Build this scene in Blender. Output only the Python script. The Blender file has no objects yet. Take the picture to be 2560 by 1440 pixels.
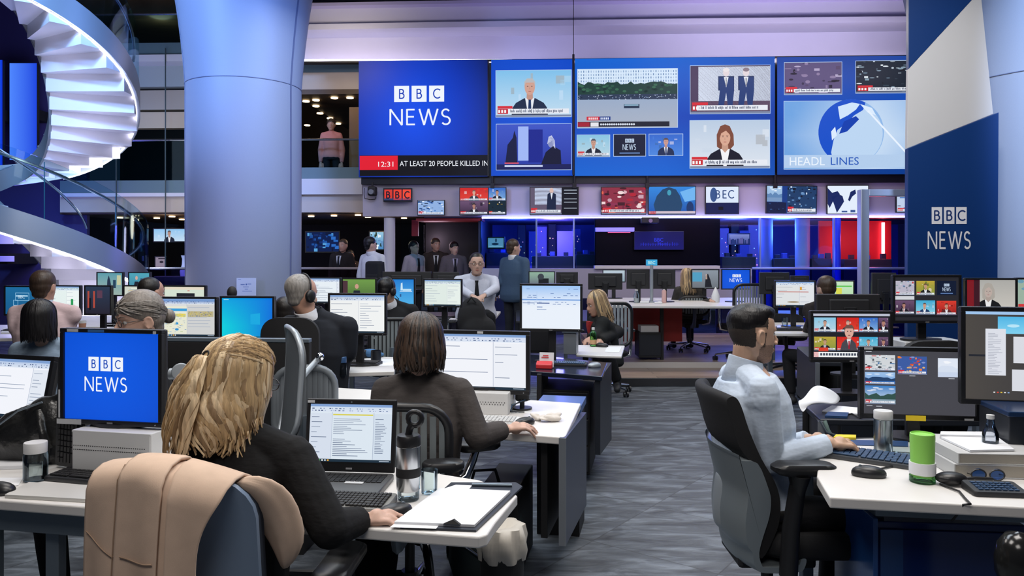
import bpy, math, random
from mathutils import Vector as V, Matrix as M
S = bpy.context.scene
COL = S.collection
R = random.Random(7)
PI = math.pi
EYE, FP, HY = 1.5, 1900.0, 640.0        # eye height (m), focal length (px of a 2560 px frame), horizon row
# ---------------------------------------------------------------- camera
cd = bpy.data.cameras.new('camera'); cam = bpy.data.objects.new('camera', cd); COL.objects.link(cam)
cam.location = (0, 0, EYE); cam.rotation_euler = (PI/2, 0, 0)
cd.sensor_width = 36; cd.lens = 36*FP/2560; cd.shift_y = -(720-HY)/2560; cd.clip_start = .05; cd.clip_end = 200
S.camera = cam
# ---------------------------------------------------------------- world and exposure
w = bpy.data.worlds.new('world'); S.world = w; w.use_nodes = True
w.node_tree.nodes['Background'].inputs[0].default_value = (.30, .42, .75, 1)
w.node_tree.nodes['Background'].inputs[1].default_value = .05
S.view_settings.view_transform = 'Standard'; S.view_settings.look = 'None'
S.view_settings.exposure = 0.0; S.view_settings.gamma = 1.0; S.view_settings.use_curve_mapping = False
# ---------------------------------------------------------------- lamps of the hall and added fill lamps
def area(loc, size, power, col, rot=(0, 0, 0), sy=None, spread=None):
    l = bpy.data.lights.new('ceiling_or_fill_lamp', 'AREA'); l.energy = power; l.color = col; l.size = size
    if sy: l.shape = 'RECTANGLE'; l.size_y = sy
    if spread: l.spread = spread
    o = bpy.data.objects.new('ceiling_or_fill_lamp', l); o.location = loc; o.rotation_euler = rot; COL.objects.link(o); return o
def spot(loc, tgt, power, col, ang=40, blend=.6, rad=.15):
    l = bpy.data.lights.new('spot_lamp', 'SPOT'); l.energy = power; l.color = col; l.spot_size = math.radians(ang); l.spot_blend = blend; l.shadow_soft_size = rad
    o = bpy.data.objects.new('spot_lamp', l); o.location = loc
    o.rotation_euler = (V(tgt)-V(loc)).to_track_quat('-Z', 'Y').to_euler(); COL.objects.link(o); return o
def point(loc, power, col, rad=.2):
    l = bpy.data.lights.new('room_or_fill_lamp', 'POINT'); l.energy = power; l.color = col; l.shadow_soft_size = rad
    o = bpy.data.objects.new('room_or_fill_lamp', l); o.location = loc; COL.objects.link(o); return o
NEUT = (1, .95, .90); COOL = (.80, .90, 1)
area((-1.3, 2.4, 4.2), 1.6, 75, NEUT, sy=1.2)
area((1.6, 2.6, 4.2), 1.6, 85, NEUT, sy=1.2)
area((-.4, -.5, 3.9), 1.6, 50, NEUT, (math.radians(36), 0, 0), sy=1.2)  # unseen fill lamp added behind the camera for coat and foreground
area((0, 5.2, 4.6), 2.2, 90, COOL, sy=1.4)
area((-2.6, 5.8, 4.6), 2.0, 80, NEUT, sy=1.2)
area((3.2, 5.6, 4.6), 1.6, 60, COOL, sy=1.2)
area((2.6, 10.2, 4.6), 2.0, 100, (1, .9, .78), sy=1.2)
area((-1.6, 9.0, 4.8), 2.0, 70, COOL, sy=1.2)
spot((-5.6, 6.2, 5.6), (-4.2, 10.5, 4.4), 1700, (.26, .45, 1), 56, .8, .3)     # column wash, blue
spot((-1.0, 7.4, 5.6), (-3.6, 10.5, 3.2), 800, (.22, .38, 1), 56, .9, .3)       # column, right flank
spot((-4.4, 5.4, 2.2), (-4.0, 10.5, 2.0), 260, (.40, .42, 1), 50, .9, .3)
spot((5.3, 3.4, 5.7), (5.75, 8.0, 3.1), 3600, (.46, .63, 1), 58, .7, .2).scale = (.45, 1, 1)         # right column wash
spot((2.6, 3.6, 4.6), (1.0, 3.1, 1.1), 70, NEUT, 34, .8, .3)                    # unseen spot added to brighten the face of the man in profile
spot((2.4, 4.2, 5.2), (4.2, 7.4, 3.0), 300, (1, .96, .92), 40, .8, .3)          # banner
spot((-5.2, 6.6, 6.2), (-6.6, 10.4, 3.4), 1500, (.25, .50, 1), 60, .8, .3)      # staircase, blue
area((2.6, 11.6, 4.6), 7.5, 38, (.62, .54, 1), (math.radians(112), 0, 0), sy=.3)  # unseen lamp added for a lilac wash on the bulkheads
area((4.6, 12.2, 4.75), 4.5, 34, (.95, .84, 1), (math.radians(115), 0, 0), sy=.2)  # second unseen lamp added for the right of the bulkheads
area((1.8, 12.2, 3.9), 8.5, 15, (.60, .42, .95), (math.radians(62), 0, 0), sy=.2)  # unseen lamp added for a violet wash on the board of small screens
area((-6.6, 12.2, 3.2), 2.6, 60, (.80, .86, 1), (math.radians(90), 0, 0), sy=2.4)  # unseen lamp added to brighten the gallery front
# ---------------------------------------------------------------- colours and materials
def lin(c): return c/12.92 if c <= .04045 else ((c+.055)/1.055)**2.4
def hx(s):
    s = s.lstrip('#'); return tuple(lin(int(s[i:i+2], 16)/255) for i in (0, 2, 4))
def C(c): return hx(c) if isinstance(c, str) else c
MATS = {}
def mat(name, col, rough=.5, metal=0.0, emit=0.0, noise=0.0, nscale=40.0, bump=0.0, bscale=200.0, spec=.5, stretch=(1, 1, 1), trans=0.0, coat=0.0):
    if name in MATS: return MATS[name]
    m = bpy.data.materials.new(name); m.use_nodes = True; nt = m.node_tree; b = nt.nodes['Principled BSDF']; c = C(col)
    b.inputs['Base Color'].default_value = (*c, 1); b.inputs['Roughness'].default_value = rough; b.inputs['Metallic'].default_value = metal
    b.inputs['Specular IOR Level'].default_value = spec; b.inputs['Coat Weight'].default_value = coat
    if trans: b.inputs['Transmission Weight'].default_value = trans
    if emit: b.inputs['Emission Color'].default_value = (*c, 1); b.inputs['Emission Strength'].default_value = emit
    if noise or bump:
        tc = nt.nodes.new('ShaderNodeTexCoord'); mp = nt.nodes.new('ShaderNodeMapping'); mp.inputs['Scale'].default_value = stretch
        nt.links.new(tc.outputs['Object'], mp.inputs['Vector'])
    if noise:
        n = nt.nodes.new('ShaderNodeTexNoise'); n.inputs['Scale'].default_value = nscale; n.inputs['Detail'].default_value = 4
        nt.links.new(mp.outputs[0], n.inputs['Vector'])
        r = nt.nodes.new('ShaderNodeMapRange'); r.inputs[1].default_value = .3; r.inputs[2].default_value = .7; r.inputs[3].default_value = 1-noise; r.inputs[4].default_value = 1+noise
        nt.links.new(n.outputs[0], r.inputs[0])
        v = nt.nodes.new('ShaderNodeVectorMath'); v.operation = 'SCALE'; v.inputs[0].default_value = c; nt.links.new(r.outputs[0], v.inputs['Scale'])
        nt.links.new(v.outputs[0], b.inputs['Base Color'])
    if bump:
        n2 = nt.nodes.new('ShaderNodeTexNoise'); n2.inputs['Scale'].default_value = bscale; n2.inputs['Detail'].default_value = 3
        nt.links.new(mp.outputs[0], n2.inputs['Vector'])
        bp = nt.nodes.new('ShaderNodeBump'); bp.inputs['Strength'].default_value = bump; bp.inputs['Distance'].default_value = .01
        nt.links.new(n2.outputs[0], bp.inputs['Height']); nt.links.new(bp.outputs[0], b.inputs['Normal'])
    MATS[name] = m; return m
def glassmat(name, tint, gloss=.10, rough=.02):
    if name in MATS: return MATS[name]
    m = bpy.data.materials.new(name); m.use_nodes = True; nt = m.node_tree; nt.nodes.clear()
    o = nt.nodes.new('ShaderNodeOutputMaterial'); t = nt.nodes.new('ShaderNodeBsdfTransparent'); t.inputs[0].default_value = (*tint, 1)
    g = nt.nodes.new('ShaderNodeBsdfGlossy'); g.inputs['Roughness'].default_value = rough; g.inputs[0].default_value = (.8, .9, 1, 1)
    lw = nt.nodes.new('ShaderNodeLayerWeight'); lw.inputs[0].default_value = gloss+.1
    mr = nt.nodes.new('ShaderNodeMath'); mr.operation = 'MULTIPLY'; mr.inputs[1].default_value = gloss*4; mr.use_clamp = True
    nt.links.new(lw.outputs['Fresnel'], mr.inputs[0])
    x = nt.nodes.new('ShaderNodeMixShader'); nt.links.new(mr.outputs[0], x.inputs[0]); nt.links.new(t.outputs[0], x.inputs[1]); nt.links.new(g.outputs[0], x.inputs[2])
    nt.links.new(x.outputs[0], o.inputs[0]); MATS[name] = m; return m
def attrmat(name, emit=True, strength=1.0, rough=.3):
    m = bpy.data.materials.new(name); m.use_nodes = True; nt = m.node_tree; b = nt.nodes['Principled BSDF']
    a = nt.nodes.new('ShaderNodeAttribute'); a.attribute_name = 'Col'
    if emit:
        b.inputs['Base Color'].default_value = (.01, .01, .012, 1); nt.links.new(a.outputs['Color'], b.inputs['Emission Color']); b.inputs['Emission Strength'].default_value = strength
        b.inputs['Specular IOR Level'].default_value = .12
    else: nt.links.new(a.outputs['Color'], b.inputs['Base Color'])
    b.inputs['Roughness'].default_value = rough; MATS[name] = m; return m
SCREEN = attrmat('lit_display', True, 1.0, .5)
PRINT = attrmat('printed_ink', False, 1.0, .5)
BLK = mat('black_plastic', (.012, .012, .014), .38)
BLKM = mat('black_matte_plastic', (.010, .010, .012), .65)
DARK = mat('dark_laminate', (.014, .017, .025), .42)
BLUEBLK = mat('navy_laminate', (.012, .030, .085), .25)
WHT = mat('white_laminate', (.70, .68, .66), .38, noise=.03, nscale=6)
WPL = mat('white_plastic', (.62, .62, .62), .45)
GREY = mat('grey_metal', (.17, .21, .25), .42, .5)
SILV = mat('silver_plastic', (.36, .40, .44), .38, .35)
CHR = mat('chrome', (.78, .80, .83), .13, 1.0)
STEEL = mat('brushed_steel', (.55, .56, .58), .24, 1.0)
PAPER = mat('paper', (.74, .75, .78), .7, noise=.02, nscale=20)
FAB = mat('black_fabric', (.010, .010, .012), .85, bump=.25, bscale=900)
GLS = glassmat('clear_glass', (.80, .92, .95), .10)
GLSD = glassmat('tinted_glass', (.42, .66, .74), .12)
GLSC = glassmat('jar_glass', (.90, .94, .94), .22)
LILAC = mat('painted_board', (.47, .43, .53), .6, noise=.03, nscale=3)
DESKA = -.193
# ---------------------------------------------------------------- mesh builder
class G:
    def __init__(s): s.v = []; s.f = []; s.m = []; s.mx = M.Identity(4)
    def add(s, vs, fs, m=0):
        o = len(s.v); s.v += [s.mx @ V(p) for p in vs]; s.f += [[o+i for i in f] for f in fs]; s.m += [m]*len(fs); return s
    def box(s, c, d, rz=0, m=0, rx=0, ry=0):
        mx = M.Translation(c) @ M.Rotation(rz, 4, 'Z') @ M.Rotation(ry, 4, 'Y') @ M.Rotation(rx, 4, 'X'); x, y, z = d[0]/2, d[1]/2, d[2]/2
        vs = [mx @ V(p) for p in ((-x,-y,-z),(x,-y,-z),(x,y,-z),(-x,y,-z),(-x,-y,z),(x,-y,z),(x,y,z),(-x,y,z))]
        return s.add(vs, [(3,2,1,0),(4,5,6,7),(0,1,5,4),(1,2,6,5),(2,3,7,6),(3,0,4,7)], m)
    def bb(s, a, b, m=0): return s.box([(a[i]+b[i])/2 for i in range(3)], [abs(b[i]-a[i]) for i in range(3)], 0, m)
    def rings(s, rs, m=0, caps=True, closed=False):
        n = len(rs[0]); vs = [p for r in rs for p in r]; fs = []
        k = len(rs); rng = range(k) if closed else range(k-1)
        for i in rng:
            for j in range(n):
                a, b = i*n+j, i*n+(j+1) % n; i2 = (i+1) % k; fs.append((a, b, i2*n+(j+1) % n, i2*n+j))
        if caps and not closed: fs.append(list(range(n))[::-1]); fs.append([(k-1)*n+j for j in range(n)])
        return s.add(vs, fs, m)
    def tube(s, pts, r, n=8, m=0, caps=True, closed=False, flat=1.0, up=None):
        pts = [V(p) for p in pts]; rr = r if isinstance(r, (list, tuple)) else [r]*len(pts); rs = []; N = None
        for i, p in enumerate(pts):
            if closed: t = pts[(i+1) % len(pts)]-pts[i-1]
            else: t = pts[min(i+1, len(pts)-1)]-pts[max(i-1, 0)]
            t = t.normalized() if t.length > 1e-9 else V((0, 0, 1))
            if N is None:
                a = V(up) if up else (V((0, 0, 1)) if abs(t.z) < .9 else V((1, 0, 0)))
                N = (a - t*a.dot(t)).normalized()
            else:
                N = (N - t*N.dot(t)); N = N.normalized() if N.length > 1e-6 else t.orthogonal().normalized()
            B = t.cross(N)
            rs.append([p + (N*math.cos(2*PI*j/n)*flat + B*math.sin(2*PI*j/n))*rr[i] for j in range(n)])
        return s.rings(rs, m, caps, closed)
    def cyl(s, a, b, r0, r1=None, n=16, m=0): return s.tube([a, b], [r0, r0 if r1 is None else r1], n, m)
    def lathe(s, prof, n=20, c=(0, 0, 0), m=0, caps=True):
        return s.rings([[(c[0]+r*math.cos(2*PI*j/n), c[1]+r*math.sin(2*PI*j/n), c[2]+z) for j in range(n)] for r, z in prof], m, caps)
    def prism(s, poly, z0, z1, m=0):
        return s.rings([[(x, y, z0) for x, y in poly], [(x, y, z1) for x, y in poly]], m)
    def sph(s, c, r, n=12, m=0, mx=None, k=None):
        r = (r, r, r) if not isinstance(r, (tuple, list)) else r; k = k or max(5, n//2+1); rs = []
        for i in range(1, k):
            a = PI*i/k; rs.append([V((r[0]*math.sin(a)*math.cos(2*PI*j/n), r[1]*math.sin(a)*math.sin(2*PI*j/n), -r[2]*math.cos(a))) for j in range(n)])
        T = M.Translation(c) @ (mx.to_4x4() if mx else M.Identity(4)); rs = [[T @ p for p in q] for q in rs]
        vs = [p for q in rs for p in q]+[T @ V((0, 0, -r[2])), T @ V((0, 0, r[2]))]; fs = []; L = len(rs)
        for i in range(L-1):
            for j in range(n): fs.append((i*n+j, i*n+(j+1) % n, (i+1)*n+(j+1) % n, (i+1)*n+j))
        for j in range(n): fs.append((L*n, (j+1) % n, j)); fs.append((L*n+1, (L-1)*n+j, (L-1)*n+(j+1) % n))
        return s.add(vs, fs, m)
    def cap(s, a, b, r0, r1=None, n=12, m=0):           # tapered capsule with round ends
        a, b = V(a), V(b); r1 = r0 if r1 is None else r1; t = b-a; L = t.length
        if L < 1e-6: return s.sph(a, r0, n, m)
        t /= L; pts = []; rr = []
        for q in (80, 60, 35, 0): pts.append(a - t*r0*math.sin(math.radians(q))); rr.append(r0*math.cos(math.radians(q)))
        for q in (0, 35, 60, 80): pts.append(b + t*r1*math.sin(math.radians(q))); rr.append(r1*math.cos(math.radians(q)))
        return s.tube(pts, rr, n, m)
    def mesh(s, name, mats=None, smooth=0):
        me = bpy.data.meshes.new(name); me.from_pydata([tuple(p) for p in s.v], [], s.f)
        for x in (mats or []): me.materials.append(x)
        me.polygons.foreach_set('material_index', s.m)
        import bmesh as _b
        bm = _b.new(); bm.from_mesh(me); _b.ops.recalc_face_normals(bm, faces=bm.faces); bm.to_mesh(me); bm.free()
        if smooth:
            me.shade_smooth(); me.set_sharp_from_angle(angle=math.radians(smooth))
        return me
    def obj(s, name, mats, parent=None, smooth=0, bevel=0, loc=None, rz=0, seg=2):
        mats = mats if isinstance(mats, (list, tuple)) else [mats]
        o = bpy.data.objects.new(name, s.mesh(name, mats, smooth)); COL.objects.link(o)
        if parent: o.parent = parent
        if loc: o.location = loc
        if rz: o.rotation_euler[2] = rz
        if bevel:
            b = o.modifiers.new('bevel', 'BEVEL'); b.width = bevel; b.segments = seg; b.limit_method = 'ANGLE'; b.angle_limit = math.radians(35)
        return o
def tag(o, label, cat, group=None, kind=None):
    if label: o['label'] = label
    if cat: o['category'] = cat
    if group: o['group'] = group
    if kind: o['kind'] = kind
    return o
def thing(name, label, cat, loc=(0, 0, 0), rz=0, group=None):
    o = bpy.data.objects.new(name, None); COL.objects.link(o); o.location = loc; o.rotation_euler[2] = rz; o.empty_display_size = .1
    return tag(o, label, cat, group)
def struct(o, label=None):
    o['kind'] = 'structure'
    if label: o['label'] = label
    return o
def dup(o, loc, rz, label, group=None):
    c = o.copy(); COL.objects.link(c); c.location = loc; c.rotation_euler[2] = rz; c['label'] = label
    if group: c['group'] = group
    def kids(a, b):
        for ch in list(a.children):
            k = ch.copy(); COL.objects.link(k); k.parent = b; kids(ch, k)
    kids(o, c); return c
def P(px, py, d): return V(((px-1280)/FP*d, d, EYE-(py-HY)/FP*d))
def dz(py, z): return (EYE-z)*FP/(py-HY)              # distance at which height z shows on row py
def PZ(px, py, z): return P(px, py, dz(py, z))
# ---------------------------------------------------------------- lettering
def arc(cx, cy, rx, ry, a0, a1, n=14): return [(cx+rx*math.cos(math.radians(a0+(a1-a0)*i/n)), cy+ry*math.sin(math.radians(a0+(a1-a0)*i/n))) for i in range(n+1)]
GLY = {  # light humanist capitals as pen strokes; y up, cap height 1
 'N': (.78, [[(.06, 0), (.06, 1)], [(.06, 1), (.72, 0)], [(.72, 0), (.72, 1)]]),
 'E': (.58, [[(.07, 0), (.07, 1)], [(.07, .96), (.50, .96)], [(.07, .52), (.46, .52)], [(.07, .04), (.52, .04)]]),
 'W': (1.10, [[(.03, 1), (.30, 0)], [(.30, 0), (.55, 1)], [(.55, 1), (.80, 0)], [(.80, 0), (1.07, 1)]]),
 'S': (.56, [arc(.27, .74, .21, .225, 35, 270, 16) + arc(.27, .27, .23, .235, 90, -145, 16)[1:]]),
 'B': (.62, [[(.10, 0), (.10, 1)], [(.10, .96), (.30, .96)] + arc(.30, .75, .20, .21, 90, -90) + [(.10, .54)], [(.10, .54), (.32, .54)] + arc(.32, .29, .24, .25, 90, -90) + [(.10, .04)]]),
 'C': (.74, [arc(.46, .5, .40, .47, 48, 312, 22)]),
}
def stroke_quads(pl, th):
    out = []
    for i in range(len(pl)-1):
        a, b = V((*pl[i], 0)), V((*pl[i+1], 0)); d = (b-a).normalized(); n = V((-d.y, d.x, 0))*th/2
        e = d*th*.12 if len(pl) > 2 else V((0, 0, 0))
        out.append([(q.x, q.y) for q in (a-e-n, b+e-n, b+e+n, a-e+n)])
    return out
FONTC = {}
def fontmesh(t):
    if t in FONTC: return FONTC[t]
    cu = bpy.data.curves.new('t', 'FONT'); cu.body = t; cu.size = 1.0; cu.resolution_u = 3; o = bpy.data.objects.new('t', cu); COL.objects.link(o)
    dg = bpy.context.evaluated_depsgraph_get(); dg.update(); me = o.evaluated_get(dg).to_mesh()
    vs = [(p.co.x, p.co.y) for p in me.vertices]; fs = [list(p.vertices) for p in me.polygons]
    x0 = min(v[0] for v in vs); x1 = max(v[0] for v in vs); FONTC[t] = ([(x-x0, y) for x, y in vs], fs, x1-x0)
    COL.objects.unlink(o); bpy.data.objects.remove(o); return FONTC[t]
# ---------------------------------------------------------------- flat pictures (screens, signs): coordinates are a frame of their own, y down
class Canvas:
    def __init__(s, x0, y0, x1, y1, w, h, eps=.0002):
        s.x0, s.y0, s.x1, s.y1, s.w, s.h, s.eps = x0, y0, x1, y1, w, h, eps; s.v = []; s.f = []; s.c = []; s.k = 0
    def pt(s, x, y): return ((x-s.x0)/(s.x1-s.x0)*s.w-s.w/2, -s.k*s.eps, s.h/2-(y-s.y0)/(s.y1-s.y0)*s.h)
    def up(s, n=1): s.k += n; return s
    def face(s, pts, col):
        o = len(s.v); s.v += [s.pt(*p) for p in pts]; s.f.append(list(range(o, o+len(pts)))); col = col if isinstance(col, list) else [C(col)]*len(pts); s.c.append(col); return s
    def rect(s, x0, y0, x1, y1, col, b=None):
        x0, x1 = max(x0, s.x0), min(x1, s.x1); y0, y1 = max(y0, s.y0), min(y1, s.y1)
        if x1 <= x0 or y1 <= y0: return s
        c = C(col); c = [c, c, C(b), C(b)] if b else c
        return s.face([(x0, y0), (x1, y0), (x1, y1), (x0, y1)], c)
    def ell(s, cx, cy, rx, ry, col, n=20, a0=0, a1=360): return s.face([(cx+rx*math.cos(math.radians(a0+(a1-a0)*i/n)), cy+ry*math.sin(math.radians(a0+(a1-a0)*i/n))) for i in range(n if a1-a0 == 360 else n+1)], col)
    def grid(s, x0, y0, x1, y1, fn, nx=16, ny=10):
        o = len(s.v); cs = []
        for j in range(ny+1):
            for i in range(nx+1):
                x = x0+(x1-x0)*i/nx; y = y0+(y1-y0)*j/ny; s.v.append(s.pt(x, y)); cs.append(fn(i/nx, j/ny))
        for j in range(ny):
            for i in range(nx):
                q = [j*(nx+1)+i, j*(nx+1)+i+1, (j+1)*(nx+1)+i+1, (j+1)*(nx+1)+i]; s.f.append([o+t for t in q]); s.c.append([cs[t] for t in q])
        return s
    def frame(s, x0, y0, x1, y1, t, col):
        return s.rect(x0, y0, x1, y0+t, col).rect(x0, y1-t, x1, y1, col).rect(x0, y0+t, x0+t, y1-t, col).rect(x1-t, y0+t, x1, y1-t, col)
    def strokes(s, txt, x, y, h, th, col, sx=1.0, gap=.16):     # baseline at y, cap height h
        for ch in txt:
            wd, st = GLY[ch]
            for pl in st:
                for q in stroke_quads(pl, th): s.face([(x+a*h*sx, y-b*h) for a, b in q], col); s.k += .05
            x += (wd+gap)*h*sx
        return x
    def slen(s, txt, h, sx=1.0, gap=.16): return (sum(GLY[c][0]+gap for c in txt)-gap)*h*sx
    def text(s, t, x, y, h, col, width=None):
        vs, fs, L = fontmesh(t); k = h/.70; sx = k if width is None else width/L; o = len(s.v); c = C(col)
        s.v += [s.pt(x+a*sx, y-b*k) for a, b in vs]
        for f in fs: s.f.append([o+i for i in f]); s.c.append([c]*len(f))
        return s
    def logo(s, x0, y0, x1, yb, n0, n1, nx0, nx1, fg='e9effa', ink='0a3fae', th=.13, nth=.105):  # three boxed letters above a word
        s.up(); g = (x1-x0)*.05; w = ((x1-x0)-2*g)/3
        for i, ch in enumerate('BBC'):
            a = x0+i*(w+g); s.rect(a, y0, a+w, yb, fg)
        s.up()
        for i, ch in enumerate('BBC'):
            a = x0+i*(w+g); hh = (yb-y0)*.60; wd = GLY[ch][0]*hh; s.strokes(ch, a+w/2-wd/2, yb-(yb-y0)*.20, hh, th, ink)
        h = n1-n0; L = s.slen('NEWS', h); s.strokes('NEWS', nx0, n1, h, nth, fg, (nx1-nx0)/L); s.k = math.ceil(s.k); return s
    def mesh(s, name):
        me = bpy.data.meshes.new(name); me.from_pydata(s.v, [], s.f); a = me.color_attributes.new('Col', 'FLOAT_COLOR', 'CORNER')
        buf = []
        for f, c in zip(s.f, s.c):
            for q in c: buf += [q[0], q[1], q[2], 1]
        a.data.foreach_set('color', buf); return me
    def obj(s, name, parent, loc=(0, 0, 0), mt=None, rx=0):
        me = s.mesh(name); me.materials.append(mt or SCREEN); o = bpy.data.objects.new(name, me); COL.objects.link(o); o.parent = parent; o.location = loc; o.rotation_euler[0] = rx; return o
def mix(a, b, t): return tuple(a[i]+(b[i]-a[i])*t for i in range(3))
# ================================================================ SETTING
WA = V((-2.74, 13.6, 0)); WR = -.0419; WC, WS = math.cos(WR), math.sin(-WR)   # the screen wall: origin and turn
def WP(px, py, off=0.0):      # point of the screen wall's plane (pushed off metres into the wall), wall coordinates
    ax, ay = WA.x+off*WS, WA.y+off*WC; k = (px-1280)/FP; lx = (k*ay-ax)/(WC+k*WS); d = ay-lx*WS
    return V((lx, off, EYE-(py-HY)/FP*d))
def wobj(g, name, mats, **k): return g.obj(name, mats, loc=WA, rz=WR, **k)
def wslab(name, px0, py0, px1, py1, off, depth, m, bevel=0, smooth=0):
    a = WP(px0, py0, off); b = WP(px1, py1, off); b.z = WP(px0, py1, off).z; b.y = off+depth
    return struct(wobj(G().bb(a, b), name, m, bevel=bevel))
# floor: slate tiles laid as large lozenges, each with its own grain direction
def slate():
    m = bpy.data.materials.new('slate_floor'); m.use_nodes = True; nt = m.node_tree; b = nt.nodes['Principled BSDF']; N = nt.nodes.new; L = nt.links.new
    tc = N('ShaderNodeTexCoord'); mp = N('ShaderNodeMapping'); mp.inputs['Rotation'].default_value = (0, 0, math.radians(37)); L(tc.outputs['Object'], mp.inputs[0])
    ck = N('ShaderNodeTexChecker'); ck.inputs['Scale'].default_value = 1.45; L(mp.outputs[0], ck.inputs['Vector'])
    def grain(rot, sc):
        q = N('ShaderNodeMapping'); q.inputs['Rotation'].default_value = (0, 0, math.radians(rot)); q.inputs['Scale'].default_value = sc; L(tc.outputs['Object'], q.inputs[0])
        n = N('ShaderNodeTexNoise'); n.inputs['Scale'].default_value = 2.6; n.inputs['Detail'].default_value = 8; n.inputs['Roughness'].default_value = .62; n.inputs['Distortion'].default_value = .7; L(q.outputs[0], n.inputs['Vector']); return n
    a, c = grain(28, (1.1, 4.2, 1)), grain(-58, (1.1, 4.2, 1))
    mx = N('ShaderNodeMix'); L(ck.outputs['Fac'], mx.inputs[0]); L(a.outputs[0], mx.inputs[2]); L(c.outputs[0], mx.inputs[3])
    cr = N('ShaderNodeValToRGB'); e = cr.color_ramp.elements; e[0].position = .30; e[0].color = (.022, .026, .034, 1); e[1].position = .72; e[1].color = (.21, .24, .28, 1)
    k = e.new(.5); k.color = (.075, .088, .105, 1); L(mx.outputs[0], cr.inputs[0])
    br = N('ShaderNodeTexBrick'); br.inputs['Scale'].default_value = 1.45; br.inputs['Mortar Size'].default_value = .006; br.inputs['Brick Width'].default_value = 1; br.inputs['Row Height'].default_value = 1; br.offset = 0
    br.inputs['Color1'].default_value = br.inputs['Color2'].default_value = (1, 1, 1, 1); br.inputs['Mortar'].default_value = (.55, .55, .55, 1); L(mp.outputs[0], br.inputs['Vector'])
    ml = N('ShaderNodeMix'); ml.data_type = 'RGBA'; ml.blend_type = 'MULTIPLY'; ml.inputs[0].default_value = 1; L(cr.outputs[0], ml.inputs[6]); L(br.outputs[0], ml.inputs[7]); L(ml.outputs[2], b.inputs['Base Color'])
    b.inputs['Roughness'].default_value = .48; bp = N('ShaderNodeBump'); bp.inputs['Strength'].default_value = .35; bp.inputs['Distance'].default_value = .02; L(mx.outputs[0], bp.inputs['Height']); L(bp.outputs[0], b.inputs['Normal']); return m
def planks():
    m = bpy.data.materials.new('timber_boards'); m.use_nodes = True; nt = m.node_tree; b = nt.nodes['Principled BSDF']; N = nt.nodes.new; L = nt.links.new
    tc = N('ShaderNodeTexCoord'); br = N('ShaderNodeTexBrick'); br.inputs['Scale'].default_value = 1; br.inputs['Brick Width'].default_value = 1.7; br.inputs['Row Height'].default_value = .16; br.inputs['Mortar Size'].default_value = .003
    br.inputs['Color1'].default_value = (.36, .27, .22, 1); br.inputs['Color2'].default_value = (.22, .16, .135, 1); br.inputs['Mortar'].default_value = (.06, .045, .04, 1); L(tc.outputs['Object'], br.inputs['Vector'])
    mp = N('ShaderNodeMapping'); mp.inputs['Scale'].default_value = (1.2, 14, 1); L(tc.outputs['Object'], mp.inputs[0]); n = N('ShaderNodeTexNoise'); n.inputs['Scale'].default_value = 2.5; n.inputs['Detail'].default_value = 6; L(mp.outputs[0], n.inputs['Vector'])
    r = N('ShaderNodeMapRange'); r.inputs[3].default_value = .55; r.inputs[4].default_value = 1.4; L(n.outputs[0], r.inputs[0]); v = N('ShaderNodeVectorMath'); v.operation = 'SCALE'; L(br.outputs[0], v.inputs[0]); L(r.outputs[0], v.inputs['Scale']); L(v.outputs[0], b.inputs['Base Color'])
    b.inputs['Roughness'].default_value = .42; return m
struct(G().bb((-12, -1.5, -.08), (12, 21, 0)).obj('floor', slate()))
PLK = planks()
g = G().bb((1.15, 8.76, 0), (6.6, 13.3, .085)); struct(g.obj('floor', [PLK]), 'lower timber tread of the raised platform')
struct(G().bb((1.2, 9.62, .085), (6.6, 13.3, .15)).obj('floor', PLK), 'upper timber deck of the raised platform')
struct(G().bb((1.15, 8.73, 0), (6.6, 8.765, .095)).obj('trim_1', mat('step_edge', (.03, .03, .034), .4), bevel=.004))
struct(G().bb((1.2, 9.59, .085), (6.6, 9.625, .158)).obj('trim_2', mat('step_nosing', (.55, .5, .47), .4), bevel=.003))
# upper bulkheads with the light cove above the screens
BHD = mat('plaster_lilac', (.57, .57, .70), .65, noise=.02, nscale=2)
COVE = mat('cove_tube', (.80, .72, 1), .5, emit=6); BLUELED = mat('blue_led', (.45, .50, 1), .5, emit=9)
def band(name, px0, py0, px1, py1, off, depth, m=None, bow=0.0, n=14):   # a long fascia, bowed outwards
    a = WP(px0, py0, off); b = WP(px1, py1, off); zt, zb = a.z, WP(px0, py1, off).z; rs = []
    for i in range(n+1):
        x = a.x+(b.x-a.x)*i/n; y = off-bow*(1-(2*i/n-1)**2); rs.append([(x, y, zb), (x, y, zt), (x, y+depth, zt), (x, y+depth, zb)])
    return struct(wobj(G().rings(rs), name, m or BHD, smooth=30))
band('wall_upper', 690, 72, 2420, 156, .42, .2)
band('trim_3', 690, 62, 2420, 76, -.1, .75, bow=.06)
band('trim_4', 690, 19, 2420, 64, .02, .55, bow=.05)
band('trim_5', 690, 9, 2420, 17, -.15, .5, mat('cove_lip', (.50, .46, .70), .5), bow=.05)
band('wall_top', 690, -160, 2420, 8, .25, .2, mat('soffit_dark', (.10, .10, .11), .7))
t = thing('cove_light', 'long pale violet cove light strip above the row of big wall screens', 'light', WA, WR)
a, b = WP(750, 152, .22), WP(2400, 152, .22)
G().tube([a, b], .03, 8).obj('tube', COVE, t); G().bb(a+V((0, -.07, -.06)), V((b.x, b.y+.07, a.z-.03))).obj('tray', BLKM, t)
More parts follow.
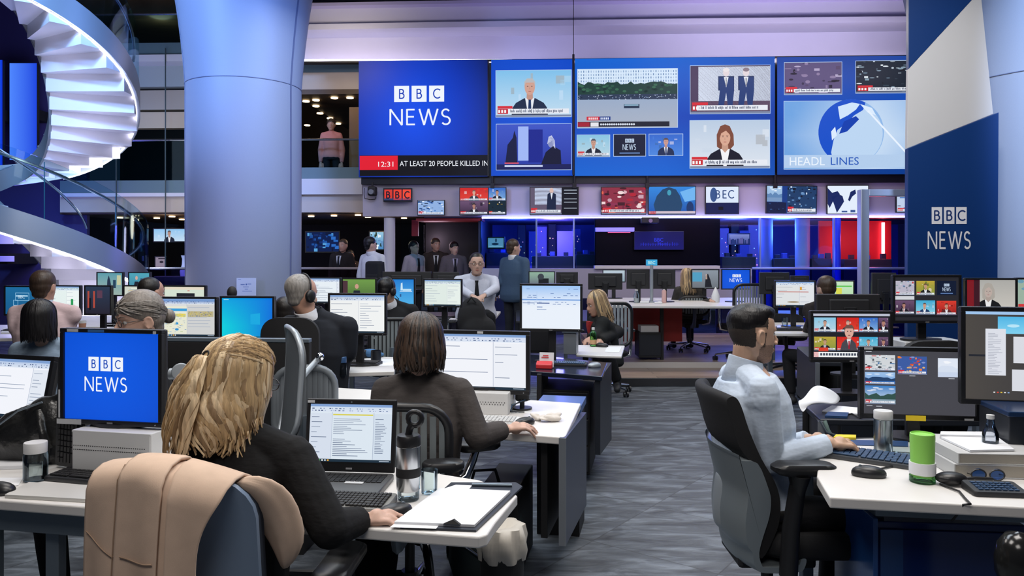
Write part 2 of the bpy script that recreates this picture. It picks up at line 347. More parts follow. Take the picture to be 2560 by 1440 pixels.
# fascia board carrying the small screens, its blue light line and the dark rail above it
wslab('trim_6', 907, 459, 2420, 541, 0, .25, LILAC, .004)
wslab('trim_7', 903, 437, 2420, 461, -.10, .3, mat('rail_dark', (.008, .008, .016), .5))
t = thing('led_strip', 'thin blue-white light line under the board of small screens', 'light', WA, WR)
a, b = WP(1205, 544, -.02), WP(2300, 544, -.02); G().bb(a+V((0, -.015, -.014)), V((b.x, b.y+.015, a.z+.014))).obj('tube', BLUELED, t)
# left facade: two gallery floors seen behind staircase and column
fx0, fx1 = 150, 905
TEAL = mat('painted_teal', (.10, .17, .21), .5); BEI = mat('plaster_beige', (.52, .44, .36), .6, noise=.05, nscale=1.5); BRN = mat('brown_soffit', (.10, .062, .035), .55, noise=.3, nscale=2, stretch=(1, 6, 1))
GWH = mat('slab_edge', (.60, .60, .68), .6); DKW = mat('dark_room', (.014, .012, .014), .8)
L0 = .9
wslab('trim_8', 740, 447, 905, 486, L0-.1, .5, GWH); wslab('trim_9', fx0, 483, 745, 492, L0-.1, .5, GWH); wslab('trim_10', fx0, 491, 740, 531, L0, .4, BEI); wslab('trim_11', 740, 486, 910, 531, L0, .4, mat('plaster_warm', (.50, .44, .42), .6))
wslab('trim_12', 740, 419, 905, 448, L0-.05, .4, TEAL); wslab('trim_13', fx0, 452, 745, 484, L0-.05, .4, TEAL)
wslab('trim_14', 740, 181, 905, 224, L0+.3, .3, BEI); wslab('trim_15', 740, 155, 905, 182, L0+.3, .3, TEAL)
wslab('trim_16', fx0, 139, 745, 156, L0-.1, .4, GWH); wslab('trim_17', fx0, 110, 745, 140, L0-.05, .3, TEAL)
wslab('wall_left', fx0, 155, 745, 219, L0+.25, .2, mat('panel_grey', (.33, .38, .41), .5)); wslab('trim_18', fx0, 228, 745, 276, L0+.3, .2, mat('panel_taupe', (.38, .33, .28), .5)); wslab('trim_19', fx0, 282, 745, 322, L0+.28, .2, mat('panel_sand', (.50, .39, .28), .5))
wslab('trim_20', fx0, 218, 745, 283, L0+.52, .1, BLKM)
wslab('ceiling', fx0, -10, 745, 40, L0+.4, 3.2, BRN); wslab('wall_left', fx0, -60, 745, 140, L0+3.6, .1, BRN)
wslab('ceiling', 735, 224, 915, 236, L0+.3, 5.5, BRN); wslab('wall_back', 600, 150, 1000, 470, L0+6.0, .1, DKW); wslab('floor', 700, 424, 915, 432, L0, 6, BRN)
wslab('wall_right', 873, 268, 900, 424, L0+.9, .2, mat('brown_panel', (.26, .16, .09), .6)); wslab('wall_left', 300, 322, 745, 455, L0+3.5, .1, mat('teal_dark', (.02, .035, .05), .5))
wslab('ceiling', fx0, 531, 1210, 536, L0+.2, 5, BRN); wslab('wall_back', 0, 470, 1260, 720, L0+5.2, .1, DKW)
GLASSN = [0]
def pane(px0, py0, px1, py1, off, m=None, posts=0):
    GLASSN[0] += 1
    a = WP(px0, py0, off); b = WP(px1, py1, off); b.z = WP(px0, py1, off).z; b.y = off+.012
    return struct(wobj(G().bb(a, b), 'window_%d' % GLASSN[0], m or GLS))
def balustrade(label, px0, px1, pt, pb, off, rail=STEEL, m=None):
    t = thing('glass_balustrade', label, 'railing', WA, WR); a = WP(px0, pt, off); b = WP(px1, pb, off); b.z = WP(px0, pb, off).z
    G().bb(a, V((b.x, off+.012, b.z))).obj('glass_panel', m or GLS, t); G().tube([(a.x, off+.006, a.z), (b.x, off+.006, a.z)], .022, 8).obj('handrail', rail, t); return t
balustrade('glass gallery railing below the warm lit floor beside the big screens', 742, 903, 349, 420, L0-.02)
balustrade('long dark glass gallery railing behind the spiral staircase', 160, 742, 352, 452, L0-.02, m=GLSD)
balustrade('top gallery railing at the upper left beside the column', 160, 742, 38, 112, L0-.02, m=GLSD)
for i, x in enumerate((290, 413)): wslab('trim_%d' % (21+i), x-1, 120, x+1, 700, L0-.12, .02, mat('mullion', (.05, .08, .09), .4))
DL = mat('warm_downlight', (1, .72, .40), .5, emit=5)
k = 0
for px, py, off in ((765, 254, 1.6), (790, 268, 2.1), (800, 270, 2.9), (825, 280, 3.5), (845, 291, 4.2), (768, 300, 4.4), (836, 239, 1.3), (875, 239, 1.3), (790, 241, 1.5)):
    p = WP(px, py, off+.0); zc = WP(800, 236, L0+.3).z-.02; q = WP(px, 250, off+.2); q.z = zc
    o = G().cyl((0, 0, 0), (0, 0, .02), .07).obj('ceiling_downlight', DL); o.matrix_world = M.Translation(WA) @ M.Rotation(WR, 4, 'Z') @ M.Translation(q)
    tag(o, 'small warm downlight in the brown ceiling of the gallery behind the column', 'light', 'downlights in the gallery ceiling')
for i, (px, off) in enumerate(((392, 2.2), (430, 1.6), (455, 2.8), (778, 1.6), (835, 1.4), (895, 1.2), (920, 2.0), (1010, 2.4), (300, 2.0), (340, 3))):
    q = WP(px, 540, off); q.z = WP(800, 536, L0+.2).z-.02
    o = G().cyl((0, 0, 0), (0, 0, .02), .06).obj('ceiling_downlight', DL); o.matrix_world = M.Translation(WA) @ M.Rotation(WR, 4, 'Z') @ M.Translation(q)
    tag(o, 'small warm downlight in the low ceiling under the gallery floor', 'light', 'downlights under the gallery')
def wl(p): return M.Translation(WA) @ M.Rotation(WR, 4, 'Z') @ V(p)
q = WP(830, 300, 2.5); point(wl(q+V((0, 0, .7))), 55, (1, .62, .32), .3)
q = WP(400, 60, 1.6); point(wl(q), 14, (1, .66, .40), .3)
q = WP(950, 560, 1.6); point(wl(q), 16, (1, .70, .48), .3); q = WP(420, 575, 1.5); point(wl(q), 6, (1, .7, .5), .3); q = WP(1090, 600, 1.2); point(wl(q), 12, (.85, .62, .8), .3)
area(wl(WP(830, 110, -1.2)), 1.0, 22, (1, .85, .7), (math.radians(70), 0, 0), sy=.5)
# glazed studio rooms under the screens
DKB = mat('studio_dark', (.020, .022, .05), .6); BLW = mat('studio_blue', (.06, .08, .45), .5); BLC = mat('studio_pillar', (.30, .36, .62), .5); RED = mat('studio_red', (.60, .012, .025), .5); VIO = mat('studio_violet', (.26, .20, .52), .5)
wslab('wall_back', 1180, 520, 2460, 700, 3.4, .1, BLW); wslab('ceiling', 1060, 540, 2460, 545, .2, 3.3, mat('studio_ceiling', (.10, .09, .16), .5)); 
wslab('wall_left', 1196, 545, 1202, 690, .25, 3.2, DKB); wslab('wall_back', 1064, 549, 1200, 690, 1.3, .1, BLKM); wslab('wall_back', 1487, 548, 1800, 668, .3, .1, mat('studio_black', (.002, .002, .006), .35, spec=.08))
pane(1200, 548, 1340, 664, .0, GLSD); pane(1342, 548, 1433, 664, 0, GLS); pane(1437, 548, 1489, 664, 0, GLSD); pane(1800, 548, 1900, 664, 0); pane(1903, 548, 2085, 664, 0, GLS); pane(2088, 548, 2270, 664, 0); pane(1002, 548, 1060, 664, .3, GLS)
for i, x in enumerate((1341, 1435, 1901, 2086)): wslab('trim_%d' % (23+i), x-2, 545, x+2, 700, -.02, .06, mat('frame_blue', (.20, .26, .50), .4, .4))
wslab('trim_27', 1040, 546, 1205, 552, .2, .6, mat('red_header', (.55, .03, .03), .5)); wslab('trim_28', 1029, 550, 1045, 590, .5, .1, RED)
wslab('trim_29', 1487, 664, 1800, 672, -.1, .3, mat('ledge_white', (.6, .6, .62), .5)); wslab('wall_front', 1180, 671, 1880, 745, -.05, .2, mat('dado_lilac', (.34, .33, .42), .6))
def wthing(g, name, label, cat, m, off=None, group=None, smooth=0, bevel=0): return tag(wobj(g, name, m, smooth=smooth, bevel=bevel), label, cat, group)
def wbx(px0, py0, px1, py1, off, depth):
    a = WP(px0, py0, off); b = WP(px1, py1, off); b.z = WP(px0, py1, off).z; b.y = off+depth; return G().bb(a, b)
def wpillar(label, px, r, off, m, pt=545, pb=760):
    a = WP(px, pt, off); z0 = 0; o = G().cyl((a.x, off, z0), (a.x, off, a.z), r, n=24).obj('pillar', m, loc=WA, rz=WR, smooth=40); return struct(o, label)
wpillar('thin round lilac pillar under the left end of the board', 974, .10, .12, mat('pillar_paint', (.62, .60, .68), .5))
wpillar('pale blue pillar inside the studio glass', 2006, .13, .7, BLC); wpillar('blue pillar left of the pale one inside the studio', 1914, .13, 1.0, mat('pillar_blue', (.16, .22, .62), .5)); wpillar('slim deep blue pillar before the red studio panels', 2094, .055, .3, mat('pillar_deep', (.04, .06, .75), .4))
for nm, x0, x1, off, lb in (('red', 2048, 2086, 1.0, 'dull red studio panel left of the slim blue pillar'), ('red', 2102, 2150, 1.1, 'dark red studio panel right of the slim blue pillar'), ('red', 2170, 2228, .9, 'bright red studio panel with the pink light tube')):
    tag(wobj(wbx(x0, 552, x1, 660, off, .06), 'studio_panel', RED), lb, 'panel')
NEON = mat('pink_neon', (1, .25, .28), .4, emit=6); NEONO = mat('orange_neon', (1, .16, .05), .4, emit=3)
tag(wobj(wbx(2206, 556, 2212, 658, .84, .04), 'light_tube', NEON), 'tall bright pink light tube on the red studio panel', 'light'); tag(wobj(wbx(2083.5, 566, 2086, 655, .94, .04), 'light_tube', NEONO), 'thin orange light tube along the dull red studio panel', 'light')
tag(wobj(wbx(1393, 578, 1432, 822, 1.6, .05), 'studio_panel', VIO), 'pale violet board standing inside the glass studio', 'panel'); tag(wobj(wbx(1488, 569, 1586, 579, .22, .05), 'shelf_light', mat('violet_line', (.22, .18, .75), .5, emit=1.0)), 'violet light line across the dark studio front', 'light')
tag(wobj(wbx(1520, 580.5, 1576, 582, .22, .03), 'shelf_light', mat('red_line', (.9, .1, .25), .5, emit=1.6)), 'thin red light line under the violet one', 'light')
for i, (x0, y0, x1, y1, off, c, lb) in enumerate(((1215, 632, 1300, 662, 1.2, DKB, 'dark control desk behind the left studio glass'), (1330, 640, 1432, 664, 1.0, DKB, 'dark control desk below the violet board in the studio'), (1440, 636, 1488, 662, .9, DKB, 'narrow dark control desk at the studio corner'), (1805, 642, 1890, 664, .8, DKB, 'dark control desk behind the right studio glass'), (1935, 646, 1990, 664, .8, DKB, 'small dark desk between the studio pillars'), (2030, 646, 2080, 664, .6, DKB, 'dark desk below the dull red panel'), (2110, 648, 2230, 664, .5, DKB, 'dark desk below the bright red panel'))):
    q = wbx(x0, y0, x1, 840, off, .5); tag(wobj(q, 'control_desk', c, bevel=.01), lb, 'desk')
    for j in range(3): # machines on the desk
        px = x0+(x1-x0)*(j+.5)/3; h = R.uniform(7, 14); o = wobj(wbx(px-6, y0-h, px+6, y0-.2, off+.15, .08), 'desk_console', [DKB, BLW][j % 2], bevel=.006); tag(o, 'small console standing on the '+lb, 'console', 'consoles on the studio desks')
def wscreen(label, px0, py0, px1, py1, off, fn, thick=.05, name='wall_screen', cat='screen', eps=.0006, group=None, bz=3, brk=0, tilt=0):
    a = WP(px0, py0, off); b = WP(px1, py1, off); w_, h_ = b.x-a.x, a.z-WP(px0, py1, off).z; t = thing(name, label, cat, wl((a.x+w_/2, off, a.z-h_/2)), WR, group)
    if tilt: t.rotation_euler[1] = tilt
    G().bb((-w_/2, .0, -h_/2), (w_/2, thick, h_/2)).obj('casing', BLK, t, bevel=.006)
    kx = w_/(px1-px0); c = Canvas(px0+bz, py0+bz, px1-bz, py1-bz, w_-2*bz*kx, h_-2*bz*kx, eps); fn(c); c.obj('display', t, (0, -.004, 0))
    if brk: G().box((0, thick+brk/2, 0), (w_*.25, brk, h_*.3)).obj('wall_bracket', BLKM, t)
    return t
wscreen('dim blue screen on the dark back wall left of the standing man', 762, 577, 850, 632, 3.4, lambda c: [c.rect(762, 577, 850, 640, '0a1d4c'), c.up(), [c.rect(x, y, x+R.uniform(3, 12), y+R.uniform(2, 9), R.choice(['1d4f9c', '2c6ac0', '13306e', '0b1430', '58a0d8'])) for x, y in [(R.uniform(764, 838), R.uniform(580, 622)) for _ in range(40)]]])
wscreen('small bright screen under the gallery behind the thin pillar', 922, 577, 962, 626, 2.0, lambda c: [c.rect(922, 577, 962, 626, '8fc4e0', '3f7fb8'), c.up(), [c.rect(x, y, x+R.uniform(2, 7), y+R.uniform(3, 12), R.choice(['16301f', 'e4f0f4', '5d8dbd', '202838', 'b9d6e8'])) for x, y in [(R.uniform(923, 953), R.uniform(580, 615)) for _ in range(26)]]])
wscreen('small pale screen behind the studio glass beside the standing man', 1217, 592, 1262, 622, .5, lambda c: [c.rect(1217, 592, 1262, 622, 'a9c3e2'), c.up(), c.ell(1238, 610, 9, 3, '30425e'), c.ell(1240, 601, 2.5, 5, '4c5e78'), c.rect(1222, 615, 1256, 617, 'e8f0ff')])
wscreen('dim blue screen inside the right studio with a small scene', 1820, 583, 1876, 612, 1.4, lambda c: [c.rect(1820, 583, 1876, 612, '9a92c8', '40457e'), c.up(), [c.rect(x, 604-R.uniform(2, 10), x+R.uniform(2, 6), 612, R.choice(['252c52', '6d5b8e', '141c3c'])) for x in range(1822, 1874, 4)]])
def blurtext(c):
    c.rect(1585, 578, 1710, 625, '080a50', '0a0c66'); c.up(); c.text('BBC', 1636, 604, 9, '2a3af0'); c.text('News', 1646, 613, 7, '2430d0')
    for i in range(16): x = 1602+i*6; c.rect(x, 607-R.uniform(-2, 3), x+1, 615, '2733d8'); c.rect(x, 610, x+5, 611, '1f2bc0')
wscreen('wide dark blue display with faint lettering on the black studio front', 1585, 578, 1710, 625, .2, blurtext, bz=1)
GL = [mat('glint_blue', (.25, .4, 1), .5, emit=2.5), mat('glint_warm', (1, .6, .3), .5, emit=2), mat('glint_pink', (1, .3, .5), .5, emit=1.8)]
for i, (px, off, hh) in enumerate(((1304, 2.5, 562), (1334, 2.6, 578), (1357, 2.5, 566), (1380, 2.65, 560), (1442, 2.2, 572), (1812, 2.5, 570), (1838, 2.7, 560), (1862, 2.55, 576), (1886, 2.6, 562))):
    q = WP(px, hh, off); t = thing('equipment_rack', ['tall equipment rack in the blue lit studio left of the black front', 'tall equipment rack in the blue lit studio right of the black front'][i > 4], 'rack', wl((q.x, off, 0)), WR, ['equipment racks in the left studio', 'equipment racks in the right studio'][i > 4])
    G().bb((-.085-.02*(i % 3), 0, 0), (.085, .3, q.z)).obj('case', [DKB, BLW, VIO][i % 3], t, bevel=.01)
    for j in range(5): s_ = R.uniform(.006, .013); G().sph((R.uniform(-.06, .06), -.004, R.uniform(1.3, q.z-.08)), s_, 8).obj('indicator_lamp', GL[(i+j) % 3], t)
for px, pw, c in ((1290, 60, (.10, .14, 1)), (1385, 80, (.22, .16, 1)), (1650, 5, (.1, .14, 1)), (1840, 50, (.12, .18, 1)), (1960, 70, (.10, .22, 1))): point(wl(WP(px, 580, 1.0 if px != 1650 else .1)), pw, c, .25)
point(wl(WP(2190, 600, .35)), 14, (1, .10, .10), .1); point(wl(WP(2120, 600, .45)), 6, (1, .08, .10), .1); point(wl(WP(2130, 640, -.6)), 10, (.10, .2, 1), .2)
area(wl(WP(1600, 610, -.5)), 5, 22, (.35, .38, 1), (math.radians(-155), 0, 0), sy=.2); area(wl(WP(1900, 530, -1.6)), 4.5, 16, (.75, .42, .85), (math.radians(100), 0, 0), sy=.2)
balustrade('blue lit glass railing in front of the red studio panels', 1880, 2275, 671, 838, -.4, mat('rail_blue', (.3, .4, .8), .3, .6), glassmat('blue_glass', (.22, .34, .95), .14))
balustrade('low glass railing before the people under the gallery', 752, 895, 671, 846, .2, mat('rail_brown', (.30, .24, .22), .4), glassmat('smoke_glass', (.55, .42, .46), .12))
balustrade('low violet lit glass railing between staircase and column', 375, 480, 671, 864, -1.0, STEEL, glassmat('violet_glass', (.52, .45, .85), .14))
# floor-to-board light goal post frame on the right
t = thing('truss_frame', 'tall silver goal-post frame in front of the red studio panels', 'frame'); a = P(2158, 474, 9.5); b = P(2300, 482, 9.5); FR = mat('frame_aluminium', (.42, .47, .58), .35, .6)
G().box((a.x, 9.5, a.z/2), (.105, .12, a.z)).obj('post', FR, t, bevel=.01); G().bb((a.x+.05, 9.45, a.z-.085), (b.x, 9.55, a.z)).obj('crossbeam', FR, t, bevel=.01)
# ---------------------------------------------------------------- big columns
PAN = mat('column_panel', (.25, .285, .36), .55, .0, noise=.015, nscale=90)
def column(label, px, d, r0, z_j, r_top, n=64, seams=()):
    x = P(px, 640, d).x; prof = [(r0*.985, 0), (r0, 2.2), (r0, z_j)]
    for i in range(1, 11):
        t_ = i/10; prof.append((r0+(r_top-r0)*(.35*t_+.65*t_*t_), z_j+t_*3.0))
    o = bpy.data.objects.new('column', None); COL.objects.link(o); o.location = (x, d, 0); struct(o, label)
    g = G().lathe(prof, n); g.obj('column_shell', PAN, o, smooth=25); q = lambda r, z, a: (math.sin(a)*r, -math.cos(a)*r, z)
    SE = mat('seam', (.10, .12, .20), .5)
    G().tube([(math.sin(2*PI*i/64)*(r0+.001), -math.cos(2*PI*i/64)*(r0+.001), z_j) for i in range(64)], .006, 6, closed=True).obj('joint', SE, o)
    for a, w_ in seams: G().tube([q(r+.0015, z, a) for r, z in prof], w_, 6).obj('joint', SE, o)
    return o
column('broad blue-grey panelled column flaring out at the top', 611, 10.5, .762, 3.81, 1.30, seams=((-1.02, .005), (1.22, .014)))
column('huge pale blue column behind the news banner', 2700, 8.6, 1.62, 3.36, 2.2, seams=())
# notice taped on the column
t = thing('paper_notice', 'white printed notice fixed to the foot of the broad column', 'notice', P(616, 717, 9.72)); w_, h_ = .25, .225
c = Canvas(592, 697, 640, 738, w_, h_); c.rect(592, 697, 640, 738, 'c3d3ee'); c.up(); c.ell(616, 712, 2, 2, '4a6bb0'); c.rect(602, 711, 612, 713.5, '6b85bd'); c.rect(619, 710, 628, 712, '7d97cc'); c.rect(608, 717, 622, 718.5, '6b85bd'); c.rect(606, 727, 630, 728.5, '7d97cc'); c.rect(596, 700, 603, 701.5, '7d97cc'); c.rect(612, 722, 620, 724, '7d97cc')
c.obj('print', t, (0, -.003, 0), PRINT); G().bb((-w_/2, -.002, -h_/2), (w_/2, 0, h_/2)).obj('sheet', PAPER, t)
# ---------------------------------------------------------------- banner with slanted blocks
DB = 7.4
t = thing('banner_board', 'tall navy and white banner board with a news logo before the right column', 'banner', (P(2380, 640, DB).x, DB, 0), -.03)
kB = DB/FP
def BQ(px, py): return ((px-2380)*kB, EYE-(py-HY)*kB)
def slab(poly, y0, y1, nm, m): 
    pts = [BQ(*p) for p in poly]; g = G().rings([[(x, y0, z) for x, z in pts], [(x, y1, z) for x, z in pts]]); return g.obj(nm, m, t, bevel=.003)
NAVY = mat('banner_navy', (.002, .032, .15), .45); SAND = mat('banner_white', (.60, .57, .56), .5)
slab([(2273, -260), (2425+110, -260), (2440, -12), (2273, 172)], .0, .05, 'upper_panel', NAVY)
slab([(2273, 172), (2440, -12), (2452, -12), (2482, 285), (2270, 370)], .004, .05, 'middle_panel', SAND)
slab([(2270, 371), (2493, 282), (2488, 640+FP*EYE/DB-2), (2268, 640+FP*EYE/DB-2)], -.012, .05, 'lower_panel', NAVY)
c = Canvas(2270, 500, 2490, 640, 220*kB, 140*kB); c.logo(2328, 518, 2414, 560, 579, 622, 2318, 2424, 'e6e2e4', '0b2f6a', .14, .115)
c.obj('lettering', t, (BQ(2380, 570)[0], -.0145, BQ(2380, 570)[1]), PRINT)
# ---------------------------------------------------------------- spiral staircase
def interp(tb, x):
    for (a, p), (b, q) in zip(tb, tb[1:]):
        if x <= b: 
            u = (x-a)/(b-a); return p+(q-p)*u
    return tb[-1][1]
ZT = [(-110, 6.5), (-60, 6.0), (0, 5.36), (45, 4.92), (90, 4.32), (135, 3.56), (180, 3.02), (225, 2.78), (270, 2.62), (315, 2.46), (360, 2.24), (405, 1.80), (450, 1.28), (495, .82), (540, .38), (575, .08)]
def sz(th): return sum(interp(ZT, th+k) for k in (-16, -8, 0, 8, 16))/5
def so(th): return 1.50+.14*max(0, min(1, (th-90)/360))
def si(th): return .36+.18*max(0, min(1, (th-90)/360))
SX, SY = P(52, 640, 11).x, 11.0
st = thing('spiral_staircase', 'white spiral staircase with steel bands and glass sides at the far left', 'staircase', (SX, SY, 0))
def sp(r, th, z): a = math.radians(th); return V((r*math.sin(a), -r*math.cos(a), z))
STEELB = mat('stair_band', (.40, .44, .50), .34, .55); STEELD = mat('stair_band_inner', (.22, .23, .24), .45, .4); TRD = mat('stair_white', (.78, .77, .80), .45)
def ribbon(rf, z0, z1, thick, t0=-110, t1=572, n=110):
    rs = []
    for i in range(n+1):
        th = t0+(t1-t0)*i/n; r = rf(th); z = sz(th); rs.append([sp(r, th, max(.0, z+z0)), sp(r+thick, th, max(.0, z+z0)), sp(r+thick, th, max(.02, z+z1)), sp(r, th, max(.02, z+z1))])
    return G().rings(rs)
ribbon(so, -.19, .15, .045).obj('outer_band', STEELB, st, smooth=30); ribbon(lambda a: si(a)-.03, -.24, .06, .04).obj('inner_band', STEELD, st, smooth=30)
th = -105.0
while th < 560:
    z = sz(th+7); zt = max(.05, z+.03); zb = max(.0, min(z-.13, sz(th+24)-.03)); r0, r1 = si(th), so(th)-.005; q = []
    for a in (th, th+5, th+10, th+15.6): q.append([sp(r0, a, zb), sp(r1, a, zb), sp(r1, a, zt), sp(r0, a, zt)])
    G().rings(q).obj('tread', TRD, st); th += 15
def rail_pts(rf, h, t0, t1, n=70): return [sp(rf(t0+(t1-t0)*i/n), t0+(t1-t0)*i/n, sz(t0+(t1-t0)*i/n)+h) for i in range(n+1)]
G().rings([[p, p+V((0, 0, .78)), p*1.0+V((0, 0, .78))+V((p.x, p.y, 0)).normalized()*.012, p+V((p.x, p.y, 0)).normalized()*.012] for p in rail_pts(lambda a: so(a)+.015, .14, 285, 500)]).obj('glass_side', GLS, st, smooth=30)
G().rings([[p, p+V((0, 0, .78)), p*1.0+V((0, 0, .78))+V((p.x, p.y, 0)).normalized()*.012, p+V((p.x, p.y, 0)).normalized()*.012] for p in rail_pts(lambda a: so(a)+.015, .14, -60, 120)]).obj('glass_side', GLS, st, smooth=30)
G().tube(rail_pts(lambda a: so(a)-.04, .80, 280, 505), .022, 8).obj('handrail', STEEL, st, smooth=40); G().tube(rail_pts(lambda a: so(a)-.04, .80, -60, 125), .022, 8).obj('handrail', STEEL, st, smooth=40)
G().tube(rail_pts(lambda a: si(a)+.3, .84, 300, 470), .018, 8).obj('inner_handrail', STEEL, st, smooth=40)
for a in (330, 368, 402, 436): p = sp(so(a)-.01, a, sz(a)+.15); G().cyl(p, p+V((0, 0, .74)), .006).obj('glass_joint', mat('joint_teal', (.05, .2, .25), .3), st)
LED = mat('stair_led', (.84, .82, 1), .5, emit=9)
G().tube(rail_pts(lambda a: so(a)-.012, -.205, 0, 190, 60), .011, 6).obj('led_line', LED, st); G().tube(rail_pts(lambda a: so(a)-.0, -.205, 335, 520, 60), .013, 6).obj('led_line', LED, st)
for a in (40, 95, 150): p = sp(.95, a, sz(a)-1.15); point((SX+p.x, SY+p.y, p.z), 10, (.70, .68, 1), .15)  # unseen lamps added below the upper treads to brighten them
for a in (395, 440, 478): p = sp(1.15, a, max(.5, sz(a)-.75)); point((SX+p.x, SY+p.y, p.z), 11, (.78, .75, 1), .15)  # more unseen lamps added below the lower flight
# lit wall panels far behind the stair
def lpanel(label, px0, py0, px1, py1, d, c0, c1):
    a, b = P(px0, py0, d), P(px1, py1, d); t = thing('lightbox', label, 'light panel', ((a.x+b.x)/2, d, (a.z+b.z)/2)); w_, h_ = b.x-a.x, a.z-b.z
    G().bb((-w_/2, .01, -h_/2), (w_/2, .08, h_/2)).obj('casing', BLKM, t); G().bb((-.1, .08, -.1), (.1, 15.2-d, .1)).obj('wall_bracket', BLKM, t); c = Canvas(0, 0, 1, 1, w_, h_); c.rect(0, 0, 1, 1, '203fd0'); c.c = [[C(c0), C(c1), C(c1), C(c0)]]; c.obj('display', t); return t
lpanel('large blue glowing wall panel behind the upper stair flight', 24, 158, 92, 400, 14.5, '4f86ff', '1d46e0'); lpanel('narrow blue glowing wall panel at the far left edge', -30, 150, 6, 420, 14.4, '2f8dff', '0a2fd8'); lpanel('violet glowing wall panel under the lower stair band', -40, 530, 36, 610, 14.3, '1230d8', 'b9b4ff'); lpanel('low violet light band at floor level behind the stair', -40, 640, 36, 654, 14.2, '2a33c8', '9a94ff')
struct(G().bb((-12, 15.2, 0), (-8.5, 15.3, 8)).obj('wall_left', mat('wall_indigo', (.045, .035, .16), .6)))
struct(G().bb((-12, -1.5, 0), (-11.9, 15.2, 8)).obj('wall_left', mat('wall_dim', (.05, .05, .07), .7))); struct(G().bb((8.4, -1.5, 0), (8.5, 21, 8)).obj('wall_right', MATS['wall_dim']))
struct(G().bb((-12, -1.5, 7.0), (12, 21, 7.1)).obj('ceiling', mat('hall_ceiling', (.06, .06, .07), .8)))
point((-8.6, 13.4, 2.2), 40, (.25, .2, 1), .3); point((-8.0, 13.2, 4.4), 30, (.2, .35, 1), .3)
# ================================================================ PICTURES ON SCREENS
def lowthird(c, x0, y0, x1, y1, red=.16, words=True):
    h = y1-y0; w_ = x1-x0; c.up(); c.rect(x0+w_*.02, y0+h*.83, x0+w_*.97, y0+h*.935, 'e6eaf2'); c.rect(x0, y0+h*.96, x1, y1, '7c88a4'); c.up(); c.rect(x0+w_*.02, y0+h*.83, x0+w_*red, y0+h*.935, 'c4141c'); c.rect(x0+w_*.02, y0+h*.765, x0+w_*.22, y0+h*.825, 'd42a30'); c.up()
    if words:
        x = x0+w_*(red+.03)
        while x < x0+w_*.84:
            for q_ in range(R.randint(2, 7)): l = w_*R.uniform(.005, .010); tp = R.choice([.855, .865, .865, .84]); c.rect(x, y0+h*tp, x+l, y0+h*(.905 if R.random() < .9 else .92), R.choice(['4a546c', '3a445c', '6a748c'])); x += l+w_*.0035
            x += w_*.014
        for i in range(3): c.rect(x0+w_*(.03+.04*i), y0+h*.85, x0+w_*(.055+.04*i), y0+h*.915, 'f4f4f4')
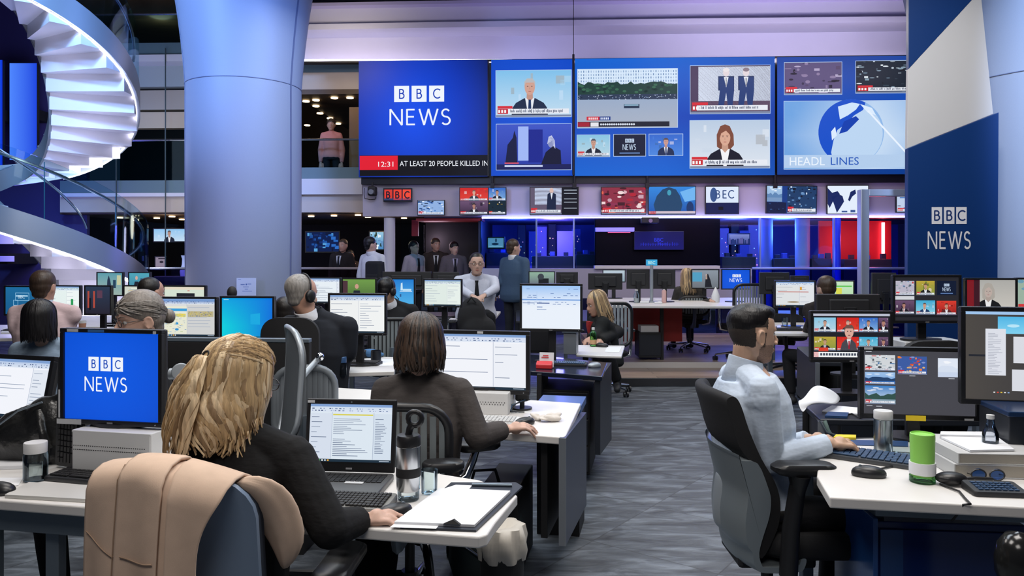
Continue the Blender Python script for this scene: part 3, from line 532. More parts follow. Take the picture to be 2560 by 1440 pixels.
def anchor(c, x0, y0, x1, y1, bg0, bg1, suit, hair, skin, shirt='e8ecf2', tie=None, cx=.45, hs=1.0, female=False, third=True, deco=True):
    w_, h = x1-x0, y1-y0; X = lambda u: x0+u*w_; Y = lambda v: y0+v*h
    c.up(); c.rect(x0, y0, x1, y1, bg0, bg1); c.up()
    if deco:
        for i in range(9):
            a, b = R.uniform(0, .95), R.uniform(.05, .6); c.rect(X(a), Y(b), X(min(1, a+R.uniform(.03, .12))), Y(b+R.uniform(.05, .22)), [mix(C(bg0), (1, 1, 1), .35), mix(C(bg1), (0, 0, 0), .35), mix(C(bg0), C(bg1), .5)][i % 3])
    c.up(); k = h/w_*hs; s = hs
    c.face([(X(cx-.40*k), Y(1)), (X(cx-.37*k), Y(.80)), (X(cx-.30*k), Y(.70)), (X(cx-.12*k), Y(.60)), (X(cx+.12*k), Y(.60)), (X(cx+.30*k), Y(.70)), (X(cx+.37*k), Y(.80)), (X(cx+.40*k), Y(1))], suit); c.up()
    if female:
        c.face([(X(cx-.17*k), Y(.55)), (X(cx-.175*k), Y(.30)), (X(cx-.10*k), Y(.12)), (X(cx), Y(.08)), (X(cx+.10*k), Y(.12)), (X(cx+.18*k), Y(.30)), (X(cx+.19*k), Y(.52)), (X(cx+.12*k), Y(.60)), (X(cx-.11*k), Y(.60))], hair); c.up()
    c.face([(X(cx-.10*k), Y(.60)), (X(cx-.03*k), Y(.98)), (X(cx+.03*k), Y(.98)), (X(cx+.10*k), Y(.60))], shirt); c.up()
    c.face([(X(cx-.06*k), Y(.45)), (X(cx+.06*k), Y(.45)), (X(cx+.07*k), Y(.60)), (X(cx), Y(.68)), (X(cx-.07*k), Y(.60))], mix(C(skin), (0, 0, 0), .18)); c.up()
    if tie: c.face([(X(cx-.025*k), Y(.63)), (X(cx+.025*k), Y(.63)), (X(cx+.04*k), Y(.95)), (X(cx), Y(1)), (X(cx-.04*k), Y(.95))], tie); c.up()
    c.ell(X(cx), Y(.36), .112*k*w_, .17*h, skin, 22); c.up()
    if female: c.face([(X(cx-.125*k), Y(.42)), (X(cx-.115*k), Y(.24)), (X(cx), Y(.155)), (X(cx+.12*k), Y(.25)), (X(cx+.13*k), Y(.44)), (X(cx+.10*k), Y(.30)), (X(cx+.02*k), Y(.215)), (X(cx-.08*k), Y(.27))], hair)
    else: c.face([(X(cx-.118*k), Y(.36)), (X(cx-.118*k), Y(.25)), (X(cx-.06*k), Y(.175)), (X(cx+.06*k), Y(.175)), (X(cx+.118*k), Y(.25)), (X(cx+.118*k), Y(.36)), (X(cx+.09*k), Y(.265)), (X(cx-.09*k), Y(.265))], hair)
    c.up(); dk = mix(C(skin), (.01, .01, .02), .75)
    for e in (-.045, .045): c.ell(X(cx+e*k), Y(.345), .017*k*w_, .010*h, dk, 10); c.rect(X(cx+(e-.025)*k), Y(.312), X(cx+(e+.025)*k), Y(.322), mix(C(skin), C(hair), .6))
    c.face([(X(cx-.004*k), Y(.345)), (X(cx+.012*k), Y(.41)), (X(cx-.018*k), Y(.41))], mix(C(skin), (0, 0, 0), .16)); c.ell(X(cx), Y(.455), .034*k*w_, .011*h, mix(C(skin), (.3, .01, .03), .55), 12)
    if third: lowthird(c, x0, y0, x1, y1)
def patches(c, x0, y0, x1, y1, bg, cols, n=30, smin=.03, smax=.16, third=True):
    c.up(); c.rect(x0, y0, x1, y1, bg); w_, h = x1-x0, y1-y0
    for i in range(n):
        if i % 8 == 0: c.up()
        a, b = R.random(), R.random(); ww, hh = R.uniform(smin, smax), R.uniform(smin, smax)*.8; kk = R.choice(cols)
        ax, bx, ay, by = max(x0, x0+(a-ww/2)*w_), min(x1, x0+(a+ww/2)*w_), max(y0, y0+(b-hh/2)*h), min(y1, y0+(b+hh/2)*h)
        if i % 3: c.ell((ax+bx)/2, (ay+by)/2, (bx-ax)/2, (by-ay)/2, kk, 9)
        else: c.rect(ax, ay, bx, by, kk)
    if third: lowthird(c, x0, y0, x1, y1)
def scenery(c, x0, y0, x1, y1, sky0, sky1, land, front, third=True):
    w_, h = x1-x0, y1-y0; c.up(); c.rect(x0, y0, x1, y1, sky0, sky1); c.up(); pts = [(x0, y0+h*.55)]
    for i in range(9): pts.append((x0+w_*i/8, y0+h*R.uniform(.38, .58)))
    c.face(pts+[(x1, y1), (x0, y1)], land); c.up(); c.rect(x0, y0+h*.74, x1, y1, front); 
    for i in range(5): c.ell(x0+w_*R.uniform(.1, .9), y0+h*R.uniform(.1, .3), w_*.1, h*.04, mix(C(sky0), (1, 1, 1), .6), 12)
    if third: lowthird(c, x0, y0, x1, y1)
def doc(c, split=.6, lines=16, bg='e6ecf5', tool='b9cbe8', accent=None, side='e2e8f2', ink='9aa6bb', left=0.0, task=True):
    x0, y0, x1, y1 = c.x0, c.y0, c.x1, c.y1; w_, h = x1-x0, y1-y0; X = lambda u: x0+u*w_; Y = lambda v: y0+v*h
    c.rect(x0, y0, x1, y1, bg); c.up(); c.rect(x0, y0, x1, Y(.045), '7f9fd0'); c.rect(x0, Y(.045), x1, Y(.14), tool, 'dbe4f2')
    c.rect(X(split), Y(.16), x1, Y(.95), side)
    if left: c.rect(x0, Y(.16), X(left), Y(.95), 'd5deec')
    c.up(); c.rect(X(split)-w_*.002, Y(.14), X(split)+w_*.002, Y(.95), '8c9ab5')
    if left: c.rect(X(left), Y(.14), X(left)+w_*.003, Y(.95), '8c9ab5')
    if accent: c.rect(X(left+.01), Y(.17), X(split-.01), Y(.195), accent)
    for v in (.07, .105):
        u = .02
        while u < .95:
            l = R.uniform(.008, .03)
            if R.random() < .7: c.rect(X(u), Y(v), X(u+l), Y(v+.016), R.choice(['56688e', '7d8fb5', '3e5078', '9fb0d0']))
            u += l+R.uniform(.008, .03)
    for (a, b, n) in ((left+.02, split-.03, lines), (split+.02, .96, lines+2)) + (((.02, left-.02, 8),) if left else ()):
        for i in range(n):
            v = .22+.70*i/n; l = R.uniform(.25, .95)*(b-a)
            if R.random() < .82: c.rect(X(a), Y(v), X(a+l), Y(v+.011), ink if R.random() < .7 else '66748f')
    if task:
        c.rect(x0, Y(.955), x1, y1, '1c3040'); c.up()
        for i in range(7): c.rect(X(.02+.035*i), Y(.965), X(.04+.035*i), Y(.99), R.choice(['4aa3df', 'e8e8e8', 'f0b040', '5fc46a', 'c0d0e0']))
        c.rect(X(.86), Y(.97), X(.98), Y(.985), 'a9b6c6')
def mosaic(c, cells, bg='2a2b33'):
    c.rect(c.x0, c.y0, c.x1, c.y1, bg)
    for fn, a, b, d, e, *k in cells: c.k = 1; fn(c, a, b, d, e, *k)
ANCH = [('86c2e0', 'b7d5e2', '1a2334', '555a66', 'c89a86'), ('c8201c', 'e0402c', '38343c', '6a5a54', 'd8a894'), ('2c62c0', '7fb0e0', '141a2c', '3a3030', 'c09078'), ('b8a23a', '7f9440', '20201f', '4a3a2c', 'c09878'), ('6a4e6e', '302036', '1c1620', '2b2024', 'b08070'), ('3aa6d0', '88d0e4', '1e3a66', '5a4a44', 'cc9c84'), ('d83a2c', '8c1a1c', '5a2a2a', '3a2420', 'c08c74')]
def A(i, **k):
    a = ANCH[i % len(ANCH)]; return lambda c, x0, y0, x1, y1: anchor(c, x0, y0, x1, y1, *a, tie=R.choice(['8c1020', '203060', None]), **k)
STREET = ['e8eef4', '3a4048', '70808c', 'b8c4cc', '20262e', 'c03a34', '4a78a8', '98a4ac']
BLUES = ['103060', '2c5ca8', '7fa8dc', 'd8e6f8', '081428', '4478c0', '1c4484']
REDS = ['b02030', '5a1020', 'e06048', 'd8b0b8', '30101c', '8c3050', 'f0d8d8']
# ================================================================ THE ROW OF BIG WALL SCREENS
def glow(cx, cy, rx, ry, c0, c1, c2):
    a, b, d = C(c0), C(c1), C(c2)
    def f(u, v):
        r = math.hypot((u-cx)/rx, (v-cy)/ry); return mix(a, b, min(1, r)) if r < 1 else mix(b, d, min(1, (r-1)/.8))
    return f
def big1(c):
    c.grid(897, 153, 1222, 443, glow(.42, .48, .42, .55, '0a50f0', '0a36b4', '041238'), 26, 22); c.up()
    c.rect(897, 389, 1222, 443, '07080c'); c.up(); c.rect(897, 390, 995, 425, 'e01a2e'); c.up(); c.text('12:31', 946, 417, 12.5, 'f6f2f4', 38); c.text('AT LEAST 20 PEOPLE KILLED INC', 1000, 416, 13, 'eef2fa', 232); c.v = [(min(q[0], c.w/2-.004), q[1], q[2]) for q in c.v]
    c.logo(986, 216, 1111, 256, 274, 314, 974, 1128, 'eef4ff', '0c3cb4', .125, .10)
def win(c, fn, x0, y0, x1, y1, *a, **k):
    c.up(); c.rect(x0, y0, x1, y1, 'b8d0f0'); fn(c, x0+1.2, y0+1.2, x1-1.2, y1-1.2, *a, **k); c.k = 3
def mono(c, x0, y0, x1, y1):
    c.up(); c.rect(x0, y0, x1, y1, '3d55c4', '2436a0'); c.up(); X = lambda u: x0+u*(x1-x0); Y = lambda v: y0+v*(y1-y0)
    c.rect(X(.29), Y(.05), X(.43), Y(.80), '9fb6f4'); c.rect(X(.43), Y(.12), X(.62), Y(.84), '16258c'); c.up(); c.face([(X(.12), Y(.85)), (X(.15), Y(.45)), (X(.22), Y(.30)), (X(.24), Y(.14)), (X(.27), Y(.30)), (X(.28), Y(.85))], '10163c'); c.face([(X(.60), Y(.88)), (X(.66), Y(.62)), (X(.76), Y(.48)), (X(.86), Y(.58)), (X(.87), Y(.88))], '0e1330'); c.ell(X(.73), Y(.40), 8, 13, '8a93c0'); c.face([(X(.68), Y(.44)), (X(.70), Y(.28)), (X(.74), Y(.25)), (X(.78), Y(.36)), (X(.79), Y(.55)), (X(.76), Y(.48)), (X(.75), Y(.36))], 'c3c9e8'); c.rect(x0, Y(.88), x1, y1, '141c58'); c.up(); c.rect(X(.11), Y(.90), X(.62), Y(.94), 'c7d0ee'); c.rect(X(.11), Y(.84), X(.30), Y(.87), 'd05060')
def big2(c): c.grid(1228, 150, 1432, 440, glow(.5, .55, .7, .8, '0c52d8', '0a48c4', '07308e'), 8, 8); win(c, anchor, 1239, 176, 1429, 294, '7fc0ea', 'c0dcee', '1c2b44', 'b9b8ba', 'd0a08e', tie='14305c'); win(c, mono, 1240, 310, 1429, 426)
def plaza(c, x0, y0, x1, y1):
    X = lambda u: x0+u*(x1-x0); Y = lambda v: y0+v*(y1-y0); c.up(); c.rect(x0, y0, x1, Y(.36), 'd6e8fa'); c.rect(x0, Y(.36), x1, y1, '93a8c6', 'a9b2c2'); c.up()
    for i in range(40):
        for v in (.02, .075, .13, .185, .24): c.rect(X(i/40+.006), Y(v+R.uniform(0, .008)), X(i/40+.016), Y(v+.036), R.choice(['86a4c8', '9fb8d8', '6f8db6', 'b4c8e0', '7a98c0']))
    c.up(); pts = [(x0, Y(.44))]+[(X(i/30), Y(.24+R.uniform(-.03, .03))) for i in range(31)]+[(x1, Y(.44))]; c.face(pts, '1e3f36'); c.up()
    for i in range(40): u = R.random(); c.ell(X(u*.97+.015), Y(R.uniform(.27, .40)), 5, 3, R.choice(['2c5844', '14302a', '38684e']), 8)
    c.rect(x0, Y(.43), x1, Y(.52), '2a3a52'); c.up()
    for i in range(90): u = R.random()*.98; v = R.uniform(.43, .515); c.rect(X(u), Y(v), X(u+.008), Y(v+.014), R.choice(['c4d0e2', '10182a', '6f86a8', '8c9cb8']))
    c.rect(X(.465), Y(.60), X(.62), Y(.67), '1c3048'); c.up(); c.rect(X(.47), Y(.605), X(.61), Y(.63), '8ab0c8'); c.rect(X(.09), Y(.81), X(.22), Y(.875), 'cc2c38'); c.rect(X(.22), Y(.81), X(.33), Y(.875), '1a3a86'); c.rect(x0, Y(.90), X(.92), Y(.985), '141a26'); c.up(); c.rect(X(.13), Y(.91), X(.21), Y(.98), 'e4e4ea'); c.rect(x0, Y(.905), X(.12), Y(.98), 'a02030')
    for i in range(16): c.ell(X(.235+.022*i), Y(.945), 2.4, 2.6, 'dfe6f2', 8)
    for i in range(5): c.rect(X(.11+.02*i), Y(.825), X(.122+.02*i), Y(.862), 'f6e8ea'); c.rect(X(.23+.018*i), Y(.825), X(.242+.018*i), Y(.862), 'dfe8fa')
def standing(c, x0, y0, x1, y1):
    X = lambda u: x0+u*(x1-x0); Y = lambda v: y0+v*(y1-y0); c.up(); c.rect(x0, y0, x1, y1, '4a3c58'); c.rect(X(.10), Y(.02), x1, Y(.74), 'dfe9fb'); c.rect(x0, Y(.74), x1, y1, '7a6474'); c.up()
    for cx in (.45, .70):
        c.rect(X(cx-.10), Y(.22), X(cx+.10), Y(.52), '16305c'); c.up(); c.face([(X(cx-.09), Y(.25)), (X(cx+.09), Y(.25)), (X(cx+.10), Y(.52)), (X(cx+.08), Y(.84)), (X(cx+.02), Y(.84)), (X(cx), Y(.56)), (X(cx-.03), Y(.84)), (X(cx-.10), Y(.84)), (X(cx-.08), Y(.52))], '1d3a72'); c.ell(X(cx), Y(.14), 8, 11, 'e2d6da'); c.up(); c.face([(X(cx-.03), Y(.24)), (X(cx+.03), Y(.24)), (X(cx), Y(.46))], 'e4e8f0'); c.rect(X(cx-.006), Y(.26), X(cx+.006), Y(.42), '201c30'); c.ell(X(cx), Y(.09), 8, 5, ['e8e2e4', '8a7a84'][cx > .5], 12)
    lowthird(c, x0, y0, x1, y1, .08)
def minilogo(c, x0, y0, x1, y1): c.up(); c.rect(x0, y0, x1, y1, '0c1830'); X = lambda u: x0+u*(x1-x0); Y = lambda v: y0+v*(y1-y0); c.logo(X(.36), Y(.20), X(.64), Y(.38), Y(.46), Y(.72), X(.28), X(.70), 'c8dcf4', '0c1830', .14, .12); c.rect(X(.18), Y(.84), X(.82), Y(.90), '5d7cb0')
def big3(c):
    c.grid(1437, 147, 1937, 440, lambda u, v: mix(mix(C('0b46b8'), C('0f6ad8'), min(1, abs(v-.5)*1.6)), C('06318c'), max(0, u-.45)*.9), 20, 14)
    win(c, plaza, 1443, 173, 1696, 321); win(c, standing, 1726, 167, 1926, 288); win(c, anchor, 1725, 303, 1925, 423, 'b9cbe0', 'dce4ee', '141722', '7d4a34', 'd8a890', shirt='f2f2f4', cx=.44, female=True)
    win(c, A(0, third=True, cx=.5), 1442, 337, 1526, 393); win(c, minilogo, 1534, 336, 1616, 392); win(c, anchor, 1623, 336, 1709, 391, '2f66cc', '4a86de', '1b2c52', '5a4c50', 'c89a90', tie='20386c', cx=.5, third=False)
def earth(c, x0, y0, x1, y1):
    c.up(); W_, H = x1-x0, y1-y0
    c.grid(x0, y0, x1, y1, lambda u, v: mix(C('6fa4e0'), C('cfe2f6'), max(0, 1-abs(u-.62)*1.5-abs(v-.5)*.5)), 18, 10); c.up(); cx, cy, r = 2128, 332, 82
    c.ell(cx, cy, r, r, '8fb8e8', 48); c.up(); c.ell(cx+4, cy+4, r-7, r-7, 'bcd6f2', 48); c.up()
    c.face([(cx+r*math.cos(math.radians(a)), cy+r*math.sin(math.radians(a))) for a in range(120, 300, 8)]+[(cx+30, cy-55), (cx+8, cy-42), (cx-14, cy-20), (cx-34, cy-6), (cx-44, cy+20), (cx-50, cy+50), (cx-46, cy+66)], '1450c8'); c.up()
    for q in ([(2095, 268), (2130, 258), (2150, 262), (2140, 276), (2120, 290), (2100, 300)], [(2150, 262), (2180, 272), (2190, 290), (2170, 284)], [(2110, 305), (2140, 292), (2148, 300), (2118, 330), (2098, 336)], [(2078, 330), (2088, 318), (2092, 340), (2080, 352)]): c.face(q, ['0d3fae', '2a66d0', 'cfe4fa', 'dcecff'][R.randrange(4)])
    c.up(); c.face([(2168, 280), (2172, 278), (2272, 388), (2268, 390)], 'e8f2ff'); c.face([(x0, 388), (x1, 388), (x1, 420), (x0, 420)], 'b3cdec'); c.up(); c.text('HEADL', 1974, 414, 21, 'eaf3fd', 88); c.text('LINES', 2077, 413, 19, '2457b8', 70)
def big4(c):
    c.grid(1943, 143, 2310, 437, lambda u, v: mix(C('0a4cb8'), C('08357e'), abs(v-.4)*1.2+.1*u), 10, 10)
    win(c, patches, 1960, 156, 2106, 238, '5b4f78', ['20182c', '8c7ca0', '38304c', 'b0a4c4', '141020', '544464'], 34); win(c, patches, 2139, 154, 2330, 236, '14202c', ['dfe8ee', '30404c', '8298a8', '0a1016', 'b8c6d0', '546878'], 60, .02, .08); win(c, earth, 1959, 253, 2330, 424)
for nm, x0, y0, x1, y1, fn, lb in (('a', 897, 154, 1222, 443, big1, 'big wall screen with the white news logo and black ticker'), ('b', 1228, 151, 1432, 440, big2, 'narrow tall big wall screen with a newsreader above a dim scene'), ('c', 1437, 147, 1937, 440, big3, 'widest big wall screen with six framed pictures on blue'), ('d', 1943, 143, 2330, 437, big4, 'big wall screen with the blue globe picture beside the banner')):
    wscreen(lb, x0, y0, x1, y1, -.16, fn, .12, 'video_wall_screen', 'screen', .0008, 'big screens of the news wall', 2.5)
t = thing('suspension_cable', 'thin black cable and rod holding the big wall screens from above', 'cable', WA, WR); p = WP(1433.5, 150, -.2); q = WP(1433.5, -60, -.2)
G().cyl(p, q, .006).obj('cable', BLKM, t); G().cyl(WP(1433.5, 437, -.22), WP(1433.5, 136, -.22), .02).obj('rod', BLKM, t)
# ================================================================ SMALL SCREENS ON THE BOARD
def tv1(c):
    c.rect(c.x0, c.y0, c.x1, c.y1, '10182c'); c.up()
    for i, ch in enumerate('BBC'):
        x = 961+i*23; c.rect(x, 474, x+20, 500, ['d43a2e', 'e8402c', 'f04a34'][i]); c.up(); c.strokes(ch, x+4, 496, 17, .17, '101428'); c.k = 2
    c.rect(c.x0, 496, c.x1, 500, '30406c')
def tv3(c): mosaic(c, [(A(1, cx=.5), 1150, 470, 1220, 502), (A(2, cx=.5), 1222, 470, 1264, 502), (A(4, cx=.5), 1150, 503, 1220, 536), (patches, 1222, 503, 1264, 536, '0d2430', ['e8e8e8', '184050', 'c0a040', '0a1418'], 18)], '0a0e16')
def tv4(c): c.rect(c.x0, c.y0, c.x1, c.y1, '0a0d14'); standing1(c, 1326, 469, 1404, 536); c.up(); [c.rect(1410, y, 1442, y+1.5, 'c4d0e0') for y in (475, 483, 497, 505, 520)]
def standing1(c, x0, y0, x1, y1):
    X = lambda u: x0+u*(x1-x0); Y = lambda v: y0+v*(y1-y0); c.up(); c.rect(x0, y0, x1, y1, '60566c'); c.rect(X(.14), Y(.02), x1, Y(.64), 'c9d6f0'); c.up(); c.face([(X(.52), Y(.85)), (X(.55), Y(.25)), (X(.66), Y(.16)), (X(.82), Y(.25)), (X(.82), Y(.85))], '14213e'); c.ell(X(.68), Y(.12), 5, 7, 'd8b8b0'); c.up(); c.face([(X(.64), Y(.2)), (X(.72), Y(.2)), (X(.68), Y(.45))], 'dfe6f2'); lowthird(c, x0, y0, x1, y1)
def tv6(c):
    c.rect(c.x0, c.y0, c.x1, c.y1, '2f86dc', '1450a8'); c.up(); c.face([(1640, 536), (1634, 512), (1642, 490), (1656, 474), (1672, 468), (1690, 474), (1700, 490), (1706, 512), (1700, 536)], '1c4468'); c.ell(1725, 520, 9, 16, '12356a'); c.up(); c.ell(1673, 482, 5, 7, '3f9cb8'); c.face([(1700, 480), (1738, 468), (1738, 500), (1712, 505)], '6fb4f0'); c.up(); c.rect(1622, 528, 1738, 534, 'd0c0cc'); c.rect(1622, 528, 1640, 536, 'c43040')
def tv7(c): c.rect(c.x0, c.y0, c.x1, 507, 'dce8fa'); c.rect(c.x0, 507, c.x1, c.y1, '0d1a4c'); c.up(); c.ell(1784, 487, 9, 18, '35548c'); c.up(); c.strokes('B', 1788, 496, 20, .13, '2d4a80'); c.strokes('E', 1806, 496, 20, .13, '2d4a80'); c.strokes('C', 1820, 496, 20, .13, '2d4a80'); c.rect(1796, 517, 1808, 525, '05070f')
def tv8(c): c.rect(c.x0, c.y0, c.x1, c.y1, '123a84'); scenery(c, 1917, 466, 1955, 505, 'a8c8e8', '86acd4', '5f86b4', '7898c0', False); c.k = 1; patches(c, 1917, 506, 1966, 533, '0a1c40', ['1c3c70', '08101f', '3a5c94'], 12, third=False); c.k = 1; patches(c, 1968, 466, 2041, 533, '1a3c66', ['d8e8fa', '0a1626', '5a86b8', '88b0dc', '10284a'], 46, .03, .13)
def tv9(c):
    c.rect(c.x0, c.y0, c.x1, c.y1, 'e3eefc'); c.up()
    for q in ([(2069, 470), (2080, 482), (2094, 478), (2100, 486), (2086, 496), (2074, 520), (2069, 510)], [(2078, 492), (2096, 486), (2106, 490), (2110, 504), (2100, 520), (2092, 532), (2086, 514)], [(2120, 500), (2126, 480), (2138, 474), (2140, 484), (2130, 492), (2124, 504)]): c.face(q, '15275e')
    c.rect(2104, 527, 2118, 531, '3b5794'); c.rect(2126, 525, 2138, 531, '3b5794')
TV = [((958, 470, 1030, 505), tv1, 'small wall screen with three red letter blocks beside the camera', 0), ((1043, 500, 1112, 539), lambda c: patches(c, c.x0, c.y0, c.x1, c.y1, '8fb0e0', BLUES+['e8f0fa'], 44, .04, .14), 'small wall screen hung lower than its neighbours', 0),
 ((1148, 468, 1266, 538), tv3, 'small wall screen split into four news pictures', 0), ((1324, 467, 1447, 538), tv4, 'small wall screen with a seated guest and a black side panel', 0), ((1502, 467, 1616, 537), lambda c: [patches(c, c.x0, c.y0, c.x1, c.y1, '8c2c40', REDS+['c8a0b0', '40141c', '6c2438'], 60, .04, .18)], 'small wall screen with a reddish crowd picture', 0),
 ((1620, 465, 1740, 537), tv6, 'small wall screen with a dark blue profile silhouette', 0), ((1763, 465, 1848, 536), tv7, 'small wall screen with outlined letters above a dark blue half', 0), ((1915, 464, 2043, 535), tv8, 'small wall screen split between a tower and a street scene', .02), ((2067, 463, 2172, 536), tv9, 'small wall screen with a navy map on white', 0),
 ((2240, 485, 2330, 532), lambda c: patches(c, c.x0, c.y0, c.x1, c.y1, 'c0d0ea', BLUES, 24), 'small wall screen half hidden behind the banner', 0)]
for (x0, y0, x1, y1), fn, lb, tl in TV: wscreen(lb, x0, y0, x1, y1, -.12, fn, .05, eps=.0005, group=None, bz=2, brk=.07, tilt=tl)
for i, px in enumerate((1231, 1436, 1618, 1938)):
    t = thing('drop_pole', ['slim drop pole above the four-picture screen', 'slim drop pole above the seated guest screen', 'slim drop pole between the red and blue screens', 'slim drop pole above the tower and street screen'][i], 'pole', WA, WR)
    a, b = WP(px, 470, -.14), WP(px, 437, -.14); G().cyl(a, b, .018).obj('rod', BLKM, t); G().box(a+V((0, 0, .04)), (.07, .05, .09)).obj('clamp', BLKM, t, bevel=.006)
t = thing('ceiling_camera', 'black pan and tilt camera at the left end of the board', 'camera', wl(WP(931, 478, -.14)), WR)
G().box((0, 0, .0), (.15, .16, .17)).obj('body', BLKM, t, bevel=.03); G().cyl((0, -.06, -.02), (0, -.13, -.02), .05, .045).obj('lens', mat('lens_grey', (.3, .32, .36), .2, .3), t, smooth=30); G().cyl((0, 0, .08), (0, 0, .16), .02).obj('bracket', BLKM, t); G().box((0, .10, 0), (.04, .10, .04)).obj('bracket', BLKM, t)
t = thing('camera_cable', 'black loop of cable below the wall camera', 'cable', WA, WR); G().tube([WP(940, 492, -.02), WP(938, 498, -.02), WP(925, 499, -.02), WP(912, 496, -.02), WP(910, 485, -.02), WP(911, 470, -.02)], .006, 6).obj('cable', BLKM, t)
t = thing('ceiling_projector', 'small black projector under the board of small screens', 'projector', wl(WP(1624, 551, -.08)), WR); G().box((0, 0, 0), (.30, .2, .10)).obj('body', BLKM, t, bevel=.015); G().cyl((0, -.1, -.01), (0, -.13, -.01), .035).obj('lens', mat('lens_dark', (.05, .06, .1), .1), t)
# ================================================================ MONITORS
BEZ = mat('monitor_bezel', (.011, .011, .013), .32); BACKM = mat('monitor_back', (.020, .020, .023), .5)
STICK = mat('paper_label', (.55, .56, .58), .6); YEL = mat('yellow_label', (.85, .62, .02), .55)
def monitor(label, x0, y0, x1, y1, d, fn, z=.73, yaw=DESKA, pitch=0, bx=None, stand=True, group=None, back=False, arm=False, foot=True, name='monitor', badge=True):
    p = P((x0+x1)/2, (y0+y1)/2, d); w_ = (x1-x0)/FP*d/max(.5, math.cos(yaw))*.985; h = (y1-y0)/FP*d/math.cos(pitch)
    rz = yaw + (PI if back else 0); n = V((math.sin(yaw), -math.cos(yaw), 0))
    t = thing(name, label, 'monitor', (p.x, p.y, z), rz, group); zc = p.z-z; b = bx if bx else max(.012, w_*.035); s = -1 if back else 1
    T = M.Translation((0, 0, zc)) @ M.Rotation(-pitch, 4, 'X'); g = G(); g.mx = T
    g.bb((-w_/2, .006, -h/2), (w_/2, .026, h/2)); g.box((0, .036, 0), (w_*.62, .03, h*.6))
    k = G(); k.mx = T
    k.bb((-w_/2, -.012, h/2-b), (w_/2, .008, h/2)).bb((-w_/2, -.012, -h/2), (w_/2, .008, -h/2+b*1.15)).bb((-w_/2, -.012, -h/2+b*1.15), (-w_/2+b, .008, h/2-b)).bb((w_/2-b, -.012, -h/2+b*1.15), (w_/2, .008, h/2-b))
    g.obj('casing', BACKM, t, bevel=.006); k.obj('bezel', BEZ, t, bevel=.002)
    fx = w_/(x1-x0); fy = h/(y1-y0); c = Canvas(x0+b/fx, y0+b/fy, x1-b/fx, y1-b*1.15/fy, w_-2*b, h-2.15*b, .00012)
    if fn: fn(c)
    else: c.rect(c.x0, c.y0, c.x1, c.y1, '07080a')
    o = c.obj('display', t); o.matrix_local = T @ M.Translation((0, -.0035, b*.075))
    if badge and not back:
        q = G(); q.mx = T; q.box((0, -.0125, -h/2+b*.55), (w_*.055, .0015, b*.32)); q.obj('badge', mat('badge_grey', (.3, .3, .32), .4), t)
        q = G(); q.mx = T; q.cyl((w_*.44, -.012, -h/2+b*.55), (w_*.44, -.014, -h/2+b*.55), b*.14); q.obj('power_button', mat('button_grey', (.35, .36, .38), .3), t)
    t['zc'] = zc; zb = zc-h*.2
    if stand and zb > .03:
        G().box((0, .066, zb/2+.01), (.055, .028, zb+.02)).box((0, .05, zb-.01), (.08, .03, .09)).obj('stand_neck', BLK, t, bevel=.004)
        if foot: G().rings([[(q[0]*.13, .07+q[1]*.09, zz) for q in [(math.cos(2*PI*i/20), math.sin(2*PI*i/20)) for i in range(20)]] for zz in (.0005, .012)]).obj('stand_base', BLK, t, smooth=40)
    return t
def label_on(t, name, m, x, z, w_, h, y=-.0135):   # a paper label stuck on a monitor, in its own coordinates
    return G().box((x, y, z+t['zc']), (w_, .0012, h)).obj(name, m, t)
def bluelogo(x0, y0, x1, y1, n0, n1, nx0, nx1, fx=(.45, .45)):
    def f(c):
        c.grid(c.x0, c.y0, c.x1, c.y1, glow(fx[0], fx[1], .6, .7, '0a5ae4', '0850d4', '0638a0'), 14, 12); c.up(); c.logo(x0, y0, x1, y1, n0, n1, nx0, nx1, 'eef3fc', '0c44b4')
    return f
def teal(c):
    c.grid(c.x0, c.y0, c.x1, c.y1, lambda u, v: mix(mix(C('08d0dc'), C('0a6ad8'), u), C('0a78e0'), max(0, .7-v)*.9*(1-.3*u)), 12, 10); c.up()
    X = lambda u: c.x0+u*(c.x1-c.x0); Y = lambda v: c.y0+v*(c.y1-c.y0); c.face([(X(.56), Y(.41)), (X(.75), Y(.38)), (X(.75), Y(.67)), (X(.56), Y(.66))], '16a8e0'); c.rect(c.x0, Y(.96), c.x1, c.y1, '0a6f98'); c.rect(X(.03), Y(.03), X(.13), Y(.045), 'a8e4f4')
def sheet(c):
    doc(c, .46, 6, bg='d9dbdc', tool='4f7fc0', side='cfd0d0', task=True); X = lambda u: c.x0+u*(c.x1-c.x0); Y = lambda v: c.y0+v*(c.y1-c.y0); c.up(); c.rect(X(.03), Y(.2), X(.46), Y(.94), 'e6e6d2'); c.up(); c.rect(X(.03), Y(.26), X(.46), Y(.33), '3f9fd8'); c.rect(X(.03), Y(.40), X(.44), Y(.48), 'e0d060'); c.rect(X(.48), Y(.33), X(.97), Y(.48), 'b9b08a')
    c.up()
    for i in range(70): u, v = R.uniform(.03, .42), R.uniform(.34, .92); c.rect(X(u), Y(v), X(u+R.uniform(.01, .05)), Y(v+.012), R.choice(['7fb0d8', 'd8c850', '8fa8b8', 'b8c890', '5a88c0', 'c8c8b0']))
    for i in range(60): u, v = R.uniform(.48, .94), R.uniform(.34, .46); c.rect(X(u), Y(v), X(u+R.uniform(.01, .03)), Y(v+.012), R.choice(['c0a030', '4868a8', '98906a', 'e0cc50', '6a7050']))
    c.ell(X(.27), Y(.66), 4, 3, '2f8fd0'); c.ell(X(.27), Y(.82), 5, 3, '2f8fd0')
def white(s=.6, **k): return lambda c: doc(c, s, **k)
def news_small(i): return lambda c: A(i, cx=.5)(c, c.x0, c.y0, c.x1, c.y1)
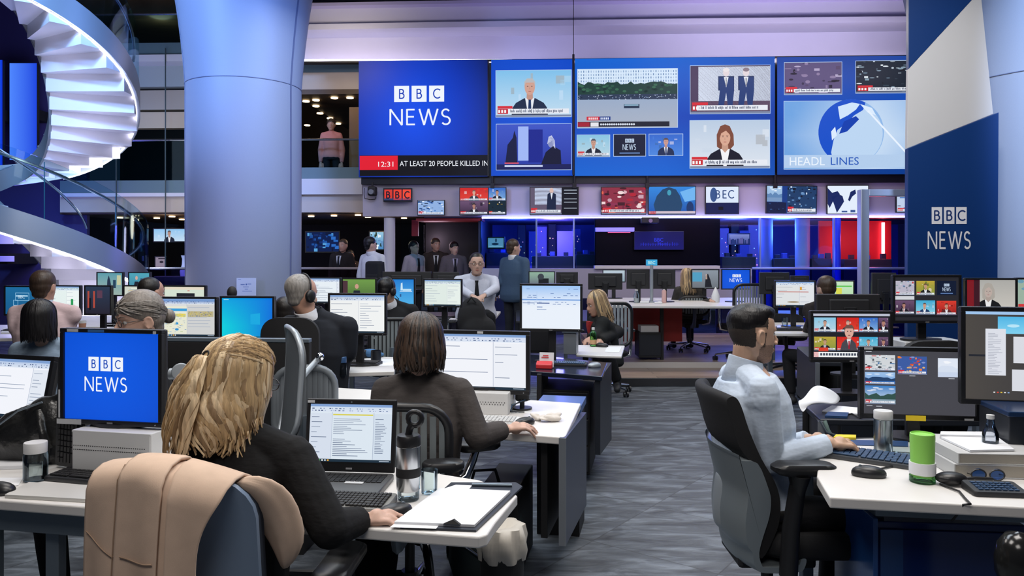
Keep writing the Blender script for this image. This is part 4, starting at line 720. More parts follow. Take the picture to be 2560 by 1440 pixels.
def grid_small(n, m): 
    def f(c):
        c.rect(c.x0, c.y0, c.x1, c.y1, '20242e'); W_, H = (c.x1-c.x0)/n, (c.y1-c.y0)/m
        for i in range(n):
            for j in range(m): c.k = 1; A(i+j*n, cx=.5)(c, c.x0+i*W_+1, c.y0+j*H+1, c.x0+(i+1)*W_-1, c.y0+(j+1)*H-1)
    return f
# --- near left
mA = monitor('near monitor on a white riser showing a white news logo on blue', 137, 822, 424, 1062, 2.70, bluelogo(215, 893, 313, 928, 943, 979, 204, 325), z=.893, bx=.0145)
label_on(mA, 'asset_label', STICK, -.165, -.163, .10, .018); label_on(mA, 'asset_label', STICK, -.205, -.10, .006, .10); label_on(mA, 'sticker', STICK, -.15, .163, .045, .009); label_on(mA, 'sticker', mat('blue_sticker', (.05, .16, .4), .4), -.055, .163, .065, .009); label_on(mA, 'sticker', STICK, .178, .161, .012, .010)
monitor('tilted white-screen monitor at the far left behind a black bag', -80, 890, 150, 1052, 2.98, white(.75, bg='f2f4fb', lines=10), z=.73, yaw=DESKA-.1, pitch=.22, bx=.018)
g = G(); bxs = thing('monitor_riser', 'white perforated monitor riser under the near blue monitor', 'riser', (P(305, 1190, 2.66).x, 2.74, .73), DESKA-.02)
g.bb((-.155, -.11, 0), (.155, .11, .012)); [g.bb((s*.155-.003, -.11, 0), (s*.155+.003, .11, .157)) for s in (-1, 1)]; g.bb((-.155, -.113, .0), (.155, -.107, .157)); g.bb((-.158, -.113, .153), (.158, .113, .161)); g.obj('shell', WPL, bxs, bevel=.002)
g = G()
for r_, z_, n_ in ((0, .108, 34), (1, .098, 40)):
    for i in range(n_): g.box((-.148+i*.29/n_, -.1135, z_-.004*r_), (.0035, .001, .003))
g.obj('vent_holes', BLKM, bxs)
# --- grey-topped woman's monitor and riser
mB = monitor('large monitor of the woman in the grey top with two white document panes', 1078, 826, 1326, 983, 3.78, lambda c: (doc(c, .64, 3, bg='f1f3f9', tool='cfd8ee', side='eceff6', ink='7a86a0')), z=.836, bx=.019)
label_on(mB, 'sticker', STICK, .0, .147, .03, .011)
t = thing('monitor_riser', 'white perforated riser under the grey-topped woman\'s monitor', 'riser', (P(1225, 1035, 3.72).x, 3.80, .73), DESKA)
g = G(); g.bb((-.11, -.11, 0), (.11, .11, .104)); g.obj('shell', WPL, t, bevel=.003); g = G(); [g.box((-.10+i*.0067, -.1106, .05+.010*(i % 2)), (.004, .001, .004)) for i in range(30)]; g.obj('vent_holes', BLKM, t)
# --- middle rows
monitor('coloured schedule monitor left of the teal desktop monitor', 399, 742, 547, 846, 4.5, sheet, z=.73, yaw=DESKA+.1)
monitor('bright teal desktop monitor behind the blonde woman', 548, 740, 690, 850, 4.45, teal, z=.73, yaw=DESKA+.12)
monitor('white-screen monitor facing the suited man with the headset', 818, 733, 969, 838, 5.3, white(.53, lines=9, bg='eef0f0', tool='b8c6da', side='f0f2f2'), z=.73, yaw=DESKA+.1)
monitor('white-screen monitor peeking out beyond the headset man\'s head', 770, 693, 855, 760, 7.0, white(.9, bg='e6eef4'), z=.73)
monitor('green-picture monitor in the back row beside the white one', 852, 695, 944, 760, 7.2, lambda c: (c.rect(c.x0, c.y0, c.x1, c.y1, '6f9a4a', '3f5a30'), c.up(), c.ell(892, 716, 5, 6, 'c89a86'), c.face([(880, 745), (884, 726), (900, 726), (904, 745)], '1c2430'), c.rect(855, 702, 868, 735, '4a3038')), z=.73)
monitor('blue-picture monitor before the dark-haired headset man', 944, 695, 1040, 767, 7.9, lambda c: (c.rect(c.x0, c.y0, c.x1, c.y1, '1c7ad0', '4fb0e8'), c.up(), c.face([(1002, 726), (1003, 708), (1007, 706), (1008, 726)], 'c8e4f4'), c.rect(1008, 722, 1030, 727, 'bfe0f4'), c.rect(1000, 728, 1032, 729, 'dff0fa'), c.rect(1000, 735, 1004, 742, '2a5a90')), z=.73)
monitor('white form monitor beside the small white side table', 1057, 697, 1157, 768, 7.3, white(.62, bg='dfeae4', tool='c4d8d0', side='e6efea', lines=7), z=.73)
monitor('tall white mail-window monitor at the aisle end of the dark desk', 1299, 709, 1456, 828, 5.45, lambda c: (c.grid(c.x0, c.y0, c.x1, c.y1, lambda u, v: mix(C('9cc4f4'), C('e9f0fa'), min(1, v*2.2)), 4, 8), c.up(), c.rect(c.x0, 748, c.x1, 751, '6f9cdc'), c.rect(1341, 728, 1343, 750, 'b9d0f0'), [c.rect(x, y, x+R.uniform(3, 9), y+1.2, '5676b0') for x, y in [(R.uniform(1308, 1440), R.choice([722, 733, 738, 743, 755, 760])) for _ in range(34)]], c.rect(1342, 757, 1374, 759, '2f4f90'), c.rect(1306, 757, 1336, 758.5, '6f86b4'), c.rect(1342, 767, 1356, 768.5, '5676b0'), c.rect(1342, 773, 1366, 774.5, '7f96c0')), z=.73)
monitor('blue page monitor before the man in the pink shirt', 4, 714, 112, 790, 7.0, lambda c: (c.rect(c.x0, c.y0, c.x1, c.y1, '1d6a9c', '155a8a'), c.up(), c.frame(38, 738, 72, 742, 1.5, 'a8d4ec'), c.text('BBC', 44, 746, 8, 'd0e8f6'), c.frame(36, 732, 76, 752, 1.2, '9accea'), c.frame(30, 750, 44, 764, 1.2, '9accea')), z=.73)
monitor('white chart monitor with a green bar right of the pink-shirted man', 118, 713, 208, 788, 7.05, lambda c: (doc(c, .55, 3, bg='e4f0ee', tool='b8d4d8', side='eef6f4'), c.up(), c.rect(180, 748, 187, 778, '2f9a5a'), c.ell(183.5, 749, 3.5, 2, '2f9a5a')), z=.73)
monitor('dim video monitor with red pillars right of the white chart', 207, 713, 284, 788, 6.9, lambda c: (c.rect(c.x0, c.y0, c.x1, c.y1, '2b3a52', '252230'), c.up(), c.rect(243, 726, 258, 745, '5a3c50'), c.up(), [c.rect(x, 728, x+5, 770, 'b04a3c') for x in (216, 232)], c.rect(220, 745, 226, 775, '10141e')), z=.73)
monitor('left one of two bright monitors before the bald man', 304, 713, 400, 770, 7.1, lambda c: (c.rect(c.x0, c.y0, c.x1, c.y1, 'cfd4c8'), c.up(), [c.rect(308+R.uniform(0, 20), y, 340+R.uniform(0, 40), y+2, R.choice(['d8a860', 'b8c0b8', 'e8e8d8', 'c8b088'])) for y in range(720, 760, 3)]), z=.73)
monitor('right one of two bright monitors before the bald man', 402, 713, 521, 770, 7.1, lambda c: (c.rect(c.x0, c.y0, c.x1, c.y1, 'd4e0d0'), c.up(), c.rect(440, 733, 490, 742, '20222a'), c.rect(c.x0, 718, c.x1, 724, 'e4d8c4'), c.rect(470, 726, 476, 728, 'd04a3a')), z=.73)
monitor('left one of the two far picture monitors below the staircase', 238, 680, 313, 740, 8.6, lambda c: (c.rect(c.x0, c.y0, c.x1, c.y1, '5a9aa8', '9ab0a8'), c.up(), c.face([(266, 730), (268, 700), (272, 688), (276, 700), (282, 730)], '203048'), c.rect(295, 688, 306, 712, 'c4c8a0'), c.rect(284, 700, 292, 720, '22405a')), z=.73)
monitor('right one of the two far picture monitors below the staircase', 318, 680, 380, 735, 8.5, lambda c: (c.rect(c.x0, c.y0, c.x1, c.y1, '4fa4b8', '3a7a98'), c.up(), c.ell(341, 695, 3.5, 5, 'd0a898'), c.face([(332, 720), (336, 704), (346, 704), (350, 720)], '181c28'), c.rect(352, 696, 372, 718, '1c4468')), z=.73)
# --- platform and far right
monitor('small monitor with the white news logo on the raised platform', 1803, 672, 1876, 724, 10.2, bluelogo(1831, 686, 1852, 693, 696, 705, 1824, 1855), z=.88, yaw=-.06)
monitor('video monitor right of the blonde woman on the platform', 1728, 673, 1798, 722, 10.6, lambda c: (c.rect(c.x0, c.y0, c.x1, c.y1, '8a94a0', '6a7078'), c.up(), c.rect(1731, 681, 1755, 704, '4f9cc0'), c.face([(1762, 718), (1764, 690), (1770, 684), (1776, 700), (1780, 718)], '1a1c24'), c.rect(1764, 686, 1768, 698, 'c8b0a4')), z=.88, yaw=-.06)
monitor('picture monitor between standing man and black monitor backs', 1321, 678, 1388, 712, 10.4, lambda c: (c.rect(c.x0, c.y0, c.x1, c.y1, '8fb09c', '6a7480'), c.up(), c.ell(1352, 692, 8, 8, '3a4048'), c.rect(1346, 696, 1372, 710, '191c22')), z=.73, yaw=-.06)
monitor('pale monitor behind the black monitor backs on the platform', 1506, 674, 1564, 706, 11.0, lambda c: (c.rect(c.x0, c.y0, c.x1, c.y1, 'b8c8d4', '8aa0b0'), c.up(), c.rect(1520, 683, 1552, 690, 'e4ecd4')), z=.88, yaw=-.06)
monitor('white planner monitor before the brown-haired man on the right', 1937, 701, 2037, 769, 8.2, lambda c: (doc(c, .62, 5, bg='dde0e2', tool='c8d4e4', side='dfe2e6', ink='8a90a0'), c.up(), c.rect(1946, 729, 2020, 730.5, 'c06050'), c.rect(1999, 717, 2004, 725, 'd8a040'), c.ell(1983, 755, 15, 2, '9a8a70')), z=.73, yaw=-.12)
monitor('green planner monitor behind the brown-haired man on the right', 2052, 701, 2134, 768, 8.6, lambda c: (c.rect(c.x0, c.y0, c.x1, c.y1, 'c8e4c4', 'a8d8a0'), c.up(), c.rect(2086, 714, 2128, 717, '58c050'), c.rect(2090, 720, 2104, 735, 'd8d850')), z=.73, yaw=-.12)
for lb, x0, y0, x1, y1, d, zz in (('black monitor back beside the standing man\'s shoulder', 1390, 680, 1445, 712, 9.9, .73), ('wide black monitor back behind the red-bloused woman', 1470, 683, 1556, 724, 9.3, .73), ('left one of the paired black monitors at the sign pole', 1566, 673, 1624, 722, 10.3, .88), ('right one of the paired black monitors at the sign pole', 1632, 673, 1688, 722, 10.3, .88), ('black monitor back in front of the blue glass railing', 1898, 681, 1972, 735, 9.3, .73), ('low black monitor back behind the white planner monitor', 1975, 689, 2022, 712, 9.6, .73), ('black monitor back right of the silver goal-post frame', 2178, 682, 2238, 760, 8.2, .73), ('wide grey monitor back behind the news mosaic monitor', 2038, 735, 2196, 800, 5.0, .73), ('long black monitor back under the men behind the glass', 955, 679, 1080, 722, 9.6, .73), ('long black monitor back left of the seated man in the tie', 1082, 680, 1150, 722, 9.7, .73)):
    monitor(lb, x0, y0, x1, y1, d, None, z=zz, yaw=-.06 if d > 6 else -.05, back=True)
# --- right-hand cluster
def six(c):
    c.rect(c.x0, c.y0, c.x1, c.y1, '26262c')
    cells = [(patches, 2238, 702, 2285, 738), (A(3, cx=.5), 2290, 702, 2336, 738), (minilogo, 2342, 702, 2390, 738), (A(4, cx=.45), 2237, 751, 2285, 785), (A(5, cx=.45), 2289, 751, 2337, 786), (A(6, cx=.5), 2341, 752, 2390, 787)]
    for i, (fn, *r) in enumerate(cells): c.k = 1; fn(c, *r, *(('b8b4c4', STREET) if fn is patches else ()))
    c.k = 1; c.rect(2237, 740, 2285, 749, 'd0d2d8'); c.rect(c.x0, 788, c.x1, 793, '14161c')
monitor('six-picture monitor standing high behind the dark-haired man\'s desk', 2230, 687, 2402, 808, 4.9, six, z=.95, yaw=-.02)
def eight(c):
    c.rect(c.x0, c.y0, c.x1, c.y1, '1a1c24'); c.up(); c.rect(c.x0, c.y0, c.x1, 790, 'b8bccc')
    cells = [(0, 2035, 794, 2089, 830), (1, 2092, 794, 2146, 830), (2, 2147, 794, 2193, 830), (4, 2195, 794, 2219, 830), (3, 2035, 842, 2089, 876), (1, 2092, 842, 2146, 876), (5, 2147, 842, 2193, 876), (4, 2195, 842, 2219, 876)]
    for i, *r in cells: c.k = 2; A(i, cx=.5)(c, *r)
    c.k = 14; c.face([(2100, 876), (2104, 858), (2113, 848), (2128, 848), (2138, 858), (2142, 876)], '46444c'); c.rect(2117, 838, 2127, 850, 'c89888'); c.up(); c.ell(2122, 830, 11, 15, 'd8a898'); c.up(); c.face([(2110.5, 829), (2110, 819), (2115, 812), (2129, 812), (2134, 819), (2133.5, 829), (2131, 821), (2113, 821)], '6a5048'); c.face([(2116, 848), (2126, 848), (2122, 872)], 'e8e8ee'); c.up(); c.rect(2120, 852, 2123.5, 872, 'a01830'); c.ell(2118, 828, 1.5, 1.1, '30202a'); c.ell(2126, 828, 1.5, 1.1, '30202a'); c.ell(2122, 838, 3.4, 1.0, '8a4a48')
    c.rect(2034, 880, 2219, 893, 'eef0f2'); c.rect(2034, 880, 2046, 893, 'd83030'); c.up(); [c.rect(2050+7*i, 883, 2055+7*i, 889, '40485a') for i in range(23)]; c.rect(2046, 869, 2070, 878, 'd8402c')
monitor('news mosaic monitor with a newsreader over red tiles', 2025, 777, 2230, 906, 4.2, eight, z=.73, yaw=-.05)
def desktop(c):
    c.rect(c.x0, c.y0, c.x1, c.y1, '45454c'); 
    cells = [(patches, 2168, 889, 2240, 928), (scenery, 2168, 932, 2240, 962), (scenery, 2168, 966, 2241, 1012), (patches, 2246, 891, 2315, 936), (scenery, 2341, 894, 2410, 941)]
    args = [('d0d4d8', STREET, 40), ('9cc0e8', '6f9cd8', '20406a', '3a70b8'), ('2f7ac0', 'c8dcec', '30504a', '88a0b0'), ('3a5aa0', ['d84a2c', 'f08030', '3060c0', 'e0b070', 'b02840', '8090c8'], 40), ('dce4f2', 'e6ecf6', 'd4deee', 'c8d4ea', False)]
    for (fn, *r), a in zip(cells, args): c.k = 1; fn(c, *r, *a)
    c.k = 1; [c.rect(x, y, x+14, y+1.5, 'c8ccd4') for x, y in ((2274, 939), (2366, 944), (2170, 880), (2172, 1016), (2195, 1017))]
mC = monitor('desktop monitor with small pictures on dark grey and a yellow sticker', 2154, 868, 2438, 1048, 3.15, desktop, z=.73, yaw=-.14, bx=.017)
label_on(mC, 'yellow_sticker', YEL, -.015, -.143, .078, .022); label_on(mC, 'asset_label', STICK, .19, -.143, .035, .008); label_on(mC, 'asset_label', STICK, -.20, .142, .034, .009)
def windows(c):
    c.grid(c.x0, c.y0, c.x1, c.y1, lambda u, v: mix(C('4c4844'), C('34343a'), u), 6, 6); c.up(); c.rect(c.x0, c.y0, c.x1, 787, '9fc4ec'); c.rect(2500, 792, c.x1, 835, '4fb4e4', '7fd0f0'); c.rect(2434, 888, 2480, 893, '23262e'); c.up(); c.ell(2535, 815, 14, 4, 'b8e4f6'); c.rect(2472, 823, 2518, 940, 'dcdfe8'); c.rect(2535, 842, 2600, 908, 'd8dae2'); c.rect(2532, 924, 2600, 978, 'd8dae2'); c.up()
    for i in range(26): c.rect(2478, 834+4*i, 2478+R.uniform(8, 34), 835.3+4*i, 'a6aab8')
    for i in range(5): c.rect(2490+8*i, 981, 2494+8*i, 984, ['e0e0e0', 'd84a3a', 'e0c040', 'e0e0e0', '88a8d8'][i])
monitor('large document monitor cut off at the right edge', 2414, 768, 2700, 1014, 2.95, windows, z=.73, yaw=-.20, bx=.018)
monitor('newsreader monitor at the back right with a woman in a black jacket', 2414, 695, 2538, 790, 4.6, lambda c: (anchor(c, c.x0, c.y0, c.x1, 782, 'a9a8a4', 'c8c4bc', '15161a', 'a8a29a', 'b8a8a0', shirt='e8e8e8', female=True, cx=.45, third=False, deco=False), c.rect(c.x0, c.y0, 2436, 782, '7c1620'), c.rect(2436, c.y0, 2450, 782, '3a1420')), z=.73, yaw=-.12)
monitor('monitor at the back right edge with a pale picture', 2541, 694, 2660, 785, 4.6, lambda c: patches(c, c.x0, c.y0, c.x1, c.y1, '9ab0a0', ['c08a60', '6a9ab0', 'd8d8c8', '405060'], 24), z=.73, yaw=-.12)
# ================================================================ DESKS
def desk(label, pts, th=.03, m=None, z=.73, legs=(), legm=None, legz=0, bevel=.006, apron=None):
    q = [PZ(px, py, z) for px, py in pts]; cx = sum(p.x for p in q)/len(q); cy = sum(p.y for p in q)/len(q); t = thing('desk', label, 'desk', (cx, cy, legz))
    G().prism([(p.x-cx, p.y-cy) for p in q], z-th-legz, z-legz).obj('desktop', m or WHT, t, bevel=bevel, seg=3)
    for x, y in legs: G().bb((x-cx-.022, y-cy-.022, 0), (x-cx+.022, y-cy+.022, z-th-legz)).obj('leg', legm or GREY, t, bevel=.003)
    if apron: (x0, y0), (x1, y1) = apron; a = V((x0-cx, y0-cy, 0)); b = V((x1-cx, y1-cy, 0)); g = G(); mid = (a+b)/2; g.box((mid.x, mid.y, z-th-.045-legz), ((b-a).length, .02, .085), math.atan2((b-a).y, (b-a).x)); g.obj('rail', legm or GREY, t, bevel=.002)
    t['cx'] = cx; t['cy'] = cy; return t
def endpanel(t, pts, thick, m, name='end_panel', edge=None):   # upright panel given by four world points (front top, back top, back bottom, front bottom)
    o = V(t.location); q = [V(p)-o for p in pts]; d = (q[1]-q[0]); n = V((d.y, -d.x, 0)).normalized()*thick
    G().rings([q, [p+n for p in q]]).obj(name, m, t, bevel=.002)
    if edge: e = G(); a, b = q[0], q[3]; f = -d.normalized()*.012; e.rings([[a, b, b+n, a+n], [a+f, b+f, b+n+f, a+n+f]]); e.obj('panel_edge', edge, t)
D1 = desk('long white desk of the blonde woman in the black top', [(-180, 1236), (1196, 1342), (1218, 1336), (1238, 1306), (1294, 1238), (1200, 1200), (1000, 1168), (-180, 1092)], legs=[(-1.72, 2.52), (-1.50, 2.50), (-1.45, 2.9), (-.98, 2.72)], apron=((-1.9, 2.53), (-.75, 2.30)), th=.034)
D2 = desk('white desk of the woman in the grey top', [(860, 1052), (1130, 1072), (1408, 1093), (1414, 1090), (1452, 1008), (1100, 985), (830, 968)], legs=[(-.75, 3.75), (-.72, 4.0)], th=.034)
ED = mat('edge_trim', (.20, .22, .25), .45, .3)
endpanel(D2, [P(1398, 1094, 3.22), P(1452, 1030, 3.99), P(1452, 1262, 3.99), P(1398, 1362, 3.22)], .03, mat('navy_panel', (.012, .02, .045), .35), edge=ED)
endpanel(D2, [P(1352, 1098, 3.35), P(1400, 1040, 3.95), P(1400, 1255, 3.95), P(1352, 1345, 3.35)], .03, BLKM, 'inner_panel')
t = thing('reflection_block', 'low blue-topped shelf behind the grey-topped woman\'s desk', 'shelf', (P(1400, 1010, 4.2).x, 4.2, 0), DESKA); G().bb((-.12, -.14, .66), (.13, .16, .70)).obj('top', mat('reflection_blue', (.05, .12, .33), .3), t, bevel=.003); G().bb((-.11, -.12, 0), (.12, .15, .66)).obj('body', BLKM, t)  # made-up block whose blue top paints a reflection at the desk's back
D4 = desk('black desk end with the red leaflet box beside the aisle', [(1130, 915), (1330, 928), (1505, 941), (1519, 906), (1330, 886), (1130, 880)], m=mat('dark_gloss', (.012, .016, .032), .16), legs=(), th=.03)
endpanel(D4, [P(1487, 946, 4.9), P(1517, 906, 5.55), P(1517, 1098, 5.55), P(1487, 1137, 4.9)], .035, DARK, edge=None); endpanel(D4, [P(1342, 936, 5.02), P(1360, 905, 5.5), P(1360, 1080, 5.5), P(1342, 1110, 5.02)], .03, BLKM, 'inner_panel')
t = thing('desk_pedestal', 'black drawer pedestal under the black aisle desk', 'pedestal', (P(1420, 1000, 5.3).x, 5.3, 0), DESKA); G().bb((-.19, -.2, .04), (.17, .25, .60)).obj('body', BLKM, t, bevel=.005); [G().bb((-.18, -.21, .06+.18*i), (.16, -.198, .225+.18*i)).obj('drawer', DARK, t, bevel=.003) for i in range(3)]
D3 = desk('white desk of the man in the pale blue shirt', [(2042, 1190), (2074, 1243), (2640, 1272), (2640, 1085), (2052, 1098)], legs=[(1.28, 2.68), (1.9, 2.66), (1.2, 3.1)], apron=((1.25, 2.62), (1.95, 2.52)), th=.036)
D5 = desk('dark desk with the crumpled paper behind the pale-shirted man', [(2010, 1012), (2050, 1048), (2160, 1050), (2640, 1050), (2640, 1000), (2160, 1000)], m=DARK, th=.03); endpanel(D5, [P(2006, 1020, 3.9), P(2008, 1014, 4.1), P(2008, 1180, 4.1), P(2006, 1190, 3.9)], .03, BLKM); endpanel(D5, [P(2044, 1052, 3.58), P(2016, 1016, 4.0), P(2016, 1180, 4.0), P(2044, 1230, 3.58)], .03, BLKM, edge=ED)
D6 = desk('dark desk end right of the aisle below the news mosaic monitor', [(1992, 866), (2038, 905), (2400, 912), (2400, 866)], m=DARK, th=.03); endpanel(D6, [P(2038, 907, 5.46), P(1992, 868, 6.4), P(1992, 985, 6.4), P(2038, 1040, 5.46)], .03, DARK, edge=ED); 
t = thing('cable_cabinet', 'black cable cabinet under the dark desk right of the aisle', 'cabinet', (P(2140, 950, 5.6).x, 5.6, 0)); G().bb((-.2, -.15, 0), (.4, .4, .66)).obj('body', BLKM, t, bevel=.004); G().bb((-.18, -.162, .05), (.38, -.15, .62)).obj('door', DARK, t, bevel=.003)
desk('white desk before the suited man with the headset', [(640, 938), (986, 928), (992, 893), (700, 884)], th=.03, legs=[(-.9, 5.3), (-.9, 5.7)]); desk('white desk in front of the pink-shirted man', [(-200, 850), (192, 842), (192, 812), (-200, 812)], th=.03, legs=[(-4.4, 7.6), (-4.3, 8.2)])
desk('white desk below the two monitors of the bald man', [(250, 852), (526, 852), (526, 812), (250, 812)], th=.03, legs=[(-3.7, 7.6), (-3.2, 7.6)]); desk('white desk below the two far picture monitors', [(200, 817), (420, 817), (420, 790), (200, 790)], th=.03, legs=[(-4.6, 9.2), (-4.2, 9.2)])
desk('white desk row under the green and blue picture monitors', [(740, 842), (1120, 838), (1120, 812), (760, 812)], th=.03, legs=[(-1.6, 7.6), (-1.2, 7.6)]); desk('small white side table with a green cup', [(1120, 800), (1236, 797), (1252, 778), (1150, 775)], th=.03, legs=[(-.3, 9.6), (-.5, 9.9)])
desk('small white table of the woman with the red blouse', [(1500, 889), (1554, 890), (1562, 864), (1440, 862), (1440, 886)], th=.02, legs=[(.6, 6.2), (.7, 6.4)], legm=BLKM); desk('dark wooden desk under the back monitors by the standing man', [(1290, 802), (1560, 802), (1560, 775), (1290, 775)], th=.03, m=DARK, legs=[(.4, 9.9), (.7, 9.9)])
desk('dark desk under the long black monitor backs', [(940, 795), (1160, 795), (1160, 780), (940, 780)], th=.03, m=DARK, legs=[(-1.3, 9.4), (-.8, 9.4)])
D7 = desk('white desk of the brown-haired man at the right', [(1884, 832), (2030, 834), (2160, 836), (2160, 806), (1900, 806)], th=.03, legs=[(2.75, 8.1), (2.75, 8.3)]); desk('dark desk under the black monitors by the blue railing', [(1880, 788), (2260, 788), (2260, 776), (1880, 776)], th=.03, m=DARK, legs=[(3.4, 9.9), (4.4, 9.9)])
DP = desk('long white platform desk with a red front panel', [(1478, 764), (1902, 766), (1902, 744), (1478, 744)], z=.88, th=.03, legz=.15, legs=[(1.2, 9.95), (1.95, 9.9), (3.1, 10.0)], legm=BLKM)
o = V(DP.location); a, b = PZ(1562, 757, .88)-o, PZ(1712, 757, .88)-o; G().bb((a.x, a.y+.15, .2), (b.x, a.y+.18, .70)).obj('front_panel', mat('panel_red', (.30, .015, .012), .5), DP, bevel=.003)
desk('dark desk on the right under the newsreader monitors', [(2390, 1000), (2640, 1000), (2640, 925), (2390, 925)], m=DARK, th=.03, legs=[(2.6, 4.2), (3.0, 4.9)])
desk('dark desk behind the black fabric divider', [(380, 960), (705, 965), (700, 900), (400, 900)], m=DARK, th=.03, legs=[(-2.0, 4.6), (-1.6, 5.2)])
# --- dividers
t = thing('desk_divider', 'black fabric desk divider behind the silver monitor arm', 'divider', (P(580, 1000, 3.95).x, 3.95, 0), DESKA+.1); G().bb((-.42, -.02, .3), (.42, .02, 1.055)).obj('panel', FAB, t, bevel=.006); G().bb((-.42, -.022, 1.055), (.42, .022, 1.075)).obj('top_rail', GREY, t, bevel=.003); [G().bb((s*.4-.02, -.1, 0), (s*.4+.02, .1, .3)).obj('foot', BLKM, t) for s in (-1, 1)]
t = thing('desk_divider', 'dark low divider in front of the pink-shirted man\'s row', 'divider', (P(120, 900, 4.9).x, 5.2, 0), 0); G().bb((-1.4, -.02, 0), (1.0, .02, .80)).obj('panel', BLKM, t, bevel=.006); G().bb((-1.4, -.022, .80), (1.0, .022, .815)).obj('top_rail', GREY, t)
t = thing('blue_cabinet', 'glossy dark blue low cabinet under the pale-shirted man\'s desk', 'cabinet', (P(2328, 1300, 2.75).x, 2.78, 0), -.09); BG = mat('blue_gloss', (.006, .020, .11), .16)
G().bb((-.245, -.18, .02), (.245, .2, .585)).obj('body', BG, t, bevel=.004); G().bb((-.235, -.188, .05), (.235, -.18, .56)).obj('door', BG, t, bevel=.003); G().bb((-.262, -.2, 0), (-.246, .2, .60)).obj('side_panel', mat('blue_edge', (.012, .06, .22), .2), t, bevel=.002); G().bb((-.235, -.192, .05), (-.16, -.188, .56)).obj('trim_strip', mat('blue_trim', (.01, .045, .16), .25), t)
# ================================================================ CHAIRS
BACKG = mat('chair_shell', (.20, .225, .25), .42, .25); SLAT = mat('chair_slat', (.22, .25, .26), .5, .2)
def caster(g, p):
    for s in (-1, 1): g.cyl((p[0]+s*.008, p[1], p[2]), (p[0]+s*.026, p[1], p[2]), .028, n=14)
    g.cyl((p[0], p[1], p[2]), (p[0], p[1], p[2]+.045), .009, n=8); return g
def chair_base(t, m=None, r=.30, z0=.0, zh=.11, rot=.3, lift=.40, lm=None):
    m = m or CHR
    for i in range(5):
        a = rot+2*PI*i/5; q = (math.cos(a)*r, math.sin(a)*r)
        lg = G().tube([(q[0]*.08, q[1]*.08, zh), (q[0]*.5, q[1]*.5, zh-.012), (q[0], q[1], .075)], [.026, .021, .014], 8, flat=.7).obj('base_leg', m, t, smooth=50)
        caster(G(), (q[0], q[1], .029)).obj('caster', BLK, lg, smooth=40)
    G().cyl((0, 0, zh-.03), (0, 0, zh+.06), .036).cyl((0, 0, zh+.05), (0, 0, lift), .021).obj('gas_lift', lm or BLK, t, smooth=40)
def rr(w_, h, r, n=6):   # rounded rectangle outline
    out = []
    for cx, cy, a in ((w_/2-r, h/2-r, 0), (-w_/2+r, h/2-r, 90), (-w_/2+r, -h/2+r, 180), (w_/2-r, -h/2+r, 270)):
        out += [(cx+r*math.cos(math.radians(a+90*i/n)), cy+r*math.sin(math.radians(a+90*i/n))) for i in range(n+1)]
    return out
def chair(label, loc, rz, style='mesh', zs=.47, top=.96, arms=True, base=CHR, backw=.44, frame=None, slat=None, group=None):
    t = thing('office_chair', label, 'chair', loc, rz, group); frame = frame or BLK
    ol = rr(.47, .45, .13); G().rings([[(x*s, y*s+.02, zs+dz_) for x, y in ol] for s, dz_ in ((.90, -.055), (1, -.04), (1, -.012), (.93, .0))]).obj('seat', FAB, t, smooth=50)
    G().box((0, 0, zs-.085), (.2, .26, .06)).obj('tilt_mechanism', BLKM, t, bevel=.01)
    H = top-zs-.08; zc = zs+.08+H/2; B = lambda x, z: (x, -.235-.10*max(0, z-.1)-.05*math.cos(3*z)+.10*(x/backw)**2*1.0, zc+z-.0)
    ol = rr(backw, H, .10); zoff = lambda z: z
    if style == 'mesh':
        G().tube([B(x, z) for x, z in ol], .019, 8, closed=True).obj('back_frame', frame, t, smooth=60); g = G()
        for i in range(11):
            x = -backw*.44+backw*.88*i/10; hz = H/2+.005 if abs(x) < backw*.32 else H/2-.035
            g.tube([B(x, -hz+2*hz*k/6) for k in range(7)],   .0145, 6, flat=.35, up=(0, 1, 0))
        g.obj('back_slats', slat or SLAT, t, smooth=60)
    else:
        g = G(); n = len(ol); fr = [[B(x*s, z*s) for x, z in ol] for s in (.15, .6, .93, 1.0)]; g.rings([[V(p)+V((0, .03*(1-s*.6), 0)) for p in r] for r, s in zip(fr, (.1, .4, .9, 1))] + [[V(p)+V((0, -.025, 0)) for p in r] for r in fr[::-1]]); g.obj('backrest', FAB if style == 'solid' else frame, t, smooth=60)
    G().tube([(0, -.05, zs-.08), (0, -.25, zs-.07), (0, -.30, zs+.05), (0, -.29, zs+.22)], [.03, .028, .025, .022], 8, flat=1.6).obj('back_support', GREY if style == 'mesh' else BLKM, t, smooth=50)
    if arms:
        for s in (-1, 1):
            ar = G().tube([(s*.18, -.02, zs-.07), (s*.27, -.02, zs-.05), (s*.285, -.02, zs+.05), (s*.28, -.01, zs+.20)], [.018, .02, .02, .017], 8).obj('arm', base if base is CHR else BLK, t, smooth=50)
            G().rings([[(s*.28+x*k, .03+y*k, zs+.205+z_) for x, y in rr(.085, .25, .04)] for k, z_ in ((.9, 0), (1, .008), (1, .022), (.88, .03))]).obj('arm_pad', BLK, ar, smooth=50)
    chair_base(t, base, zh=.11, lift=zs-.1); return t
chair('black slatted office chair of the woman in the grey top', (P(1004, 1200, 2.98).x, 3.22, 0), -.05, 'mesh', zs=.45, top=.915, arms=False, backw=.40)
ch = bpy.data.objects['office_chair']
o = V(ch.location)
